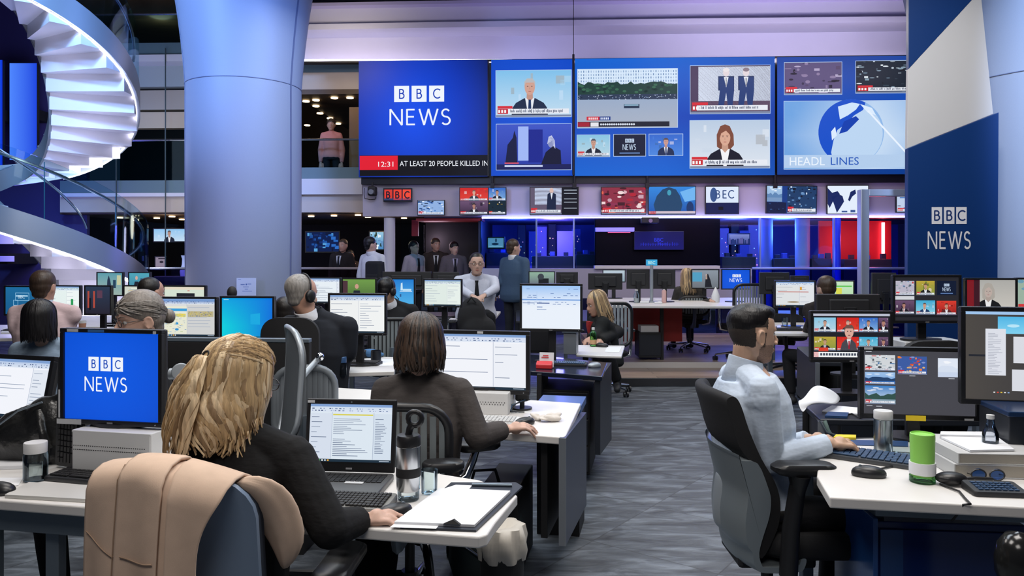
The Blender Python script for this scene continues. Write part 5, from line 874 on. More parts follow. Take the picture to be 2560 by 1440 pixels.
def armpart(pad, c, rot, L, pts, m):   # arms of the chair above set where they are seen
    R_ = M.Rotation(-ch.rotation_euler[2], 4, 'Z'); f = lambda p: R_ @ (V(p)-o)
    ar = G().tube([f(p) for p in pts], [.022, .022, .02, .018, .016][:len(pts)], 10).obj('arm', m, ch, smooth=50)
    g = G(); g.mx = M.Translation(f(c)) @ M.Rotation(rot-ch.rotation_euler[2], 4, 'Z'); g.rings([[(x*k, y*k, z_) for x, y in rr(L, .095, .046)] for k, z_ in ((.88, -.018), (1, -.008), (1, .008), (.9, .016))]); g.obj('arm_pad', BLK, ar, smooth=50)
armpart(0, P(1196, 1113, 3.28), .45, .20, [P(1090, 1222, 3.2), P(1130, 1216, 3.22), P(1165, 1190, 3.25), P(1182, 1150, 3.27), P(1190, 1125, 3.28)], CHR)
armpart(0, P(1108, 1163, 2.86), .12, .16, [P(1078, 1240, 3.0), P(1084, 1215, 2.90), P(1088, 1185, 2.87), P(1092, 1172, 2.86)], CHR)
t = thing('task_stool', 'chrome five-star chair base under the near white desk', 'stool', (P(1056, 1400, 3.55).x, 3.02+.5, 0)); chair_base(t, CHR, r=.33, zh=.20, rot=-1.3, lift=.40); G().box((0, 0, .43), (.4, .4, .06)).obj('seat', FAB, t, bevel=.02)
chair('grey slatted chair back standing empty behind the blonde woman', (P(770, 1000, 4.1).x, 4.15, 0), .15, 'mesh', top=.93, arms=False, frame=BACKG, slat=BACKG, backw=.30)
t = thing('chair_arm_bar', 'grey diagonal support bar of the grey slatted chair', 'support bar', (0, 0, 0)); G().tube([P(738, 965, 3.7), P(770, 925, 3.8), P(803, 888, 3.9)], [.014, .016, .013], 8).obj('bar', SILV, t, smooth=50); G().sph(P(800, 892, 3.86), .022, 10).obj('bolt', CHR, t, smooth=60)
chair('black high-backed chair of the suited man with the headset', (P(752, 900, 4.6).x-.02, 4.72, 0), 0, 'solid', zs=.46, top=1.14, backw=.34, arms=False, base=BLK)
chair('black slatted chair of the dark-haired headset man', (P(985, 830, 7.0).x, 7.0, 0), .1, 'mesh', top=.94, backw=.40)
chair('black slatted chair standing behind the red-bloused woman', (P(1515, 780, 8.2).x, 8.3, 0), .1, 'mesh', top=1.0, backw=.46, slat=SILV)
chair('black office chair of the blonde woman on the platform', (P(1722, 850, 10.9).x, 10.85, .15), 0, 'mesh', zs=.45, top=.78, backw=.42)
chair('empty black mesh chair on the platform before the small blue monitor', (P(1842, 850, 9.9).x, 10.0-.2, .15), .2, 'mesh', zs=.47, top=.99, backw=.42, slat=SILV)
chair('empty black chair at the platform edge behind the seated man\'s head', (P(1955, 890, 9.3).x, 9.15, .085), -.4, 'solid', zs=.47, top=.74, backw=.42, arms=False, base=BLK)
chair('black chair with a rounded back behind the desktop monitor', (P(2303, 900, 3.9).x, 4.1, 0), .1, 'solid', zs=.47, top=1.075, backw=.36, arms=False, base=BLK)
chair('dark office chair pushed under the desk at the lower left', (P(250, 1350, 3.0).x, 3.3, 0), .5, 'mesh', zs=.42, top=.62, backw=.36, arms=False, base=GREY)
chair('black chair of the black-haired woman in the pale blue top', (P(100, 900, 4.4).x, 4.35, 0), .1, 'solid', zs=.44, top=.80, backw=.40, arms=False, base=BLK)
# grey chair shell seen edge-on behind the blonde woman
t = thing('office_chair', 'grey plastic chair shell seen from the side behind the blonde woman', 'chair', (P(725, 1000, 3.2).x, 3.25, 0), -1.15)
ol = rr(.40, .50, .14); B = lambda x, z: (x, -.03+.12*(x/.4)**2-.12*z*z+.06*z, .96+z*.94); G().rings([[B(x*s, z*s) for x, z in ol] for s in (.1, .5, .9, 1)]+[[V(B(x*s, z*s))+V((0, .018, 0)) for x, z in ol] for s in (1, .9, .5, .1)]).obj('backrest', mat('shell_grey', (.11, .125, .14), .5, .1), t, smooth=60); G().tube([B(x*1.0, z*1.0) for x, z in ol], .011, 8, closed=True).obj('back_rim', SILV, t, smooth=60)
G().tube([(0, .02, .70), (0, .06, .50), (0, .2, .42)], .03, 8).obj('back_support', BLKM, t); G().rings([[(x*s, y*s+.22, .46+z_) for x, y in rr(.42, .40, .12)] for s, z_ in ((.9, -.05), (1, -.03), (1, 0), (.9, .012))]).obj('seat', FAB, t, smooth=50); g = thing; 
for k in range(1):
    for i in range(5):
        a = .2+2*PI*i/5; q = (math.cos(a)*.28, .2+math.sin(a)*.28); lg = G().tube([(0, .2, .1), (q[0], q[1], .075)], [.024, .014], 8).obj('base_leg', BLK, t); caster(G(), (q[0], q[1], .029)).obj('caster', BLK, lg)
    G().cyl((0, .2, .08), (0, .2, .41), .022).obj('gas_lift', BLK, t)
# --- chair of the man in the pale blue shirt: tall black cushion in a grey shell, seen from its side (he faces +X)
MX, MY = P(1880, 640, 3.05).x, 3.05
t = thing('office_chair', 'black cushioned chair with a grey shell of the pale-shirted man', 'chair', (0, 0, 0))
def prof(pts, y0, y1, nm, m, inset=.04, th=None):    # side profile (photo rows at his depth) swept across the chair's width
    q0 = [P(px, py, MY) for px, py in pts]; L_ = len(q0); q = []
    for i in range(L_):
        a, b, c, d = q0[i-1], q0[i], q0[(i+1) % L_], q0[(i+2) % L_]
        for u in (0, .33, .67): q.append(.5*((2*b)+(c-a)*u+(2*a-5*b+4*c-d)*u*u+(3*b-a-3*c+d)*u**3))
    rs = []; n = 17
    for i in range(n):
        u = -1+2*i/(n-1); y = (y0+y1)/2+u*(y1-y0)/2; k = 1-inset*abs(u)**4; cx = sum(p.x for p in q)/len(q); cz = sum(p.z for p in q)/len(q)
        rs.append([(cx+(p.x-cx)*k+.05*u*u*1.0, y, cz+(p.z-cz)*k) for p in q])
    return G().rings(rs).obj(nm, m, t, smooth=62)
prof([(1752, 962), (1768, 962), (1782, 985), (1800, 1040), (1830, 1110), (1862, 1165), (1876, 1215), (1872, 1270), (1852, 1320), (1838, 1345), (1828, 1352), (1826, 1330), (1840, 1280), (1848, 1220), (1838, 1170), (1806, 1120), (1776, 1080), (1756, 1010), (1746, 975)], 2.84, 3.27, 'back_cushion', FAB)
SH = mat('shell_silver', (.27, .31, .335), .36, .45)
prof([(1775, 1100), (1780, 1112), (1818, 1118), (1842, 1172), (1850, 1205), (1846, 1245), (1832, 1290), (1822, 1330), (1828, 1358), (1840, 1364), (1910, 1362), (1922, 1345), (1934, 1346), (1928, 1368), (1912, 1376), (1838, 1378), (1814, 1366), (1806, 1330), (1794, 1310), (1790, 1260), (1796, 1200), (1790, 1165)], 2.83, 3.28, 'back_shell', SH, .02)
prof([(1796, 1180), (1790, 1200), (1784, 1260), (1786, 1300), (1793, 1310), (1790, 1260), (1793, 1210)], 2.95, 3.16, 'lumbar_handle', SILV, .02)
G().rings([[(MX+.20+x*s, MY+y*s, z_) for x, y in rr(.48, .46, .14)] for s, z_ in ((.9, .36), (1, .385), (1, .43), (.92, .455))]).obj('seat', FAB, t, smooth=50); G().box((MX+.06, MY, .33), (.3, .26, .07)).obj('tilt_mechanism', BLKM, t, bevel=.015)
for yy, dx in ((2.78, .0), (3.34, 0)):
    ax = P(1986, 640, 2.80).x; ar = G().tube([(ax-.03, yy, .33), (ax-.02, yy, .5), (ax+.005, yy, .66)], [.034, .033, .030], 10).obj('arm', BLK, t, smooth=50)
    G().tube([(ax+.002, yy, .60), (ax+.01, yy, .70)], [.02, .055], 12, flat=.7).obj('arm_bracket', BLK, ar, smooth=50)
    g = G(); g.mx = M.Translation((ax+.025, yy, .725)); g.rings([[(x*k, y*k, z_) for x, y in rr(.235, .095, .045)] for k, z_ in ((.8, -.022), (1, -.006), (1, .008), (.86, .018))]); g.obj('arm_pad', BLK, ar, smooth=50)
for i in range(5):
    a = .9+2*PI*i/5; q = (MX+.06+math.cos(a)*.31, MY+math.sin(a)*.31); lg = G().tube([(MX+.06, MY, .11), (q[0], q[1], .075)], [.026, .014], 8).obj('base_leg', BLK, t, smooth=50); caster(G(), (q[0], q[1], .029)).obj('caster', BLK, lg, smooth=40)
G().cyl((MX+.06, MY, .08), (MX+.06, MY, .34), .024).obj('gas_lift', BLK, t)
# --- chair of the blonde woman, a pale coat over its back
t = thing('office_chair', 'blue-grey shelled chair under the beige coat', 'chair', (P(515, 1400, 1.95).x, 1.99, 0), -.06)
SHB = mat('shell_bluegrey', (.20, .27, .38), .38, .2); ol = rr(.36, .56, .12); B = lambda x, z: (x, -.16-.10*z+.20*(x/.42)**2-.35*(z+.05)**2, .71+z)
G().rings([[B(x*s, z*s) for x, z in ol] for s in (.1, .5, .9, 1)]+[[V(B(x*s, z*s))+V((0, .016, 0)) for x, z in ol] for s in (1, .9, .5, .1)]).obj('back_shell', SHB, t, smooth=60)
G().rings([[V(B(x*s, z*s))+V((0, .018, 0)) for x, z in ol] for s in (.1, .5, .92, .99)]+[[V(B(x*s, z*s))+V((0, .06, 0)) for x, z in ol] for s in (.97, .9, .5, .1)]).obj('back_cushion', mat('cushion_navy', (.010, .018, .035), .8), t, smooth=60)
G().rings([[(x*s, y*s+.10, .47+z_) for x, y in rr(.50, .46, .14)] for s, z_ in ((.9, -.055), (1, -.04), (1, -.012), (.93, .0))]).obj('seat', FAB, t, smooth=50); G().tube([(0, .0, .40), (0, -.15, .41), (0, -.20, .52), (0, -.16, .68)], .028, 8).obj('back_support', BLKM, t, smooth=50)
for s in (-1, 1):
    ar = G().tube([(s*.22, .06, .40), (s*.30, .06, .42), (s*.31, .08, .55), (s*.30, .10, .625)], [.02, .022, .02, .018], 8).obj('arm', mat('arm_grey', (.1, .11, .12), .4), t, smooth=50)
    G().rings([[(s*.30+x*k, .14+y*k, .63+z_) for x, y in rr(.10, .28, .045)] for k, z_ in ((.88, 0), (1, .01), (1, .025), (.88, .034))]).obj('arm_pad', BLK, ar, smooth=50)
u = bpy.data.objects.new('swivel', None)
for i in range(5):
    a = .3+2*PI*i/5; q = (math.cos(a)*.3, .1+math.sin(a)*.3); lg = G().tube([(0, .1, .11), (q[0], q[1], .075)], [.026, .014], 8).obj('base_leg', CHR, t, smooth=50); caster(G(), (q[0], q[1], .029)).obj('caster', BLK, lg, smooth=40)
G().cyl((0, .1, .08), (0, .1, .42), .024).obj('gas_lift', BLK, t)
# ================================================================ PEOPLE
def skinmat(nm, c): 
    m = mat(nm, c, .50, noise=.06, nscale=30, bump=.05, bscale=260); m.node_tree.nodes['Principled BSDF'].inputs['Subsurface Weight'].default_value = .12; m.node_tree.nodes['Principled BSDF'].inputs['Subsurface Radius'].default_value = (.012, .005, .003); return m
SKIN = skinmat('skin_fair', (.56, .35, .27)); SKIN2 = skinmat('skin_tan', (.52, .33, .235)); SKIN3 = skinmat('skin_ruddy', (.50, .28, .20))
def cloth(nm, c, b=.35, bs=16, rough=.85, st=(1, 1, 2.2)): return mat(nm, c, rough, bump=b, bscale=bs, stretch=st, noise=.05, nscale=60, spec=.25)
def hairmat(nm, c, st=(70, 70, 6)): return mat(nm, c, .42, noise=.30, nscale=1.6, stretch=st, bump=.22, bscale=2.0, spec=.4)
H_DARK = hairmat('hair_dark', (.014, .011, .010)); H_BRN = hairmat('hair_brown', (.050, .030, .020)); H_GREY = hairmat('hair_grey', (.19, .165, .145)); H_BLK = hairmat('hair_black', (.006, .005, .006)); H_SILV = hairmat('hair_silver', (.26, .24, .22)); H_ASH = hairmat('hair_ash', (.13, .095, .065))
H_B1 = hairmat('hair_blonde', (.52, .36, .19)); H_B2 = hairmat('hair_blonde_light', (.70, .54, .34)); H_B3 = hairmat('hair_blonde_dark', (.30, .20, .11))
EYEW = mat('eye_white', (.7, .68, .66), .2); EYED = mat('eye_iris', (.03, .018, .01), .15); LIP = mat('lip', (.40, .14, .12), .5); BROW = mat('brow_hair', (.02, .014, .01), .8)
def fuse(g, vox, it, name, mats, parent, fac=.5, smooth=True, subd=0):
    me = g.mesh(name); o = bpy.data.objects.new(name, me); COL.objects.link(o)
    r = o.modifiers.new('r', 'REMESH'); r.mode = 'VOXEL'; r.voxel_size = vox; r.use_smooth_shade = True
    if it: s = o.modifiers.new('s', 'SMOOTH'); s.factor = fac; s.iterations = it
    dg = bpy.context.evaluated_depsgraph_get(); dg.update(); m2 = bpy.data.meshes.new_from_object(o.evaluated_get(dg)); m2.name = name
    bpy.data.objects.remove(o); bpy.data.meshes.remove(me); m2.materials.clear(); [m2.materials.append(x) for x in mats]
    m2.polygons.foreach_set('use_smooth', [True]*len(m2.polygons)); m2.update()
    o = bpy.data.objects.new(name, m2); COL.objects.link(o); o.parent = parent; return o
def hand(g, w_, dr, up, side, s=1.0, curl=.5, r=.0088, wid=1.0):   # side: +1 right hand (thumb on the -side axis)
    w_, dr = V(w_), V(dr).normalized(); up = V(up); up = (up-dr*up.dot(dr)).normalized(); sd = dr.cross(up)*1.0   # sd points to the hand's right, seen from above
    kn = []
    for i, (off, L) in enumerate(((-.030, .082), (-.010, .086), (.011, .083), (.030, .076))):
        o = off*side*s*wid; k = w_+dr*L*s+sd*o*1.05+up*(.012-.006*abs(i-1))*s; kn.append(k); g.cap(w_+dr*.012*s+sd*o*.55, k, .0125*s, .0112*s, 8)
    g.sph(w_+dr*.045*s, (.03*s,)*3, 10)
    for i, (k, L) in enumerate(zip(kn, (.070, .078, .073, .058))):
        p = k; a = .10+.06*i; d = dr; fan = (-.10, -.02, .05, .13)[i]*side
        for j, f in enumerate((.45, .32, .23)):
            a += curl*(.55, .75, .5)[j]; d = (dr*math.cos(a)-up*math.sin(a)+sd*fan).normalized(); q = p+d*L*f*1.15*s; rr_ = r*s*(1.05-.10*j); g.cap(p, q, rr_, rr_*.9, 8); p = q
    b = w_+dr*.02*s-sd*.022*side*s; c = b+(dr*.75-sd*.62*side-up*.25).normalized()*.045*s; e = c+(dr*.92-sd*.22*side-up*.35).normalized()*.034*s; f = e+(dr*.96+sd*.06*side-up*.25).normalized()*.026*s
    g.cap(b, c, .0145*s, .0115*s, 8); g.cap(c, e, .0112*s, .010*s, 8); g.cap(e, f, .0098*s, .0082*s, 8)
HP = [(-.117, .060, .030, .016), (-.112, .071, .012, .030), (-.10, .078, -.012, .043), (-.085, .080, -.035, .053), (-.068, .081, -.055, .061), (-.045, .081, -.074, .067), (-.02, .080, -.092, .072), (.005, .079, -.104, .0755), (.03, .081, -.109, .0765), (.058, .076, -.107, .0735), (.084, .060, -.097, .064), (.102, .036, -.078, .050), (.113, .008, -.054, .032), (.118, -.02, -.03, .010)]
def head_loft(g, n=40):
    rs = []; K = 30
    for i in range(K+1):
        z = -.117+.235*i/K; f, b, w_ = (interp([(r[0], r[j]) for r in HP], z) for j in (1, 2, 3)); m = -.012 if b < -.03 else (f+b)/2; q = []
        for j in range(n):
            a = 2*PI*j/n; ca, sa = math.cos(a), math.sin(a); e = .90; x = w_*math.copysign(abs(sa)**e, sa); y = m+((f-m) if ca > 0 else (m-b))*math.copysign(abs(ca)**.95, ca)
            if ca > 0:
                d2 = ((abs(x)-.031)/.014)**2+((z-.004)/.011)**2; y -= .0095*math.exp(-d2); d3 = ((abs(x)-.046)/.018)**2+((z+.022)/.016)**2; y += .004*math.exp(-d3)
            q.append((x, y, z))
        rs.append(q)
    g.rings(rs)
def human(label, loc, rz, s=1.0, hz=.52, sl=.48, lean=.08, head=(0, 0, 0), RE=None, RW=None, LE=None, LW=None, skin=SKIN, top=None, leg=None, sw=.180, vox=.013, hair=None, hairm=H_DARK, stand=False, sleeve=1.0, collar=None, curl=(.5, .5), legs=None, tie=None, jacket=None, face=True, neckf=.03, local=False, hs=1.0, fem=False, group=None, necklen=.115, shoes=True, hd=None, legvis=True, girth=1.0, uph=None, depth=1.0, scoop=False):
    t = thing('person', label, 'person', loc, rz, group); IM = (M.Translation(loc) @ M.Rotation(rz, 4, 'Z')).inverted(); W = lambda p: (IM @ V(p)) if p is not None and not local else (V(p) if p is not None else None)
    top = top or cloth('shirt_default', (.3, .3, .3)); leg = leg or cloth('trousers_black', (.010, .010, .012))
    if hd is not None: sl = (W(hd).z-.150*s-hz)/math.cos(lean*.95)
    sp = []; p = V((0, 0, hz)); N = 12
    for i in range(N+1):
        u = i/N; sp.append(V(p)); a = lean*(.45+1.0*u); p = p+V((0, math.sin(a), math.cos(a)))*sl*1.06/N
    def at(u):
        if u < 0: return sp[0]+V((0, 0, u*sl))
        f = min(u, 1.06)*N/1.06; i = min(N-1, int(f)); return sp[i].lerp(sp[i+1], f-i)
    hipx = .095*s; k = girth
    TR = [(-.16, .13, .10), (-.08, .168*k, .118), (.04, .168*k, .12*k), (.25, .148*k, .108*k), (.42, .152*k, .112*k), (.60, .165*k, .118*k), (.78, .17, .112), (.88, .155, .095), (.96, .105, .078), (1.03, .062, .062)]
    if fem: TR = [(-.16, .14, .105), (-.08, .178*k, .125), (.04, .168*k, .118*k), (.25, .130*k, .098*k), (.42, .136*k, .105*k), (.60, .148*k, .112*k), (.78, .15, .102), (.88, .138, .086), (.96, .09, .068), (1.03, .052, .052)]
    sx = sw/.18 if not fem else sw/.158
    def torso(g, inf, u0=-.2, u1=1.1, n=20):
        rs = []
        for u, rx, ry in TR:
            if u0 <= u <= u1:
                c = at(u); c2 = at(u+.05); tn = (c2-c).normalized() if (c2-c).length > 1e-6 else V((0, 0, 1)); f = V((0, tn.z, -tn.y)); q = []
                for j in range(n):
                    a = 2*PI*j/n; ca, sa = math.cos(a), math.sin(a); e = .82; q.append(c+V((1, 0, 0))*(rx*sx*s+inf)*math.copysign(abs(ca)**e, ca)+f*(ry*depth*s+inf)*math.copysign(abs(sa)**e, sa))
                rs.append(q)
        g.rings(rs)
    sh = [at(.90)+V((sd*sw*s, 0, .004)) for sd in (-1, 1)]
    if stand: dfE = [sh[i]+V(((-1, 1)[i]*.06, -.03, -.29*s)) for i in (0, 1)]; dfW = [dfE[i]+V(((-1, 1)[i]*-.01, .06, -.25*s)) for i in (0, 1)]
    else: dfE = [sh[i]+V(((-1, 1)[i]*.06, .06, -.27*s)) for i in (0, 1)]; dfW = [dfE[i]+V(((-1, 1)[i]*-.06, .22, .04)) for i in (0, 1)]
    el = [W(LE) or dfE[0], W(RE) or dfE[1]]; wr = [W(LW) or dfW[0], W(RW) or dfW[1]]
    if stand: kn = [V((sd*.095*s, .01, hz*.53)) for sd in (-1, 1)]; an = [V((sd*.10*s, -.02, .09)) for sd in (-1, 1)]
    else: kn = [V((sd*.13*s, .40*s, hz+.0)) for sd in (-1, 1)]; an = [V((sd*.13*s, .36*s, .10)) for sd in (-1, 1)]
    if legs: kn, an = [W(legs[0]), W(legs[1])], [W(legs[2]), W(legs[3])]
    hp = [V((sd*hipx, 0, hz-.01)) for sd in (-1, 1)]
    nb = at(1.0); yaw, pit, rol = head; HM = M.Rotation(yaw, 4, 'Z') @ M.Rotation(-pit, 4, 'X') @ M.Rotation(rol, 4, 'Y')
    hc = nb+V((0, neckf*s, (necklen+.045)*s)) if hd is None else W(hd)
    HT = M.Translation(hc) @ HM @ M.Scale(s*hs, 4); h_ = lambda x, y, z: HT @ V((x, y, z))
    # -- body: one continuous skin surface
    g = G(); torso(g, -.006); g.cap(nb-V((0, 0, .05)), h_(0, -.032, -.05), .058*s if not fem else .050*s, .050*s if not fem else .043*s, 14)
    for i in (0, 1):
        g.cap(sh[i], el[i], .046*s, .038*s, 12); g.cap(el[i], el[i].lerp(wr[i], .35), .039*s, .037*s, 12); g.cap(el[i].lerp(wr[i], .35), wr[i], .037*s, .024*s, 12)
        dr = wr[i]-el[i]; hd_ = uph[i] if uph else V((0, 0, 1)); hand(g, wr[i], (dr if not uph or len(uph) < 4 else (IM.to_3x3() @ V(uph[2+i]))), hd_, 1 if i else -1, s, curl[i])
        g.cap(hp[i], kn[i], .075*s, .055*s, 14); g.cap(kn[i], kn[i].lerp(an[i], .35), .053*s, .054*s, 12); g.cap(kn[i].lerp(an[i], .35), an[i], .053*s, .036*s, 12)
        f = V((0, 1, 0)) if not legs else V((kn[i].x-hp[i].x, kn[i].y-hp[i].y, 0)).normalized(); g.cap(an[i]-V((0, 0, .05))-f*.03, an[i]-V((0, 0, .062))+f*.15*s, .036*s, .028*s, 10)
    if scoop:
        for i in (0, 1): g.cap(h_(0, -.045, -.125), sh[i], .040*s, .036*s, 12)
    hg = G(); hg.mx = HT; head_loft(hg)
    for q in (-1, 1):
        hg.cap((q*.012, .077, .026), (q*.043, .066, .023), .010, .009, 8); hg.sph((q*.013, .094, -.034), (.0095, .011, .0075), 8)
        em = M.Rotation(q*.30, 3, 'Z'); hg.sph((q*.0765, -.014, -.012), (.0075, .0165, .027), 12, mx=em); hg.tube([V((q*.080, -.016, -.010))+em @ V((q*.004+.0, .0165*math.cos(x), .0285*math.sin(x)-.002)) for x in [2*PI*i/14 for i in range(14)]], .0046, 6, closed=True)
    hg.cap((0, .079, .012), (0, .101, -.024), .0078, .0115, 10); hg.sph((0, .082, -.0575), (.023, .0105, .006), 10); hg.sph((0, .080, -.069), (.020, .0105, .0062), 10); hg.sph((0, .070, -.098), (.018, .015, .014), 10)
    g.v += hg.v; o0 = len(g.v)-len(hg.v); g.f += [[o0+i for i in f] for f in hg.f]; g.m += hg.m
    b = fuse(g, vox, 3 if vox < .007 else 2, 'body', [skin], t, .45); b['label'] = 'skin'
    # -- clothes
    c = G(); inf = .014 if jacket is None else .024; torso(c, inf, -.12 if not jacket else -.2, .99)
    nk = at(.97)+V((0, -.012, .012))
    if not scoop: c.cap(nb-V((0, 0, .06)), nb.lerp(h_(0, -.032, -.05), .12), .074*s+inf*.5, .058*s+inf*.4, 14)
    for i in (0, 1):
        c.cap(nk+V(((-1, 1)[i]*.02, 0, 0)), sh[i], .050*s+inf*.5, .048*s+inf*.5, 14); c.cap(at(.80)+V(((-1, 1)[i]*.07, 0, 0)), sh[i]-V((0, 0, .03)), .09*s*min(1.15, depth), .055*s+inf*.6, 14)
        c.cap(sh[i]-V(((-1, 1)[i]*.03, 0, 0)), sh[i].lerp(el[i], .25), .056*s+inf*.5, .052*s+inf*.4, 14); c.cap(sh[i], el[i], .047*s+inf, .041*s+inf, 14)
        e = el[i].lerp(wr[i], max(.05, sleeve)); r1 = (.040+(.026-.040)*sleeve)*s+inf*1.0; c.tube([el[i]+(el[i]-e).normalized()*.03, el[i], el[i].lerp(e, .5), e], [.025, .042*s+inf, (.042*s+inf+r1)/2, r1], 14)
    cl = fuse(c, vox*1.0, 4, 'jacket' if jacket else ('shirt' if not fem else 'top'), [top if jacket is None else jacket], t, .5)
    if jacket is not None and top:   # shirt front between the lapels
        q = G(); fr = [at(u) for u in (.55, .7, .82, .93)]; ry = [.118*k, .115, .105, .085]; q.rings([[p+V((-wd*s, (r_*s+inf+.004), 0)), p+V((wd*s, (r_*s+inf+.004), 0)), p+V((wd*s, r_*s-.03, 0)), p+V((-wd*s, r_*s-.03, 0))] for p, wd, r_ in zip(fr, (.012, .03, .042, .05), ry)]); q.obj('shirt_front', top, t, smooth=50)
    if collar is not None:
        q = G(); n = 20; c0 = nb-V((0, 0, .05)); c1 = h_(0, -.032, -.05); ax_ = (c1-c0).normalized(); X_ = V((1, 0, 0)); Y_ = ax_.cross(X_).normalized(); rs = []; kx = .92 if fem else 1.0; Ln = (c1-c0).length
        for u_, r_ in ((.10, .086), (.42, .0655), (.70, .0600), (.69, .0655), (.46, .0735), (-.02, .1000)): rs.append([c0+ax_*(u_*Ln-(.022 if u_ > .2 else .012)*(math.sin(2*PI*j/n)*.8+.2)*s)+(X_*math.cos(2*PI*j/n)*r_*kx+Y_*math.sin(2*PI*j/n)*r_)*s for j in range(n)])
        q.rings(rs, caps=False); o = q.obj('collar', collar, t, smooth=60); so_ = o.modifiers.new('thick', 'SOLIDIFY'); so_.thickness = .003
    if tie is not None:
        q = G(); fr = [at(u)+V((0, (r_*s+inf+(.010)), 0)) for u, r_ in ((.20, .108*k), (.28, .112*k), (.5, .118*k), (.7, .118), (.84, .105), (.92, .088))]; q.rings([[p+V((-wd, 0, 0)), p+V((wd, 0, 0)), p+V((wd, -.012, 0)), p+V((-wd, -.012, 0))] for p, wd in zip(fr, (.004, .036, .030, .022, .016, .022))]); q.obj('tie', tie, t, smooth=50)
    c = G(); torso(c, .010, -.2, .10)
    for i in (0, 1): c.cap(hp[i], kn[i], .086*s, .064*s, 14); c.tube([kn[i], kn[i].lerp(an[i], .5), an[i].lerp(kn[i], .03)], [.064*s, .060*s, .052*s], 14); c.sph(kn[i], .064*s, 12)
    fuse(c, max(vox, .010), 3, 'trousers', [leg], t, .5)
    if shoes:
        for i in (0, 1):
            f = V((0, 1, 0)) if not legs else V((kn[i].x-hp[i].x, kn[i].y-hp[i].y, 0)).normalized(); q = G(); a0 = an[i]; q.cap(a0+V((0, 0, .01)), a0-V((0, 0, .04)), .042*s, .042*s, 10); q.cap(a0-V((0, 0, .052))-f*.04, a0-V((0, 0, .058))+f*.165*s, .040*s, .034*s, 10); fuse(q, .012, 3, 'shoe', [BLKM], t)
    # -- face details and hair
    if face:
        for q in (-1, 1):
            e = G(); e.mx = HT; e.sph((q*.031, .0635, .004), (.0125, .0125, .0095), 12); e = e.obj('eye', EYEW, t, smooth=60); f = G(); f.mx = HT; f.sph((q*.031, .0725, .004), (.0055, .0045, .0055), 10); f.obj('iris', EYED, e, smooth=60)
            f = G(); f.mx = HT; f.tube([(q*.014, .0865, .027), (q*.032, .080, .034), (q*.050, .068, .029)], [.0016, .0021, .0008], 6); f.obj('eyebrow', BROW if hairm not in (H_GREY, H_SILV) else H_GREY, t)
        f = G(); f.mx = HT; f.tube([(-.021, .085, -.0625), (0, .0925, -.0595), (.021, .085, -.0625)], [.001, .0048, .001], 8); f.tube([(-.018, .084, -.0645), (0, .091, -.0685), (.018, .084, -.0645)], [.001, .0052, .001], 8); f.obj('lips', LIP, t, smooth=60)
    if hair: hair(t, HT, hairm, vox)
    t['hx'] = hc; return t, HT
def cap_hair(thick=.006, low=-.02, fr=.0, vol=1.0, side=1.0):
    def f(t, HT, m, vox):
        g = G(); g.mx = HT; g.sph((0, -.022+fr, .045), (.0785+thick*side, .092+thick, .082+thick*vol), 24); g.sph((0, -.045, .01+low*.3), (.071+thick*side, .066+thick, .075), 18); g.sph((0, -.060, -.040+low), (.050+thick*side, .036+thick, .035), 14)
        fuse(g, min(vox, .008), 3, 'hair', [m], t)
    return f
def locks_hair(length=.2, n=110, a0=-150, a1=150, wave=.006, r=.009, flare=.008, mats=None, base=True, fringe=False, th0=4, gather=0.0, ends=.03, rad=(.086, .103, .094), part=0.0, seed=3, zstart=None, curlin=0.0, coh=False, fl=.55):
    def f(t, HT, m, vox):
        rn = random.Random(seed); ms = mats or [m]; gs = [G() for _ in ms]
        if base:
            g = G(); g.mx = HT; g.sph((0, -.024, .042), (rad[0]-.003, rad[1]-.006, rad[2]-.003), 24); g.sph((0, -.052, -.01), (.080, .066, .09), 16); g.cap((0, -.06, -.03), (0, -.066, .02-length*.62), .062, .05, 14); fuse(g, min(vox, .009), 3, 'hair_base', [ms[-1] if len(ms) > 1 else m], t)
        for i in range(n):
            az = math.radians(a0+(a1-a0)*((i+rn.random())/n)); L = length+rn.uniform(-ends, ends); ph = rn.uniform(0, 6.3); pts = []; rr_ = []; k1 = rn.uniform(.97, 1.06); ax = abs(math.degrees(az)); w_ = wave*rn.uniform(.6, 1.4); ph = 2.6*az+rn.uniform(-.9, .9) if coh else ph
            tt0 = th0+rn.uniform(0, 12); R0 = r*rn.uniform(.75, 1.25)
            for th in range(int(tt0), 98, 12):
                a = math.radians(th); q = V((math.sin(az)*math.sin(a)*rad[0]*k1, -math.cos(az)*math.sin(a)*rad[1]*k1-.024, math.cos(a)*rad[2]*k1+.042)); pts.append(q); rr_.append(R0*(.35+.65*min(1, (th-tt0)/40)))
            z = pts[-1].z; base_ = V((math.sin(az)*rad[0]*k1, -math.cos(az)*rad[1]*k1-.024, 0)); S_ = 9; dirv = V((math.sin(az), -math.cos(az), 0)); tg = V((math.cos(az), math.sin(az), 0))
            for j in range(1, S_+1):
                u = j/S_; zz = z-L*u; q = base_+dirv*(flare*math.sin(u*PI*.6)-curlin*u*u)+tg*math.sin(u*7+ph)*w_*2*u+dirv*math.cos(u*7.5+ph)*w_*u; q = V((q.x*(1-gather*u), q.y*(1-gather*.4*u), zz)); pts.append(q); rr_.append(R0*(1-.75*max(0, u-.55)/.45))
            g = gs[rn.randrange(len(ms))]; g.mx = HT; g.tube(pts, rr_, 6, flat=fl)
        for g, mm in zip(gs, ms):
            if g.v: o = g.obj('hair', mm, t, smooth=70); o['kind'] = 'stuff'
    return f
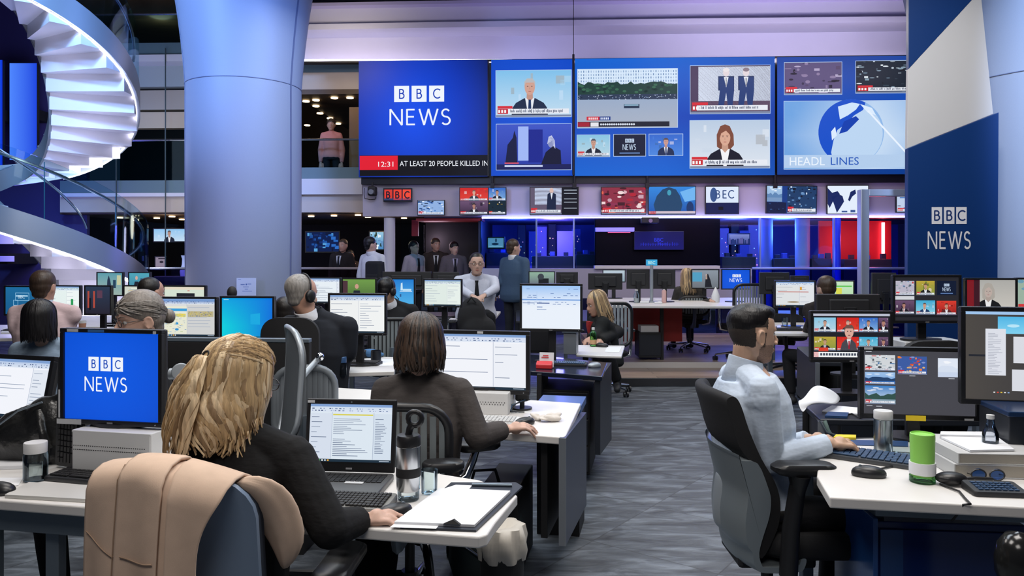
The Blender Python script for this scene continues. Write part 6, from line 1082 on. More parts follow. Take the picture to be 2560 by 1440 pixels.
def glasses(t, HT, m=None):
    g = G(); g.mx = HT
    for q in (-1, 1):
        g.tube([(q*.033+.021*math.cos(a*PI/8), .090, .004+.016*math.sin(a*PI/8)) for a in range(16)], .0016, 6, closed=True); g.tube([(q*.054, .088, .008), (q*.070, .06, .008), (q*.080, -.008, .006), (q*.080, -.025, -.004)], .0015, 6)
    g.tube([(-.012, .092, .007), (0, .097, .010), (.012, .092, .007)], .0015, 6); g.obj('glasses', m or BLK, t, smooth=60)
def headset(t, HT, m=None):
    g = G(); g.mx = HT; g.tube([(.090*math.sin(a), -.015, .04+.092*math.cos(a)) for a in [math.radians(x) for x in range(-105, 106, 15)]], .0055, 8); o = g.obj('headset', BLK, t, smooth=60)
    for q in (-1, 1): k = G(); k.mx = HT; k.rings([[(q*(.078+x_), -.012+.034*r_*math.cos(2*PI*j/16), -.008+.040*r_*math.sin(2*PI*j/16)) for j in range(16)] for x_, r_ in ((0, .9), (.006, 1), (.02, 1), (.028, .75))]); k.obj('ear_cup', BLK, o, smooth=50)
    k = G(); k.mx = HT; k.tube([(.098, .0, -.03), (.092, .05, -.06), (.06, .10, -.07)], .003, 6); k.sph((.055, .105, -.071), .007, 8); k.obj('microphone', BLK, o, smooth=60)
# ---- 1 blonde woman in the foreground
BT = cloth('knit_black', (.008, .008, .009), .5, 14); TB = cloth('trousers_black', (.010, .010, .012)) if 'trousers_black' not in MATS else MATS['trousers_black']
bl = V((P(600, 640, 2.14).x, 2.10, 0))
def blonde_hair(t, HT, m, vox):
    locks_hair(.205, 330, -112, 128, .016, .0095, .004, [H_B1, H_B1, H_B3, H_B2], True, ends=.03, gather=.02, coh=True, fl=.32, rad=(.088, .106, .096), seed=5, th0=34)(t, HT, H_B3, vox)
    rn = random.Random(9); T = V((-.006, -.128, .070)); gs = {H_B1: G(), H_B3: G(), H_B2: G()}
    for i in range(170):       # swept-back top hair gathered at the tie
        az = math.radians(-98+196*i/169)+rn.uniform(-.03, .03); th = math.radians(rn.uniform(58, 80) if abs(az) > .8 else rn.uniform(45, 80)); q0 = V((math.sin(az)*math.sin(th)*.084, math.cos(az)*math.sin(th)*.098-.022, math.cos(th)*.090+.045))
        pts = []; k_ = .02*rn.random()
        for j in range(9):
            u = j/8; p = q0.lerp(T, u); c = V((0, -.022, .040)); d = p-c; e = math.sqrt((d.x/.089)**2+(d.y/.106)**2+(d.z/.096)**2); pts.append(c+d/e*(1.0+k_+.03*math.sin(u*PI)))
        g = gs[rn.choice([H_B1, H_B1, H_B3, H_B2])]; g.mx = HT; g.tube(pts, [.003]+[.0072]*7+[.004], 6, flat=.5)
    for i in range(90):       # the tail below the tie
        ph = rn.uniform(0, 6.3); sx_ = rn.uniform(-1, 1); L = rn.uniform(.17, .30); pts = []; rr_ = []
        for j in range(12):
            u = j/11; sp_ = .010+.040*min(1, u*2.2); pts.append(T+V((sx_*sp_+.010*math.sin(u*8+ph)*u-.012*u, -.012-.030*math.sin(u*PI*.8)+.008*math.cos(u*7+ph)-.01*(1-abs(sx_)), .012*math.sin(min(1, u*5)*PI)-L*u))); rr_.append(.0105*(1-.8*max(0, u-.5)/.5)*(.5+min(.5, u*3)))
        g = gs[rn.choice([H_B1, H_B1, H_B2, H_B2, H_B3])]; g.mx = HT; g.tube(pts, rr_, 6, flat=.35)
    for mm, g in gs.items(): o = g.obj('hair', mm, t, smooth=70); o['kind'] = 'stuff'
    g = G(); g.mx = HT; g.tube([T+V((.014*math.cos(a*PI/6), -.002+.004*math.sin(a*PI/6), .013*math.sin(a*PI/6))) for a in range(12)], .004, 6, closed=True); g.obj('hair_tie', BLKM, t)
t1, HT1 = human('woman with long wavy blonde half-up hair and black top, hand on a mouse', bl, -.20, .97, hz=.45, sl=.475, lean=.10, head=(-.42, .18, .05), RE=P(824, 1322, 2.03), RW=P(903, 1300, 2.18), LE=P(455, 1330, 2.1), LW=P(520, 1290, 2.45), top=BT, leg=TB, fem=True, sw=.158, vox=.0055, hair=blonde_hair, hairm=H_B1, scoop=True, sleeve=.93, curl=(.5, .55), hd=P(605, 958, 2.16), hs=1.0, uph=(V((0, 0, 1)), V((.1, .0, 1)), (.2, 1, -.1), (.96, .20, .02)))
glasses(t1, HT1); tag(t1, None, None)
# ---- 2 woman in the grey top
GT = cloth('knit_grey', (.060, .052, .050), .4, 16)
def bob(t, HT, m, vox): locks_hair(.135, 300, -140, 140, .005, .0068, .018, [H_BRN, H_DARK, H_BRN], True, ends=.012, rad=(.090, .106, .098), seed=2, curlin=.012)(t, HT, H_BRN, vox)
t2, HT2 = human('woman with a dark brown bob and dark grey top, hand on a mouse', V((P(1054, 640, 3.16).x, 3.14, 0)), -.06, .97, hz=.47, sl=.475, lean=.08, head=(-.12, .06, .02), RE=P(1194, 1092, 3.10), RW=P(1266, 1073, 3.25), LE=P(952, 1110, 3.12), LW=P(1000, 1070, 3.38), top=GT, leg=TB, fem=True, sw=.162, vox=.0065, hair=bob, hairm=H_BRN, sleeve=.86, curl=(.5, .5), hd=P(1055, 862, 3.18), girth=1.1, legs=((P(930, 640, 3.52).x, 3.52, .47), (P(985, 640, 3.52).x, 3.52, .47), (P(915, 640, 3.3).x, 3.3, .10), (P(960, 640, 3.3).x, 3.3, .10)), uph=(V((0, 0, 1)), V((0, 0, 1)), (.3, 1, 0), (.94, .33, .05)))
# ---- 3 man in the pale blue shirt
PB = cloth('shirt_pale_blue', (.52, .60, .72), .5, 9); 
def zone(t, HT, m, test):
    o = [c for c in t.children if c.name.startswith('body')][0]; I = HT.inverted(); o.data.materials.append(m); k = len(o.data.materials)-1
    for p in o.data.polygons:
        if p.material_index == 0 and test(I @ p.center): p.material_index = k
def fade(t, HT, m, vox):
    g = G(); g.mx = HT; g.sph((0, -.024, .050), (.0785, .092, .074), 24); g.sph((0, .016, .082), (.066, .066, .040), 18); g.sph((0, .046, .092), (.050, .036, .024), 14); g.sph((0, -.036, .045), (.077, .078, .073), 18); fuse(g, .004, 6, 'hair', [m], t)
    zone(t, HT, mat('hair_fade', (.034, .025, .021), .8, noise=.3, nscale=300), lambda p: not (abs(p.x) > .0735 and p.y > -.042 and p.z < .03) and p.z < .1 and ((p.y < .020-.20*max(0, .05-p.z) and p.z > .010) or (p.y < -.030 and p.z > -.046-.06*(p.y+.09))))
    zone(t, HT, mat('hair_fade_low', (.085, .055, .042), .8, noise=.3, nscale=300), lambda p: (abs(p.x) > .06 and -.05 < p.z <= .010 and .002 < p.y < .013))
    zone(t, HT, mat('beard_stubble', (.27, .165, .12), .7, noise=.3, nscale=260), lambda p: p.y > -.008 and -.125 < p.z < -.038-.25*max(0, p.y-.05) and not (p.y > .07 and abs(p.x) < .024 and -.075 < p.z < -.052))
m3 = V((P(1893, 640, 3.05).x, 3.05, 0))
t3, HT3 = human('man with short dark hair and a pale blue shirt, typing, in profile', m3, -PI/2+.04, 1.0, hz=.50, sl=.45, lean=-.10, head=(.20, .06, 0), RE=P(1925, 1152, 2.90), RW=P(2074, 1108, 2.92), LE=P(1945, 1130, 3.3), LW=P(2022, 1098, 3.2), top=PB, leg=MATS['trousers_black'], skin=SKIN2, vox=.0042, hair=fade, hairm=H_BLK, sleeve=.97, collar=PB, curl=(.5, .6), hd=P(1884, 834, 3.05), hs=1.0, sw=.17, girth=1.02, depth=1.22, uph=(V((0, 0, 1)), V((0, 0, 1)), (1, .25, -.05), (1, .22, -.12)))
g = G(); IMm = (M.Translation(m3) @ M.Rotation(-PI/2+.04, 4, 'Z')).inverted()
g = G(); n = 24; g.tube([(.186*math.cos(2*PI*i/n), .006+.132*math.sin(2*PI*i/n), .515) for i in range(n)], .014, 8, closed=True, flat=1.6); g.obj('belt', mat('belt_leather', (.012, .011, .011), .3), t3, smooth=50)
# ---- 4 grey-haired woman with glasses, behind the near blue monitor
def bun(t, HT, m, vox):
    cap_hair(.010, -.01, vol=1.0)(t, HT, m, vox); rn = random.Random(4); g = G(); g.mx = HT
    for i in range(70):
        az = math.radians(-100+200*i/69); th = math.radians(rn.uniform(60, 78)); q0 = V((math.sin(az)*math.sin(th)*.084, math.cos(az)*math.sin(th)*.096-.022, math.cos(th)*.090+.045)); T = V((.0, -.12, .0)); pts = []
        for j in range(9):
            u = j/8; p = q0.lerp(T, u); c = V((0, -.022, .040)); d = p-c; e = math.sqrt((d.x/.087)**2+(d.y/.104)**2+(d.z/.093)**2); pts.append(c+d/e*(1.0+.03*rn.random()))
        g.tube(pts, [.003]+[.006]*8, 6, flat=.5)
    o = g.obj('hair', H_SILV, t, smooth=70); o['kind'] = 'stuff'; k = G(); k.mx = HT; k.sph((0, -.135, -.012), (.035, .03, .035), 14); k.obj('hair_bun', m, t, smooth=60)
t4, HT4 = human('woman with grey swept-back hair and thin glasses behind the near monitor', V((P(352, 640, 3.35).x+.0, 3.42, 0)), PI*.68, .98, hz=.50, sl=.48, lean=.06, head=(.25, .16, 0), top=cloth('top_dark', (.02, .02, .022)), leg=MATS['trousers_black'], fem=True, sw=.16, vox=.007, hair=bun, hairm=H_GREY, hd=P(345, 800, 3.36), hs=1.0)
glasses(t4, HT4)
# ---- 5 suited man with headset
SU = cloth('suit_navy', (.012, .014, .020), .25, 8); SHW = cloth('shirt_white', (.62, .62, .66), .3, 12)
t5, HT5 = human('bald grey-haired man in a dark suit with a black headset', V((P(765, 640, 4.75).x, 4.95, 0)), -.25, 1.04, hz=.50, sl=.50, lean=.12, head=(-.42, .12, 0), top=SHW, jacket=SU, collar=SHW, leg=MATS['trousers_black'], skin=SKIN3, vox=.010, hair=cap_hair(.0025, -.004, fr=-.016), hairm=H_SILV, RE=P(868, 880, 4.95), RW=P(845, 905, 5.3), hd=P(758, 737, 4.95), sw=.20, girth=1.12)
headset(t5, HT5)
# ---- 6.. others on the left
PK = cloth('shirt_pink', (.62, .46, .47), .3, 10)
t6, _ = human('man with short brown hair in a pale pink shirt, seen from behind', V((P(110, 640, 6.1).x, 6.1, 0)), .1, 1.05, hz=.54, sl=.50, lean=.02, head=(-.1, 0, 0), top=PK, collar=cloth('collar_blue', (.45, .52, .62)), vox=.012, hair=cap_hair(.007, -.015), hairm=H_BRN, LE=P(40, 820, 6.05), LW=P(60, 832, 6.45), RE=P(178, 800, 6.2), RW=P(172, 832, 6.6), sw=.205, skin=SKIN3, girth=1.1, hd=P(111, 717, 6.1))
t7, _ = human('woman with straight black hair and a pale blue top, seen from behind', V((P(98, 640, 4.6).x, 4.65, 0)), .05, .95, hz=.44, sl=.46, lean=.05, top=cloth('top_pale_blue', (.22, .29, .38)), fem=True, vox=.011, hair=locks_hair(.16, 130, -150, 150, .002, .008, .004, [H_BLK, H_BLK], True, ends=.01, seed=8), hairm=H_BLK, hd=P(103, 801, 4.6), sw=.17)
t8, _ = human('bald-crowned man between the bright monitors, seen from behind', V((P(385, 640, 6.2).x, 6.25, 0)), -.2, 1.0, hz=.50, sl=.48, lean=.12, top=cloth('top_brown', (.10, .07, .055)), head=(-.35, .1, 0), vox=.012, hair=cap_hair(.003, -.01, fr=-.012), hairm=H_DARK, skin=SKIN3, hd=P(382, 733, 6.15))
t9, HT9 = human('dark-haired man in a suit and headset before the blue picture monitor', V((P(980, 640, 7.3).x, 7.35, 0)), -.2, 1.0, hz=.50, sl=.48, lean=.1, head=(-.4, .1, 0), top=SHW, jacket=cloth('suit_black', (.010, .010, .012), .2, 8), collar=SHW, vox=.012, hair=cap_hair(.007, -.02), hairm=H_BLK, skin=SKIN2, hd=P(968, 727, 7.3))
headset(t9, HT9)
t5b, _ = human('dark-haired colleague half hidden behind the suited man with the headset', V((P(712, 640, 5.6).x, 5.6, 0)), .3, .95, hz=.46, sl=.44, lean=.15, top=cloth('top_charcoal', (.02, .022, .026)), vox=.013, hair=cap_hair(.006, -.02), hairm=H_DARK, hd=P(712, 782, 5.65))
# ---- middle distance
WS_ = cloth('shirt_white_blue', (.56, .58, .68), .35, 8)
t10, HT10 = human('seated man in a white shirt and dark tie facing the newsroom', V((P(1190, 640, 9.3).x, 9.3, 0)), PI+.1, 1.08, hz=.78, sl=.50, lean=.10, head=(0, .05, 0), top=WS_, collar=WS_, tie=cloth('tie_dark', (.012, .012, .016)), vox=.012, hair=cap_hair(.004, 0, fr=-.004), hairm=H_DARK, skin=SKIN, hd=P(1192, 660, 9.15), sw=.20, girth=1.2, LE=P(1238, 722, 9.1), RE=P(1150, 722, 9.1), LW=P(1212, 738, 8.85), RW=P(1180, 740, 8.85))
glasses(t10, HT10)
t = thing('bar_stool', 'dark stool under the seated man in the tie', 'stool', (P(1190, 640, 9.3).x, 9.32, 0)); G().cyl((0, 0, .64), (0, 0, .695), .19, n=24).obj('seat', FAB, t, smooth=40); G().cyl((0, 0, .03), (0, 0, .64), .03).obj('post', BLK, t); G().cyl((0, 0, 0), (0, 0, .03), .22, .05, n=24).obj('base', BLK, t, smooth=40)
BJ = cloth('jacket_blue', (.055, .095, .165), .25, 7)
t11, HT11 = human('man standing in a blue suit jacket, seen from behind', V((P(1285, 640, 11).x, 11.0, 0)), -.75, 1.02, hz=.92, sl=.52, lean=.03, head=(-.35, .05, 0), stand=True, top=SHW, jacket=BJ, leg=cloth('trousers_dark', (.022, .024, .032)), vox=.012, hair=cap_hair(.006, -.02), hairm=H_BRN, collar=SHW, sw=.195, hd=P(1285, 620, 11), LE=P(1256, 705, 11.05), LW=P(1240, 735, 11.3), girth=1.1)
RB = cloth('blouse_red', (.38, .03, .03), .3, 10); DJ = cloth('jacket_dark', (.012, .013, .013), .3, 7)
t12, _ = human('woman with long fair-streaked hair, red blouse and dark jacket, seated sideways', V((P(1520, 640, 7.4).x, 7.4, 0)), PI*.55, .97, hz=.50, sl=.44, lean=.30, head=(.15, .30, 0), top=RB, jacket=DJ, fem=True, vox=.011, hair=locks_hair(.24, 80, -125, 125, .006, .010, .012, [H_ASH, H_B3, H_B1], True, seed=12, th0=14), hairm=H_ASH, skin=SKIN3, hd=P(1489, 760, 7.35), sw=.165, legs=(P(1490, 850, 7.2), P(1512, 862, 7.15), P(1505, 1004, 7.3), P(1543, 952, 7.25)), LE=P(1500, 830, 7.2), LW=P(1478, 846, 6.95), RE=P(1545, 830, 7.5), RW=P(1500, 852, 7.0))
t13, _ = human('woman with long blonde hair at the platform desk, seen from behind', V((P(1720, 640, 10.85).x, 10.75, .15)), .1, .97, hz=.50, sl=.47, lean=.08, head=(.35, .1, 0), top=cloth('blouse_dark_pattern', (.045, .042, .040), .5, 30), fem=True, vox=.011, hair=locks_hair(.27, 80, -125, 125, .005, .010, .010, [H_ASH, H_B3, H_B1], True, seed=14, th0=10), hairm=H_ASH, hd=P(1716, 694, 10.75), sw=.165, RE=P(1760, 758, 10.6), RW=P(1776, 752, 10.3))
t14, _ = human('brown-haired person before the green planner monitor, seen from behind', V((P(2066, 640, 7.4).x, 7.4, 0)), .35, .98, hz=.50, sl=.48, lean=.10, top=cloth('jumper_dark', (.02, .016, .016)), vox=.012, hair=cap_hair(.009, -.02), hairm=H_BRN, hd=P(2062, 722, 7.4), LE=P(2030, 800, 7.3), LW=P(2016, 826, 7.7))
# ---- behind the glass at the back
t15, _ = human('man in a dark suit standing behind the low railing near the column', V((P(857, 640, 14.6).x, 14.6, 0)), PI-.3, 1.0, hz=.92, sl=.50, stand=True, top=SHW, jacket=cloth('suit_brownblack', (.016, .012, .011)), tie=MATS['tie_dark'], vox=.015, hair=cap_hair(.005), hairm=H_BRN, skin=SKIN3, hd=P(857, 614, 14.5))
t15b, _ = human('dim figure standing close beside the dark-suited man near the column', V((P(882, 640, 15.2).x, 15.2, 0)), PI+.4, .95, hz=.90, sl=.48, stand=True, top=cloth('coat_umber', (.03, .018, .012)), vox=.016, hair=cap_hair(.006), hairm=H_DARK, skin=SKIN3, hd=P(876, 640, 15.2))
t16, _ = human('man in a white shirt with a black backpack standing by the thin pillar', V((P(928, 640, 12.0).x, 12.0, 0)), -.55, 1.0, hz=.92, sl=.52, stand=True, head=(-.4, 0, 0), top=SHW, collar=SHW, vox=.014, hair=cap_hair(.007, -.01), hairm=H_BLK, hd=P(927, 612, 12), sw=.19, skin=SKIN)
t = thing('backpack', 'black backpack on the back of the white-shirted man', 'backpack', (P(937, 640, 11.8).x, 11.8, EYE-(690-640)/FP*11.8), -.45); G().box((0, 0, 0), (.30, .15, .46)).obj('body', FAB, t, bevel=.05, seg=4); G().box((0, -.08, -.08), (.22, .05, .22)).obj('pocket', FAB, t, bevel=.02); [G().tube([(s*.10, .07, -.18), (s*.11, .10, 0), (s*.10, .09, .22)], .012, 6).obj('strap', BLKM, t) for s in (-1, 1)]
GC = cloth('shirt_greyblue', (.30, .29, .36)); DC = cloth('suit_umber', (.035, .026, .026))
t17, HT17 = human('man in a grey-white shirt and glasses, left of three standing behind the glass', V((P(1034, 640, 14.0).x, 14.0, 0)), PI+.8, .99, hz=.92, sl=.50, stand=True, head=(.25, 0, 0), top=GC, tie=MATS['tie_dark'], vox=.015, hair=cap_hair(.007), hairm=H_BLK, hd=P(1036, 619, 13.95)); glasses(t17, HT17)
t18, _ = human('man in a dark jacket, middle of three standing behind the glass', V((P(1090, 640, 14.2).x, 14.2, 0)), PI+.1, 1.02, hz=.93, sl=.51, stand=True, head=(.4, 0, 0), top=SHW, jacket=DC, tie=MATS['tie_dark'], vox=.015, hair=cap_hair(.008), hairm=H_BRN, skin=SKIN3, hd=P(1090, 612, 14.1))
t19, HT19 = human('man in an open grey jacket, right of three standing behind the glass', V((P(1134, 640, 14.0).x, 14.05, 0)), PI+.25, .97, hz=.90, sl=.50, stand=True, head=(.3, .1, 0), top=cloth('shirt_lavender', (.42, .40, .52)), jacket=cloth('jacket_greybrown', (.11, .095, .11)), tie=MATS['tie_dark'], vox=.015, hair=cap_hair(.009), hairm=H_BLK, hd=P(1136, 621, 14.0))
gz = WP(830, 420, L0).z-.06
t20, _ = human('woman in a pink blouse standing at the gallery railing under warm light', wl((WP(829, 420, 1.5).x, 1.5, gz-.52)), PI+.1, 1.0, hz=.88, sl=.46, stand=True, top=cloth('blouse_pink', (.62, .24, .20)), fem=True, vox=.015, hair=cap_hair(.010, -.02), hairm=H_BRN, skin=SKIN3, sw=.155)
struct(wslab('floor', 745, 419, 905, 423, L0+.35, .04, BRN)) 
# ================================================================ COAT ON THE NEAR CHAIR
COAT = mat('coat_wool', (.60, .44, .335), .9, noise=.05, nscale=25, bump=.05, bscale=420, spec=.15); SEAM = mat('coat_seam', (.33, .22, .15), .9)
cch = [o for o in bpy.data.objects if o.get('label') == 'blue-grey shelled chair under the beige coat'][0]
ct = thing('coat', 'beige wool coat draped over the back of the blonde woman\'s chair', 'coat', cch.location, cch.rotation_euler[2])
def cpt(u, v, lift=.0):        # u across the back (m), v along the cloth: negative = inner side, 0 = ridge, positive = down the outer back
    z0 = .985-.035*((u+.06)/.2)**2-.10*max(0, u); yb = -.235+.20*(u/.42)**2
    fold = .010*math.sin(u*46+1.2)*min(1, abs(v)*4)+.006*math.sin(u*23+v*5)
    if v < -.05: return V((u, yb+.115+lift+fold*.5, z0-(abs(v)-.05)))
    if v < .05: a = (v+.05)/.10*PI; return V((u, yb+.045+(.070+lift)*math.cos(a)*.98, z0+(.030+lift)*math.sin(a)))
    return V((u*(1+.12*(v-.05)), yb-.025-lift-fold-.05*(v-.05)-.03*math.sin(min(1, v*2.2)*PI)*.3, z0-(v-.05)))
def cloth_panel(u0, u1, v0, v1, nm, lift=0.0, nu=44, nv=50, parent=None, m=None, flare=False):
    g = G(); E_ = lambda v: (.062*math.exp(-(max(v, 0)/.11)**2) if flare else 0)
    vs = [cpt(u0+(u1+E_(v0+(v1-v0)*j/nv)-u0)*i/nu, v0+(v1-v0)*j/nv, lift) for j in range(nv+1) for i in range(nu+1)]; g.add(vs, [(j*(nu+1)+i, j*(nu+1)+i+1, (j+1)*(nu+1)+i+1, (j+1)*(nu+1)+i) for j in range(nv) for i in range(nu)])
    o = g.obj(nm, m or COAT, parent or ct, smooth=80); s_ = o.modifiers.new('thick', 'SOLIDIFY'); s_.thickness = .007; return o
cloth_panel(-.20, .055, -.30, .72, 'coat_back'); cloth_panel(.028, .085, -.26, .70, 'coat_lapel', .012, 18, flare=True); cloth_panel(-.10, .012, -.2, .70, 'coat_front_panel', .012, 22)
for u, v0, v1 in ((-.105, .02, .66), (-.092, .02, .66)): G().tube([cpt(u, v0+(v1-v0)*k/24, .0075) for k in range(25)], .0014, 5).obj('seam', SEAM, ct)
G().tube([cpt(-.085+.09*k/12, .215+.008*math.sin(k/12*PI), .0165) for k in range(13)], .0017, 5).obj('seam', SEAM, ct); G().tube([cpt(-.19+.085*k/12, .16+.06*k/12, .0045) for k in range(13)], .0017, 5).obj('seam', SEAM, ct)
sl_ = [V((.115, -.155, .955)), V((.158, -.11, .925)), V((.190, -.06, .87)), V((.215, -.035, .80)), V((.225, -.03, .74)), V((.212, -.03, .70))]
g = G(); rs = []
for i, p in enumerate(sl_):
    a0 = (.045, .062, .066, .060, .048, .016)[i]; b0 = (.022, .030, .034, .032, .026, .010)[i]; rs.append([p+V((math.cos(q)*a0*.7, math.sin(q)*b0*1.2, math.cos(q)*a0*.45))*(1+.10*math.sin(5*q+i*1.1)) for q in [2*PI*k/28 for k in range(28)]])
g.rings(rs); o = g.obj('coat_sleeve', COAT, ct, smooth=80); sb_ = o.modifiers.new('soft', 'SUBSURF'); sb_.levels = sb_.render_levels = 1
# ================================================================ SMALL THINGS ON THE DESKS
KEYM = mat('key_black', (.013, .013, .015), .5); KEYB = mat('keyboard_body', (.022, .023, .026), .45); BLUEK = mat('key_blue', (.03, .07, .15), .4)
def keyboard(label, p, rz, w_=.44, d_=.145, body=None, keys=None, group=None, name='keyboard'):
    t = thing(name, label, 'keyboard', p, rz, group); G().rings([[(x*k, y*k, z_+(.006*(y/d_+.5) if z_ > .005 else 0)) for x, y in rr(w_, d_, .012)] for k, z_ in ((.99, 0), (1, .004), (1, .012), (.985, .015))]).obj('body', body or KEYB, t, smooth=40)
    g = G(); nx, ny = 18, 6; kw = (w_-.03)/nx; kd = (d_-.025)/ny
    for j in range(ny):
        i = 0
        while i < nx:
            n = 5 if (j == 0 and i == 4) else (2 if (i in (0, 13) and j in (1, 2, 3) and R.random() < .6 and i < nx-1) else 1); x = -w_/2+.015+kw*(i+n/2); y = -d_/2+.012+kd*(j+.5)
            if not (i in (13, 14) and j in (1, 2) and False): g.box((x, y, .0185+.006*((y)/d_+.5)), (kw*n*.86, kd*.82, .006))
            i += n
    g.obj('keys', keys or KEYM, t, bevel=.0012, seg=1); return t
def mouse(label, p, rz, s=1.0, m=None):
    t = thing('computer_mouse', label, 'mouse', p, rz); g = G(); rs = []
    for z_, k in ((0, .93), (.006, 1), (.014, .99), (.022, .90), (.029, .70), (.0335, .40), (.035, .08)): rs.append([(x*k*s, (y*k*(1.0)+.008*(1-k))*s, z_*s) for x, y in [(.031*math.cos(a)*(1-.12*math.sin(a)), .055*math.sin(a)) for a in [2*PI*i/24 for i in range(24)]]])
    g.rings(rs); g.obj('shell', m or BLK, t, smooth=60); G().cyl((-.003*s, .026*s, .031*s), (.003*s, .026*s, .031*s), .006*s, n=12).obj('scroll_wheel', GREY, t); return t
def bottle(name, label, cat, p, prof, m, parts=(), smooth=35):
    t = thing(name, label, cat, p); G().lathe(prof, 28).obj('body', m, t, smooth=smooth)
    for nm, pr, mm in parts: G().lathe(pr, 28).obj(nm, mm, t, smooth=35)
    return t
def sheetp(name, label, pts, z, th=.0015, m=None, cat='paper'):
    q = [PZ(px, py, z) for px, py in pts]; cx = sum(p.x for p in q)/len(q); cy = sum(p.y for p in q)/len(q); o = G().prism([(p.x-cx, p.y-cy) for p in q], 0, th).obj(name, m or PAPER, loc=(cx, cy, z)); return tag(o, label, cat)
ZD = .731
# left end of the near desk
bottle('water_jar', 'clear water jar with a white lid at the left of the near desk', 'jar', PZ(89, 1200, ZD), [(.034, 0), (.038, .006), (.038, .085), (.035, .094), (.032, .096)], GLSC, [('water', [(.033, .006), (.034, .01), (.034, .055), (.0, .0551)], glassmat('water', (.88, .92, .92), .3)), ('lid', [(.033, .094), (.036, .096), (.0365, .128), (.035, .131), (.030, .1315)], WPL)])
keyboard('black keyboard before the white riser on the near desk', PZ(252, 1198, ZD), DESKA-.06, .36, .13); mouse('black mouse beside the beige coat on the near desk', PZ(302, 1243, ZD+.012), DESKA+1.45); mouse('black mouse cut off at the left edge of the near desk', PZ(2, 1232, ZD), 1.2)
o = sheetp('writing_tablet', 'flat white slab under the black mouse on the near desk', [(72, 1213), (330, 1226), (330, 1258), (262, 1259), (12, 1245)], ZD, .011, mat('slab_white', (.60, .59, .56), .35), 'tablet')
sheetp('paper_sheet', 'white sheet of paper lying left of the water jar', [(-60, 1196), (58, 1195), (46, 1214), (-30, 1222)], ZD); sheetp('paper_sheet', 'white paper pile behind the water jar', [(-60, 1160), (58, 1158), (62, 1172), (-60, 1176)], ZD, .012)
t = thing('notepad', 'white notepad leaning on the black bag', 'notepad', PZ(72, 1150, .74)+V((0, .06, .0)), DESKA); o = G().box((0, 0, .105), (.11, .004, .05), rx=-.5).obj('pages', PAPER, t)
LEA = mat('leather_black', (.012, .012, .012), .32, bump=.5, bscale=30); t = thing('black_bag', 'black leather bag heaped before the tilted monitor', 'bag', PZ(60, 1165, ZD)+V((0, .05, 0)), DESKA)
g = G(); g.sph((-.06, .02, .09), (.13, .08, .095), 18); g.sph((.04, .03, .13), (.10, .07, .115), 18); g.cap((-.14, .0, .03), (.12, .02, .03), .05, .04); g.cap((-.12, .01, .16), (.10, .03, .245), .018, .016); fuse(g, .008, 3, 'body', [LEA], t); G().tube([(.05, -.02, .20), (.085, -.05, .15), (.105, -.055, .08), (.10, -.05, .02)], .014, 8, flat=.5).obj('strap', LEA, t, smooth=60); G().tube([(-.15, -.05, .05), (-.10, -.06, .14), (-.02, -.045, .20), (.06, -.02, .23)], .004, 6).obj('zip', GREY, t)
k = keyboard('black keyboard standing on end beside the white riser', PZ(172, 1175, ZD)+V((0, .03, .205)), 0, .40, .12); k.rotation_euler = (math.radians(80), math.radians(-88), -.2)
t = thing('articulated_mount', 'silver jointed monitor arm right of the near blue monitor', 'monitor arm', P(440, 1120, 2.95)); o = V(t.location); L_ = lambda px, py, d=2.95: P(px, py, d)-o; t.location.z = .73; o = V(t.location)
G().cyl(L_(452, 930, 2.98), L_(452, 930, 2.90), .034, n=24).obj('joint_disc', SILV, t, bevel=.004); G().cyl(L_(425, 935, 2.92), L_(458, 935, 2.92), .022).obj('mount', SILV, t, smooth=40); G().tube([L_(452, 940), L_(466, 985), L_(480, 1030), L_(486, 1050)], [.028, .024, .023, .026], 12, flat=.7).obj('upper_arm', SILV, t, smooth=50); G().cyl(L_(487, 1050, 3.0), L_(487, 1050, 2.90), .028, n=20).obj('elbow', SILV, t, bevel=.004)
G().tube([L_(485, 1055), L_(466, 1085), L_(440, 1112), L_(436, 1150)], [.026, .024, .026, .028], 12).obj('lower_arm', SILV, t, smooth=50); a = L_(436, 1150); G().cyl((a.x, a.y, 0), (a.x, a.y, a.z), .022).cyl((a.x, a.y, 0), (a.x, a.y, .02), .05).obj('post', SILV, t)
# laptop
ly = dz(1186, .745); t = thing('laptop', 'open black laptop with a document on its screen', 'laptop', (P(872, 640, ly).x, ly, ZD), DESKA+.10); LW_, LH = .322, .248
G().rings([[(x*k, y*k-.115, z_) for x, y in rr(LW_, .23, .012)] for k, z_ in ((.985, 0), (1, .004), (1, .018), (.985, .021))]).obj('base', mat('laptop_grey', (.09, .092, .095), .4, .3), t, smooth=40)
T = M.Translation((0, .0, .022)) @ M.Rotation(-.14, 4, 'X'); g = G(); g.mx = T; g.bb((-LW_/2, 0, 0), (LW_/2, .010, LH)); g.obj('lid', BLK, t, bevel=.004)
c = Canvas(766, 1015, 978, 1160, LW_-.030, LH-.052, .00012)
doc(c, .78, 22, bg='dbe6f0', tool='cfdcec', side='d3dfec', accent='d8cf58', left=.27, ink='8f9bb0'); o = c.obj('display', t); o.matrix_local = T @ M.Translation((0, -.0012, LH/2+.008))
g = G(); g.mx = T; g.box((-.145, -.001, LH-.010), (.025, .001, .009)); g.obj('sticker', STICK, t); g = G(); g.mx = T; g.box((.0, -.001, .012), (.022, .001, .006)); g.obj('badge', MATS['badge_grey'], t); g = G(); g.mx = T; g.cyl((0, -.0015, LH-.010), (0, 0, LH-.010), .003); g.obj('webcam', GREY, t)
g = G(); [g.box((-.135+.018*i, -.03-.018*j, .0225), (.0155, .0155, .003)) for i in range(16) for j in range(5)]; g.obj('keys', KEYM, t); G().box((.055, -.118, .0222), (.062, .022, .002)).obj('label_plate', STICK, t)
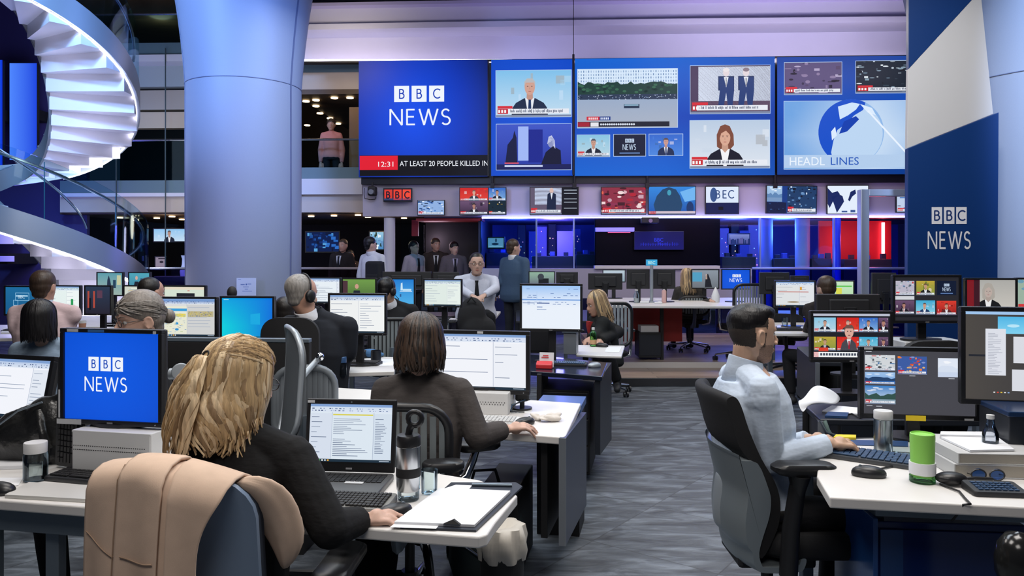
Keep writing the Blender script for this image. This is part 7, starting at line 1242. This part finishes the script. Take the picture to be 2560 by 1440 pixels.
keyboard('silver-framed black keyboard before the laptop', V((P(880, 640, 2.36).x, 2.345, ZD)), DESKA+.06, .26, .14, mat('keyboard_silver', (.25, .25, .24), .4, .3)); mouse('black mouse under the blonde woman\'s hand', PZ(988, 1288, ZD), -1.0)
bp = PZ(1021, 1248, ZD); bottle('steel_tumbler', 'tall steel tumbler with a black lid beside the laptop', 'bottle', bp, [(.035, .03), (.0375, .034), (.0385, .17), (.036, .172)], STEEL, [('clear_foot', [(.030, 0), (.034, .003), (.035, .03), (.030, .031)], GLSC), ('lid', [(.0385, .171), (.039, .174), (.039, .196), (.035, .204), (.012, .206)], BLK), ('grip_band', [(.0388, .075), (.0395, .078), (.0395, .10), (.0388, .103)], BLKM)])
tb = [o for o in bpy.data.objects if o.get('label', '').startswith('tall steel tumbler')][0]; G().tube([(.0, 0, .205), (.004, 0, .225), (.012, 0, .235)], .012, 8).obj('spout', BLK, tb, smooth=50); G().tube([(.02+.022*math.cos(a), 0, .255+.022*math.sin(a)) for a in [2*PI*i/14 for i in range(14)]], .009, 8, closed=True).obj('carry_loop', BLK, tb, smooth=50)
bottle('drinking_glass', 'clear drinking glass behind the steel tumbler', 'glass', PZ(1073, 1232, ZD), [(.024, 0), (.026, .003), (.028, .075), (.026, .0755), (.023, .006), (.0, .0055)], GLSC)
f = sheetp('clipboard', 'dark blue clipboard under white papers at the desk corner', [(1000, 1322), (1190, 1330), (1306, 1220), (1290, 1210), (1128, 1210)], ZD, .006, mat('board_navy', (.016, .020, .032), .4), 'clipboard'); p = PZ(1290, 1214, .74)
o = G().tube([PZ(1180, 1211, .742)-f.location, PZ(1280, 1213, .742)-f.location], .005, 8).obj('clip_bar', GREY, f); 
sheetp('paper_stack', 'white paper stack on the dark clipboard', [(986, 1310), (1186, 1318), (1276, 1232), (1130, 1226), (1098, 1226)], ZD+.0065, .007); sheetp('document_sheet', 'loose white sheet under the paper stack on the clipboard', [(975, 1318), (1090, 1228), (1140, 1212), (1180, 1214), (1090, 1322)], ZD+.0062, .0004)
t = thing('binder_clip', 'small black clip at the front of the papers', 'clip', PZ(1128, 1310, ZD+.014), -.4); G().rings([[(-.022, -.010, 0), (.025, .004, 0), (.004, .004, .012)], [(-.022, .0, 0), (.025, .012, 0), (.004, .012, .012)]]).obj('body', BLKM, t)
t = thing('waste_bin', 'dark waste bin with a white liner beyond the near desk end', 'bin', (P(1255, 640, 3.0).x, 3.0, 0)); G().lathe([(.075, 0), (.09, .36), (.085, .36), (.07, .02)], 24).obj('bucket', BLKM, t, smooth=40); g = G(); g.rings([[(r_*(1+.07*math.sin(7*q+z_*30)+.03*math.sin(15*q))*math.cos(q), r_*(1+.07*math.sin(7*q+z_*30))*math.sin(q), z_) for q in [2*PI*k/48 for k in range(48)]] for r_, z_ in ((.088, .31), (.098, .35), (.098, .40), (.085, .44), (.06, .445), (.02, .42))]); 0 and g.lathe([(.088, .33), (.104, .36), (.10, .42), (.085, .47), (.05, .485), (.0, .47)], 24); o = g.obj('liner', mat('bag_white', (.56, .52, .46), .5, bump=.35, bscale=12), t, smooth=60)
# desk of the grey-topped woman
mouse('black mouse under the hand of the grey-topped woman', PZ(1312, 1061, ZD), -1.0, .95); keyboard('flat white keyboard before the grey-topped woman', PZ(1205, 1056, ZD), DESKA, .34, .12, WPL, mat('key_pale', (.5, .5, .5), .5))
t = thing('crumpled_paper', 'crumpled white paper bag beside the grey-topped woman\'s hand', 'paper', PZ(1366, 1052, ZD)); g = G(); rn = random.Random(3); [g.sph((rn.uniform(-.055, .055), rn.uniform(-.03, .03), rn.uniform(.01, .022)), (rn.uniform(.015, .035), rn.uniform(.01, .025), rn.uniform(.006, .016)), 8, mx=M.Rotation(rn.uniform(-.6, .6), 3, 'Y')) for _ in range(12)]; fuse(g, .004, 1, 'body', [mat('tissue', (.62, .57, .52), .8)], t)
t = thing('desk_camera', 'black webcam with tangled leads right of the white riser', 'webcam', PZ(1306, 1030, ZD)+V((0, .08, 0))); G().box((0, 0, .07), (.07, .05, .06)).obj('body', BLKM, t, bevel=.012); G().cyl((0, 0, 0), (0, 0, .045), .012).obj('stem', BLKM, t); G().cyl((0, 0, 0), (0, 0, .008), .05, n=20).obj('base', BLK, t); [G().tube([(.02*k, -.02, .05), (-.04-.01*k, -.06, .03), (-.06, -.08-.01*k, .006), (-.03+.02*k, -.10, .004)], .003, 6).obj('lead', [BLKM, mat('lead_blue', (.03, .09, .2), .4)][k % 2], t) for k in range(3)]
# black aisle desk
t = thing('leaflet_box', 'red leaflet box on the black desk beside the aisle', 'box', PZ(1361, 921, ZD), DESKA); RD = mat('leaflet_red', (.62, .03, .035), .4); G().rings([[(-.055, -.03, 0), (.055, -.03, 0), (.055, .03, 0), (-.055, .03, 0)], [(-.055, -.03, .03), (.055, -.03, .03), (.055, .01, .052), (-.055, .01, .052)]]).obj('body', RD, t, bevel=.006); G().box((.01, .035, .055), (.10, .004, .10), rx=-.2).obj('leaflet', PAPER, t); [G().box((.0+.004*k, .030-.0+.004*k*.0, .072+.012*k), (.05-.012*k, .002, .006), rx=-.2).obj('printed_line', RD, t) for k in range(2)]
keyboard('blue-lit black keyboard on the black desk beside the aisle', PZ(1420, 913, ZD), DESKA, .27, .10, KEYB, BLUEK); mouse('pale mouse at the end of the black aisle desk', PZ(1486, 917, ZD), -1.2, .9, SILV)
t = thing('computer_tower', 'black computer box under the tall white mail monitor', 'computer', PZ(1352, 885, ZD)+V((0, .1, 0)), DESKA); G().bb((-.10, -.05, 0), (.08, .25, .19)).obj('case', BLKM, t, bevel=.006); G().bb((-.09, -.056, .02), (.07, -.05, .17)).obj('front_grille', BLK, t); t = thing('docking_stand', 'grey docking stand right of the black computer box', 'stand', PZ(1428, 888, ZD)+V((0, .08, 0)), DESKA); G().bb((-.05, -.04, 0), (.05, .12, .17)).obj('frame', mat('stand_grey', (.22, .24, .27), .4), t, bevel=.005); G().bb((-.06, -.05, .17), (.06, .13, .182)).obj('top', GREY, t)
bottle('green_bottle', 'clear bottle with green drink on the small white table', 'bottle', PZ(1483, 866, ZD), [(.026, 0), (.028, .004), (.028, .10), (.026, .115), (.012, .13), (.012, .142)], glassmat('green_glass', (.45, .85, .42), .2), [('cap', [(.013, .14), (.014, .142), (.014, .158), (.012, .16)], WPL), ('label_band', [(.0283, .02), (.0287, .022), (.0287, .055), (.0283, .057)], mat('label_orange', (.5, .3, .15), .5))]); mouse('black mouse on the small white table', PZ(1505, 867, ZD), 1.2); sheetp('paper_sheet', 'paper sheet on the small white table', [(1512, 880), (1548, 881), (1554, 868), (1518, 867)], ZD)
# desk of the suited headset man
keyboard('black keyboard on the headset man\'s desk', PZ(905, 911, ZD), DESKA, .27, .12); sheetp('paper_sheet', 'white paper at the end of the headset man\'s desk', [(948, 916), (984, 914), (986, 898), (955, 899)], ZD); t = thing('folded_cloth', 'folded blue cloth on the headset man\'s desk', 'cloth', PZ(925, 893, ZD)); g = G(); g.sph((0, 0, .03), (.075, .05, .035), 12); g.sph((.05, .01, .02), (.06, .04, .02), 10); fuse(g, .008, 2, 'body', [cloth('cloth_blue', (.07, .17, .34))], t)
t = thing('desk_telephone', 'black desk telephone left of the folded blue cloth', 'telephone', PZ(880, 896, ZD), -.3); G().rings([[(-.09, -.08, 0), (.09, -.08, 0), (.09, .08, 0), (-.09, .08, 0)], [(-.085, -.075, .02), (.085, -.075, .02), (.085, .075, .06), (-.085, .075, .06)]]).obj('body', BLKM, t, bevel=.006); G().cap((-.06, -.06, .05), (-.06, .06, .085), .018).obj('handset', BLK, t, smooth=50)
bottle('water_glass', 'blue-capped glass bottle at the headset man\'s elbow', 'bottle', PZ(856, 938, ZD)+V((0, -.02, 0)), [(.03, 0), (.032, .004), (.032, .08), (.03, .085)], GLSC, [('cap', [(.03, .085), (.031, .087), (.031, .12), (.028, .123)], mat('cap_blue', (.05, .12, .28), .4))])
bottle('paper_cup', 'white paper cup at the pink-shirted man\'s elbow', 'cup', PZ(206, 826, ZD), [(.028, 0), (.038, .10), (.035, .10), (.026, .006)], WPL, [('sleeve', [(.0315, .03), (.036, .075), (.0365, .075), (.032, .03)], mat('sleeve_tan', (.42, .2, .13), .7))])
bottle('green_cup', 'bright green cup on the small white side table', 'cup', PZ(1181, 783, ZD), [(.032, 0), (.036, .12), (.033, .12), (.03, .006)], mat('cup_green', (.16, .52, .12), .4)); bottle('white_jug', 'white jug left of the bright green cup', 'jug', PZ(1156, 784, ZD), [(.05, 0), (.055, .1), (.04, .17), (.035, .17)], WPL); bottle('small_bottle', 'small green bottle on the right of the white side table', 'bottle', PZ(1211, 787, ZD), [(.02, 0), (.02, .06), (.009, .09), (.009, .12)], mat('bottle_green', (.1, .26, .1), .3)); sheetp('plate', 'paper plate at the corner of the white side table', [(1215, 792), (1236, 792), (1242, 784), (1222, 784)], ZD, .012, WPL, 'plate')
t = thing('black_rucksack', 'black rucksack heaped in front of the seated man in the tie', 'bag', (P(1180, 640, 8.6).x, 8.6, .0)); g = G(); g.sph((0, 0, .78), (.17, .12, .26), 16); g.sph((.14, -.02, .66), (.14, .10, .16), 14); g.cap((-.02, 0, .1), (.02, 0, .7), .17, .16); fuse(g, .018, 3, 'body', [FAB], t); G().tube([(-.05, -.1, .98), (0, -.13, 1.04), (.05, -.1, .98)], .012, 6).obj('strap', BLKM, t)
# platform
t = thing('sign_pole', 'slim pole with a small bright blue sign on the platform desk', 'sign', P(1629, 757, 10.15)); t.location.z = .88; G().cyl((0, 0, 0), (0, 0, .50), .022).obj('pole', SILV, t); G().cyl((0, 0, 0), (0, 0, .015), .09, n=20).obj('foot', SILV, t); c = Canvas(1617, 656, 1645, 671, .15, .08); c.rect(1617, 656, 1645, 671, '3aa4d8'); c.up(); c.text('BBC', 1622, 667, 7, 'c8f0e8', 18); G().bb((-.077, .0, .49), (.077, .02, .575)).obj('plate', BLK, t); c.obj('face', t, (0, -.003, .532))
t = thing('filing_pedestal', 'dark pedestal with a paper stack under the platform desk', 'pedestal', (P(1622, 640, 9.95).x, 10.0, .15)); G().bb((-.145, -.15, .03), (.145, .2, .36)).obj('body', BLKM, t, bevel=.008); G().bb((-.135, -.155, .06), (.135, -.15, .33)).obj('drawer', DARK, t); tag(G().bb((-.115, -.12, .36), (.115, .12, .44)).obj('paper_stack', PAPER, loc=t.location), 'white paper stack on the dark pedestal', 'paper')
ZP = .882; bottle('water_bottle', 'clear bottle on the platform desk left of the sign pole', 'bottle', PZ(1591, 757, ZP), [(.034, 0), (.036, .1), (.02, .14), (.02, .16)], GLSC, [('drink', [(.03, .004), (.033, .06), (0, .061)], mat('milk', (.7, .7, .7), .5)), ('cap', [(.021, .16), (.021, .175), (.0, .176)], WPL)]); bottle('juice_carton', 'pink and white carton on the platform desk right of the pole', 'carton', PZ(1660, 757, ZP), [(.03, 0), (.03, .15), (.02, .17)], mat('carton_pink', (.66, .40, .38), .5), [('cap', [(.014, .165), (.014, .18), (0, .181)], WPL)]); bottle('paper_cone', 'white paper cone on the platform desk right of the blonde woman', 'paper', PZ(1789, 755, ZP), [(.05, 0), (.055, .08), (.03, .15), (.006, .20)], PAPER); sheetp('paper_sheet', 'loose papers left of the sign pole on the platform desk', [(1600, 758), (1622, 758), (1626, 750), (1606, 750)], ZP, .02); sheetp('paper_sheet', 'loose papers right of the sign pole on the platform desk', [(1636, 759), (1656, 759), (1652, 750), (1638, 750)], ZP, .012)
# right-hand desks
pk = PZ(2158, 1146, ZD); keyboard('black keyboard with bluish keys under the typing man\'s hands', pk, -.62, .40, .145, mat('keyboard_grey', (.05, .053, .06), .4), BLUEK); mouse('black mouse at the front of the pale-shirted man\'s desk', PZ(2172, 1190, ZD), 1.35, 1.05)
bottle('steel_tumbler', 'clear and steel tumbler with a white cap before the yellow sticker', 'bottle', PZ(2208, 1128, ZD), [(.031, .004), (.0325, .006), (.0325, .125), (.031, .127)], STEEL, [('cap', [(.033, .127), (.035, .13), (.035, .158), (.033, .161), (.0, .1605)], WPL), ('clear_sleeve', [(.032, 0), (.0345, .001), (.0345, .128), (.0335, .128)], GLSC)])
bottle('green_beaker', 'tall green beaker in a clear sleeve with a white label', 'cup', PZ(2306, 1204, ZD), [(.036, .022), (.0395, .155), (.0385, .164), (.036, .1655), (.034, .160), (.0, .158)], mat('beaker_green', (.27, .62, .11), .4), [('foot', [(.037, 0), (.041, .002), (.041, .02), (.036, .022)], glassmat('foot_green', (.35, .6, .3), .2)), ('label_band', [(.0413, .028), (.0416, .03), (.0416, .066), (.0413, .068)], PAPER)])
BKE = mat('book_pages', (.60, .55, .47), .8, bump=.6, bscale=120, stretch=(1, 1, 30)); BKC = mat('book_cover', (.50, .50, .50), .5)
for i, (lb, z_, dx, rz_, hh) in enumerate((('lower one of the two thick stacked books', ZD, 0, -.10, .047), ('upper one of the two thick stacked books', ZD+.0475, .008, -.075, .038))):
    p = V((P(2442, 640, 2.78).x+dx, 2.77, z_)); t = thing('book', lb+' on the right desk', 'book', p, rz_); G().bb((-.145, -.145, .004), (.14, .145, hh-.004)).obj('pages', BKE, t); G().bb((-.148, -.148, hh-.004), (.143, .148, hh)).bb((-.148, -.148, 0), (.143, .148, .004)).bb((-.151, -.148, 0), (-.146, .148, hh)).obj('cover', BKC, t, bevel=.0015)
for lb, pts, z_, th in (('white magazine lying on the two thick books', [(2352, 1096), (2425, 1130), (2536, 1128), (2488, 1092)], .818, .007), ('white papers at the back of the thick books', [(2350, 1090), (2485, 1093), (2490, 1083), (2352, 1082)], .8255, .006)): sheetp('magazine', lb, pts, z_, th, PAPER, 'magazine')
bottle('plastic_bottle', 'small clear plastic bottle standing on the papers at the right', 'bottle', PZ(2476, 1106, .8255), [(.026, 0), (.027, .004), (.026, .035), (.016, .06), (.012, .085)], glassmat('clear_plastic', (.86, .88, .92), .3), [('cap', [(.012, .085), (.013, .087), (.013, .1), (0, .101)], WPL)])
t = thing('telephone', 'black telephone receiver beside the green beaker', 'telephone', PZ(2378, 1212, ZD), -.1); g = G(); g.sph((0, 0, .022), (.052, .034, .022), 16); fuse(g, .004, 2, 'body', [BLK], t); G().tube([(.04, .0, .02), (.08, .01, .022), (.14, .02, .018)], .006, 8).obj('lead', BLKM, t)
k = thing('calculator', 'black desk calculator with blue keys at the right edge', 'calculator', PZ(2486, 1232, ZD), -.12); G().rings([[(x*s, y*s, z_+.10*(y+.05)*(z_ > .005)) for x, y in rr(.165, .10, .01)] for s, z_ in ((1, 0), (1, .012), (.97, .016))]).obj('body', KEYB, k, smooth=40); g = G(); [g.box((-.055+.018*i, -.028+.018*j, .0165+.10*(.022+.018*j)), (.013, .012, .006)) for i in range(7) for j in range(4)]; g.obj('keys', BLUEK, k)
t = thing('spectacles', 'black spectacles with blue lenses folded by the stacked books', 'glasses', PZ(2470, 1202, ZD), -.1); [G().tube([(s*.03+.024*math.cos(2*PI*i/16), 0, .020+.018*math.sin(2*PI*i/16)) for i in range(16)], .0028, 6, closed=True).obj('rim', BLK, t) for s in (-1, 1)]; [G().cyl((s*.03, -.0005, .02), (s*.03, .0005, .02), .022, n=20).obj('lens', glassmat('lens_blue', (.3, .5, .9), .2), t) for s in (-1, 1)]; G().tube([(-.054, .0, .02), (-.05, .06, .012), (.04, .07, .008)], .002, 6).tube([(.054, 0, .02), (.05, .05, .012), (-.04, .06, .008)], .002, 6).obj('temple', BLK, t)
t = thing('power_cable', 'dark cable hanging over the front of the right desk', 'cable', (0, 0, 0)); G().tube([PZ(2350, 1210, .735), PZ(2398, 1228, .736), PZ(2412, 1245, .736), PZ(2412, 1252, .736)+V((0, -.03, 0)), P(2408, 1262, 2.36), P(2398, 1280, 2.37), P(2380, 1302, 2.40)], .0035, 6).obj('cable', BLKM, t)
t = thing('clear_tray', 'clear plastic tray behind the green beaker', 'tray', PZ(2256, 1136, ZD), -.3); g = G(); g.rings([[(x*k, y*k, z_) for x, y in rr(.11, .09, .02)] for k, z_ in ((.85, 0), (1, .045), (.97, .045), (.82, .003))]); g.obj('shell', GLSC, t, smooth=40); sheetp('note_pad', 'yellow note pad at the back of the pale-shirted man\'s desk', [(2084, 1099), (2140, 1101), (2140, 1094), (2090, 1093)], ZD, .012, YEL, 'note'); sheetp('desk_mat', 'blue mat strip at the back of the pale-shirted man\'s desk', [(2120, 1113), (2270, 1117), (2270, 1104), (2125, 1101)], ZD, .003, mat('mat_blue', (.02, .07, .20), .4), 'mat')
t = thing('crumpled_sheet', 'crumpled white sheet hanging off the dark desk corner', 'paper', PZ(2040, 1025, ZD)); o = V(t.location); g = G(); rows = [[(2010, 1000, 3.75), (2032, 958, 3.9), (2070, 968, 3.95), (2104, 992, 4.0)], [(2000, 1002, 3.7), (2022, 985, 3.75), (2062, 988, 3.8), (2098, 1004, 3.85)], [(1995, 1000, 3.6), (2020, 1002, 3.6), (2050, 1004, 3.65), (2088, 1010, 3.75)], [(1998, 1016, 3.58), (2012, 1024, 3.58), (2026, 1008, 3.62), (2060, 1010, 3.7)], [(2006, 1030, 3.56), (2010, 1030, 3.56), (2018, 1014, 3.60), (2030, 1011, 3.66)]]
vs = [P(*q)-o for r in rows for q in r]; g.add(vs, [(j*4+i, j*4+i+1, (j+1)*4+i+1, (j+1)*4+i) for j in range(4) for i in range(3)]); o_ = g.obj('sheet', PAPER, t, smooth=80); s_ = o_.modifiers.new('soft', 'SUBSURF'); s_.levels = s_.render_levels = 2; s_ = o_.modifiers.new('thick', 'SOLIDIFY'); s_.thickness = .002
for i, (lb, pts, m) in enumerate((('loose papers left of the desktop monitor stand', [(2055, 1030), (2150, 1038), (2150, 1022), (2080, 1016)], PAPER), ('dark blue folder under the loose papers', [(2062, 1044), (2118, 1046), (2122, 1036), (2070, 1034)], mat('folder_blue', (.02, .06, .16), .4)), ('white papers at the foot of the large right monitor', [(2440, 1018), (2560, 1030), (2560, 1012), (2460, 1006)], PAPER))): sheetp('paper_sheet' if m is PAPER else 'folder', lb, pts, ZD, .006+.004*i, m)
keyboard('black keyboard behind the desktop monitor at the right', PZ(2500, 1040, ZD), -.1, .36, .12); t = thing('storage_box', 'dark box at the right edge behind the books', 'box', (P(2590, 640, 2.8).x, 2.86, ZD), -.15); G().bb((-.11, -.12, 0), (.12, .12, .19)).obj('body', DARK, t, bevel=.004); G().bb((-.115, -.125, .185), (.125, .125, .205)).obj('lid', BLUEBLK, t, bevel=.004)
t = thing('monitor_riser', 'white document box holding up the six-picture monitor', 'riser', (P(2318, 640, 5.0).x, 4.98, .73)); G().bb((-.215, -.12, 0), (.215, .2, .218)).obj('box', WPL, t, bevel=.004); G().bb((-.20, -.122, .10), (.20, -.12, .108)).obj('shelf_edge', GREY, t)
t = thing('chair_post', 'shiny black domed post at the lower right corner', 'post', (P(2545, 640, 2.25).x, 2.25, 0)); G().lathe([(.05, 0), (.05, .52), (.048, .54)], 28).obj('shaft', BLKM, t, smooth=40); G().lathe([(.052, .54), (.060, .56), (.062, .60), (.054, .645), (.034, .675), (.0, .685)], 28).obj('dome', mat('dome_black', (.012, .012, .012), .18), t, smooth=60)
t = thing('desk_speaker', 'small black webcam ball beside the notice on the column', 'speaker', P(580, 742, 6.2)); t.location.z = 0; G().cyl((0, 0, 0), (0, 0, 1.16), .02).obj('stand', BLKM, t); G().sph((0, 0, 1.20), (.04, .04, .055), 16).obj('head', BLKM, t, smooth=60)
bottle('vase', 'tall pale vase on the counter between staircase and column', 'vase', P(460, 690, 13.2)-V((0, 0, 0)), [(.06, 0), (.07, .08), (.035, .2), (.03, .30), (.05, .36)], mat('vase_pale', (.5, .5, .6), .3)); v = [o for o in bpy.data.objects if o.name.startswith('vase')][0]; v.location.z = 1.15; tag(G().box((0, 0, .575), (.9, .3, 1.15)).obj('counter', DARK, loc=(P(430, 640, 13.2).x+.2, 13.2, 0), bevel=.01), 'dark counter behind the railing between staircase and column', 'counter')
wscreen('bright screen with a newsreader seen between staircase and column', 382, 570, 469, 606, 1.3, lambda c: anchor(c, 382, 570, 469, 606, '8fc4ee', 'c4dcf0', '1a2030', '504848', 'b88c7c', cx=.48, hs=.95, third=False)); wscreen('dim poster screen with a pale face below the newsreader screen', 386, 640, 415, 676, 1.25, lambda c: (c.rect(386, 640, 415, 676, '8a7f92'), c.up(), c.ell(404, 655, 5, 3, '2a2430'), c.rect(396, 645, 412, 648, '2a2430')))

# --- more of the clutter between the desks
def tower(label, p, rz=0, w_=.18, d_=.42, h=.42):
    t = thing('computer_tower', label, 'computer', p, rz); G().bb((-w_/2, -d_/2, 0), (w_/2, d_/2, h)).obj('case', BLKM, t, bevel=.006); G().bb((-w_*.44, -d_/2-.006, h*.1), (w_*.44, -d_/2, h*.94)).obj('front_grille', BLK, t, bevel=.003); G().cyl((0, -d_/2-.009, h*.85), (0, -d_/2-.005, h*.85), .010).obj('power_button', GREY, t)
tower('black computer tower on the floor under the grey-topped woman\'s desk', (-.02, 3.75, 0), DESKA); tower('black computer tower on the floor under the near white desk', (-1.05, 2.9, 0), DESKA); tower('black computer tower under the headset man\'s desk', (-1.0, 5.55, 0), DESKA); tower('black computer tower under the pale-shirted man\'s desk', (1.95, 2.95, 0), -.1)
t = thing('tote_bag', 'dark cloth bag on the floor behind the grey-topped woman\'s chair', 'bag', (P(1210, 640, 3.5).x, 3.62, 0), .2); g = G(); g.rings([[(x*k+dx, y*k, z_) for x, y in rr(.34, .20, .06)] for k, dx, z_ in ((.9, 0, 0), (1, 0, .05), (1.02, .01, .22), (.85, 0, .36), (.6, -.01, .40))]); g.obj('body', mat('cloth_dark_teal', (.03, .045, .05), .85, bump=.5, bscale=18), t, smooth=60); G().tube([(-.08, 0, .38), (-.05, 0, .48), (.05, 0, .48), (.08, 0, .38)], .008, 6).obj('handle', BLKM, t)
keyboard('black keyboard below the white form monitor in the back row', PZ(1100, 806, ZD), 0, .40, .14); keyboard('black keyboard below the white planner monitor', PZ(1960, 826, ZD), 0, .40, .13); keyboard('black keyboard in front of the bald-crowned man', PZ(350, 828, ZD), 0, .40, .13); keyboard('black keyboard on the pink-shirted man\'s desk', PZ(60, 828, ZD), 0, .40, .13); keyboard('black keyboard under the coloured schedule monitor', PZ(450, 930, ZD), .1, .40, .13)
sheetp('paper_sheet', 'paper sheets on the brown-haired man\'s white desk', [(2000, 826), (2026, 826), (2022, 816), (2004, 816)], ZD, .01); sheetp('paper_sheet', 'paper sheets at the left end of the pink-shirted man\'s desk', [(2, 834), (30, 834), (34, 822), (8, 822)], ZD, .01)
bottle('plastic_cup', 'clear plastic cup on the brown-haired man\'s desk', 'cup', PZ(1962, 816, ZD), [(.028, 0), (.036, .10), (.034, .10), (.025, .004)], GLSC); bottle('mug', 'dark mug beside the white paper in the headset man\'s row', 'mug', PZ(940, 905, ZD), [(.034, 0), (.037, .004), (.037, .085), (.033, .085), (.032, .008)], DARK)
for i, (lb, pts) in enumerate((('black lead trailing behind the desktop monitor', [(2170, 1040), (2150, 1046), (2130, 1034), (2110, 1040)]), ('black lead looping right of the monitor mount', [(455, 1150), (470, 1140), (480, 1158), (500, 1150)]), ('black lead from the mouse on the right desk', [(2200, 1172), (2230, 1166), (2250, 1158), (2262, 1146)]), ('grey lead from the keyboard beside the white riser', [(330, 1180), (352, 1172), (345, 1164), (300, 1168)]))):
    t = thing('lead', lb, 'cable'); g = G(); q = [PZ(px, py, ZD+.004) for px, py in pts]; g.tube(q, .0035, 6).obj('wire', [BLKM, GREY][i == 3], t, smooth=60)
t = thing('cable_bundle', 'pale cable bundle hanging under the crumpled sheet at the dark desk', 'cable'); G().tube([P(2062, 1052, 3.56), P(2070, 1075, 3.54), P(2082, 1095, 3.55), P(2076, 1120, 3.56), P(2092, 1150, 3.58)], .009, 6).obj('wire', mat('wire_green', (.16, .24, .22), .5), t, smooth=60); G().tube([P(2050, 1052, 3.55), P(2066, 1080, 3.53), P(2096, 1090, 3.54)], .005, 6).obj('wire', GREY, t, smooth=60)
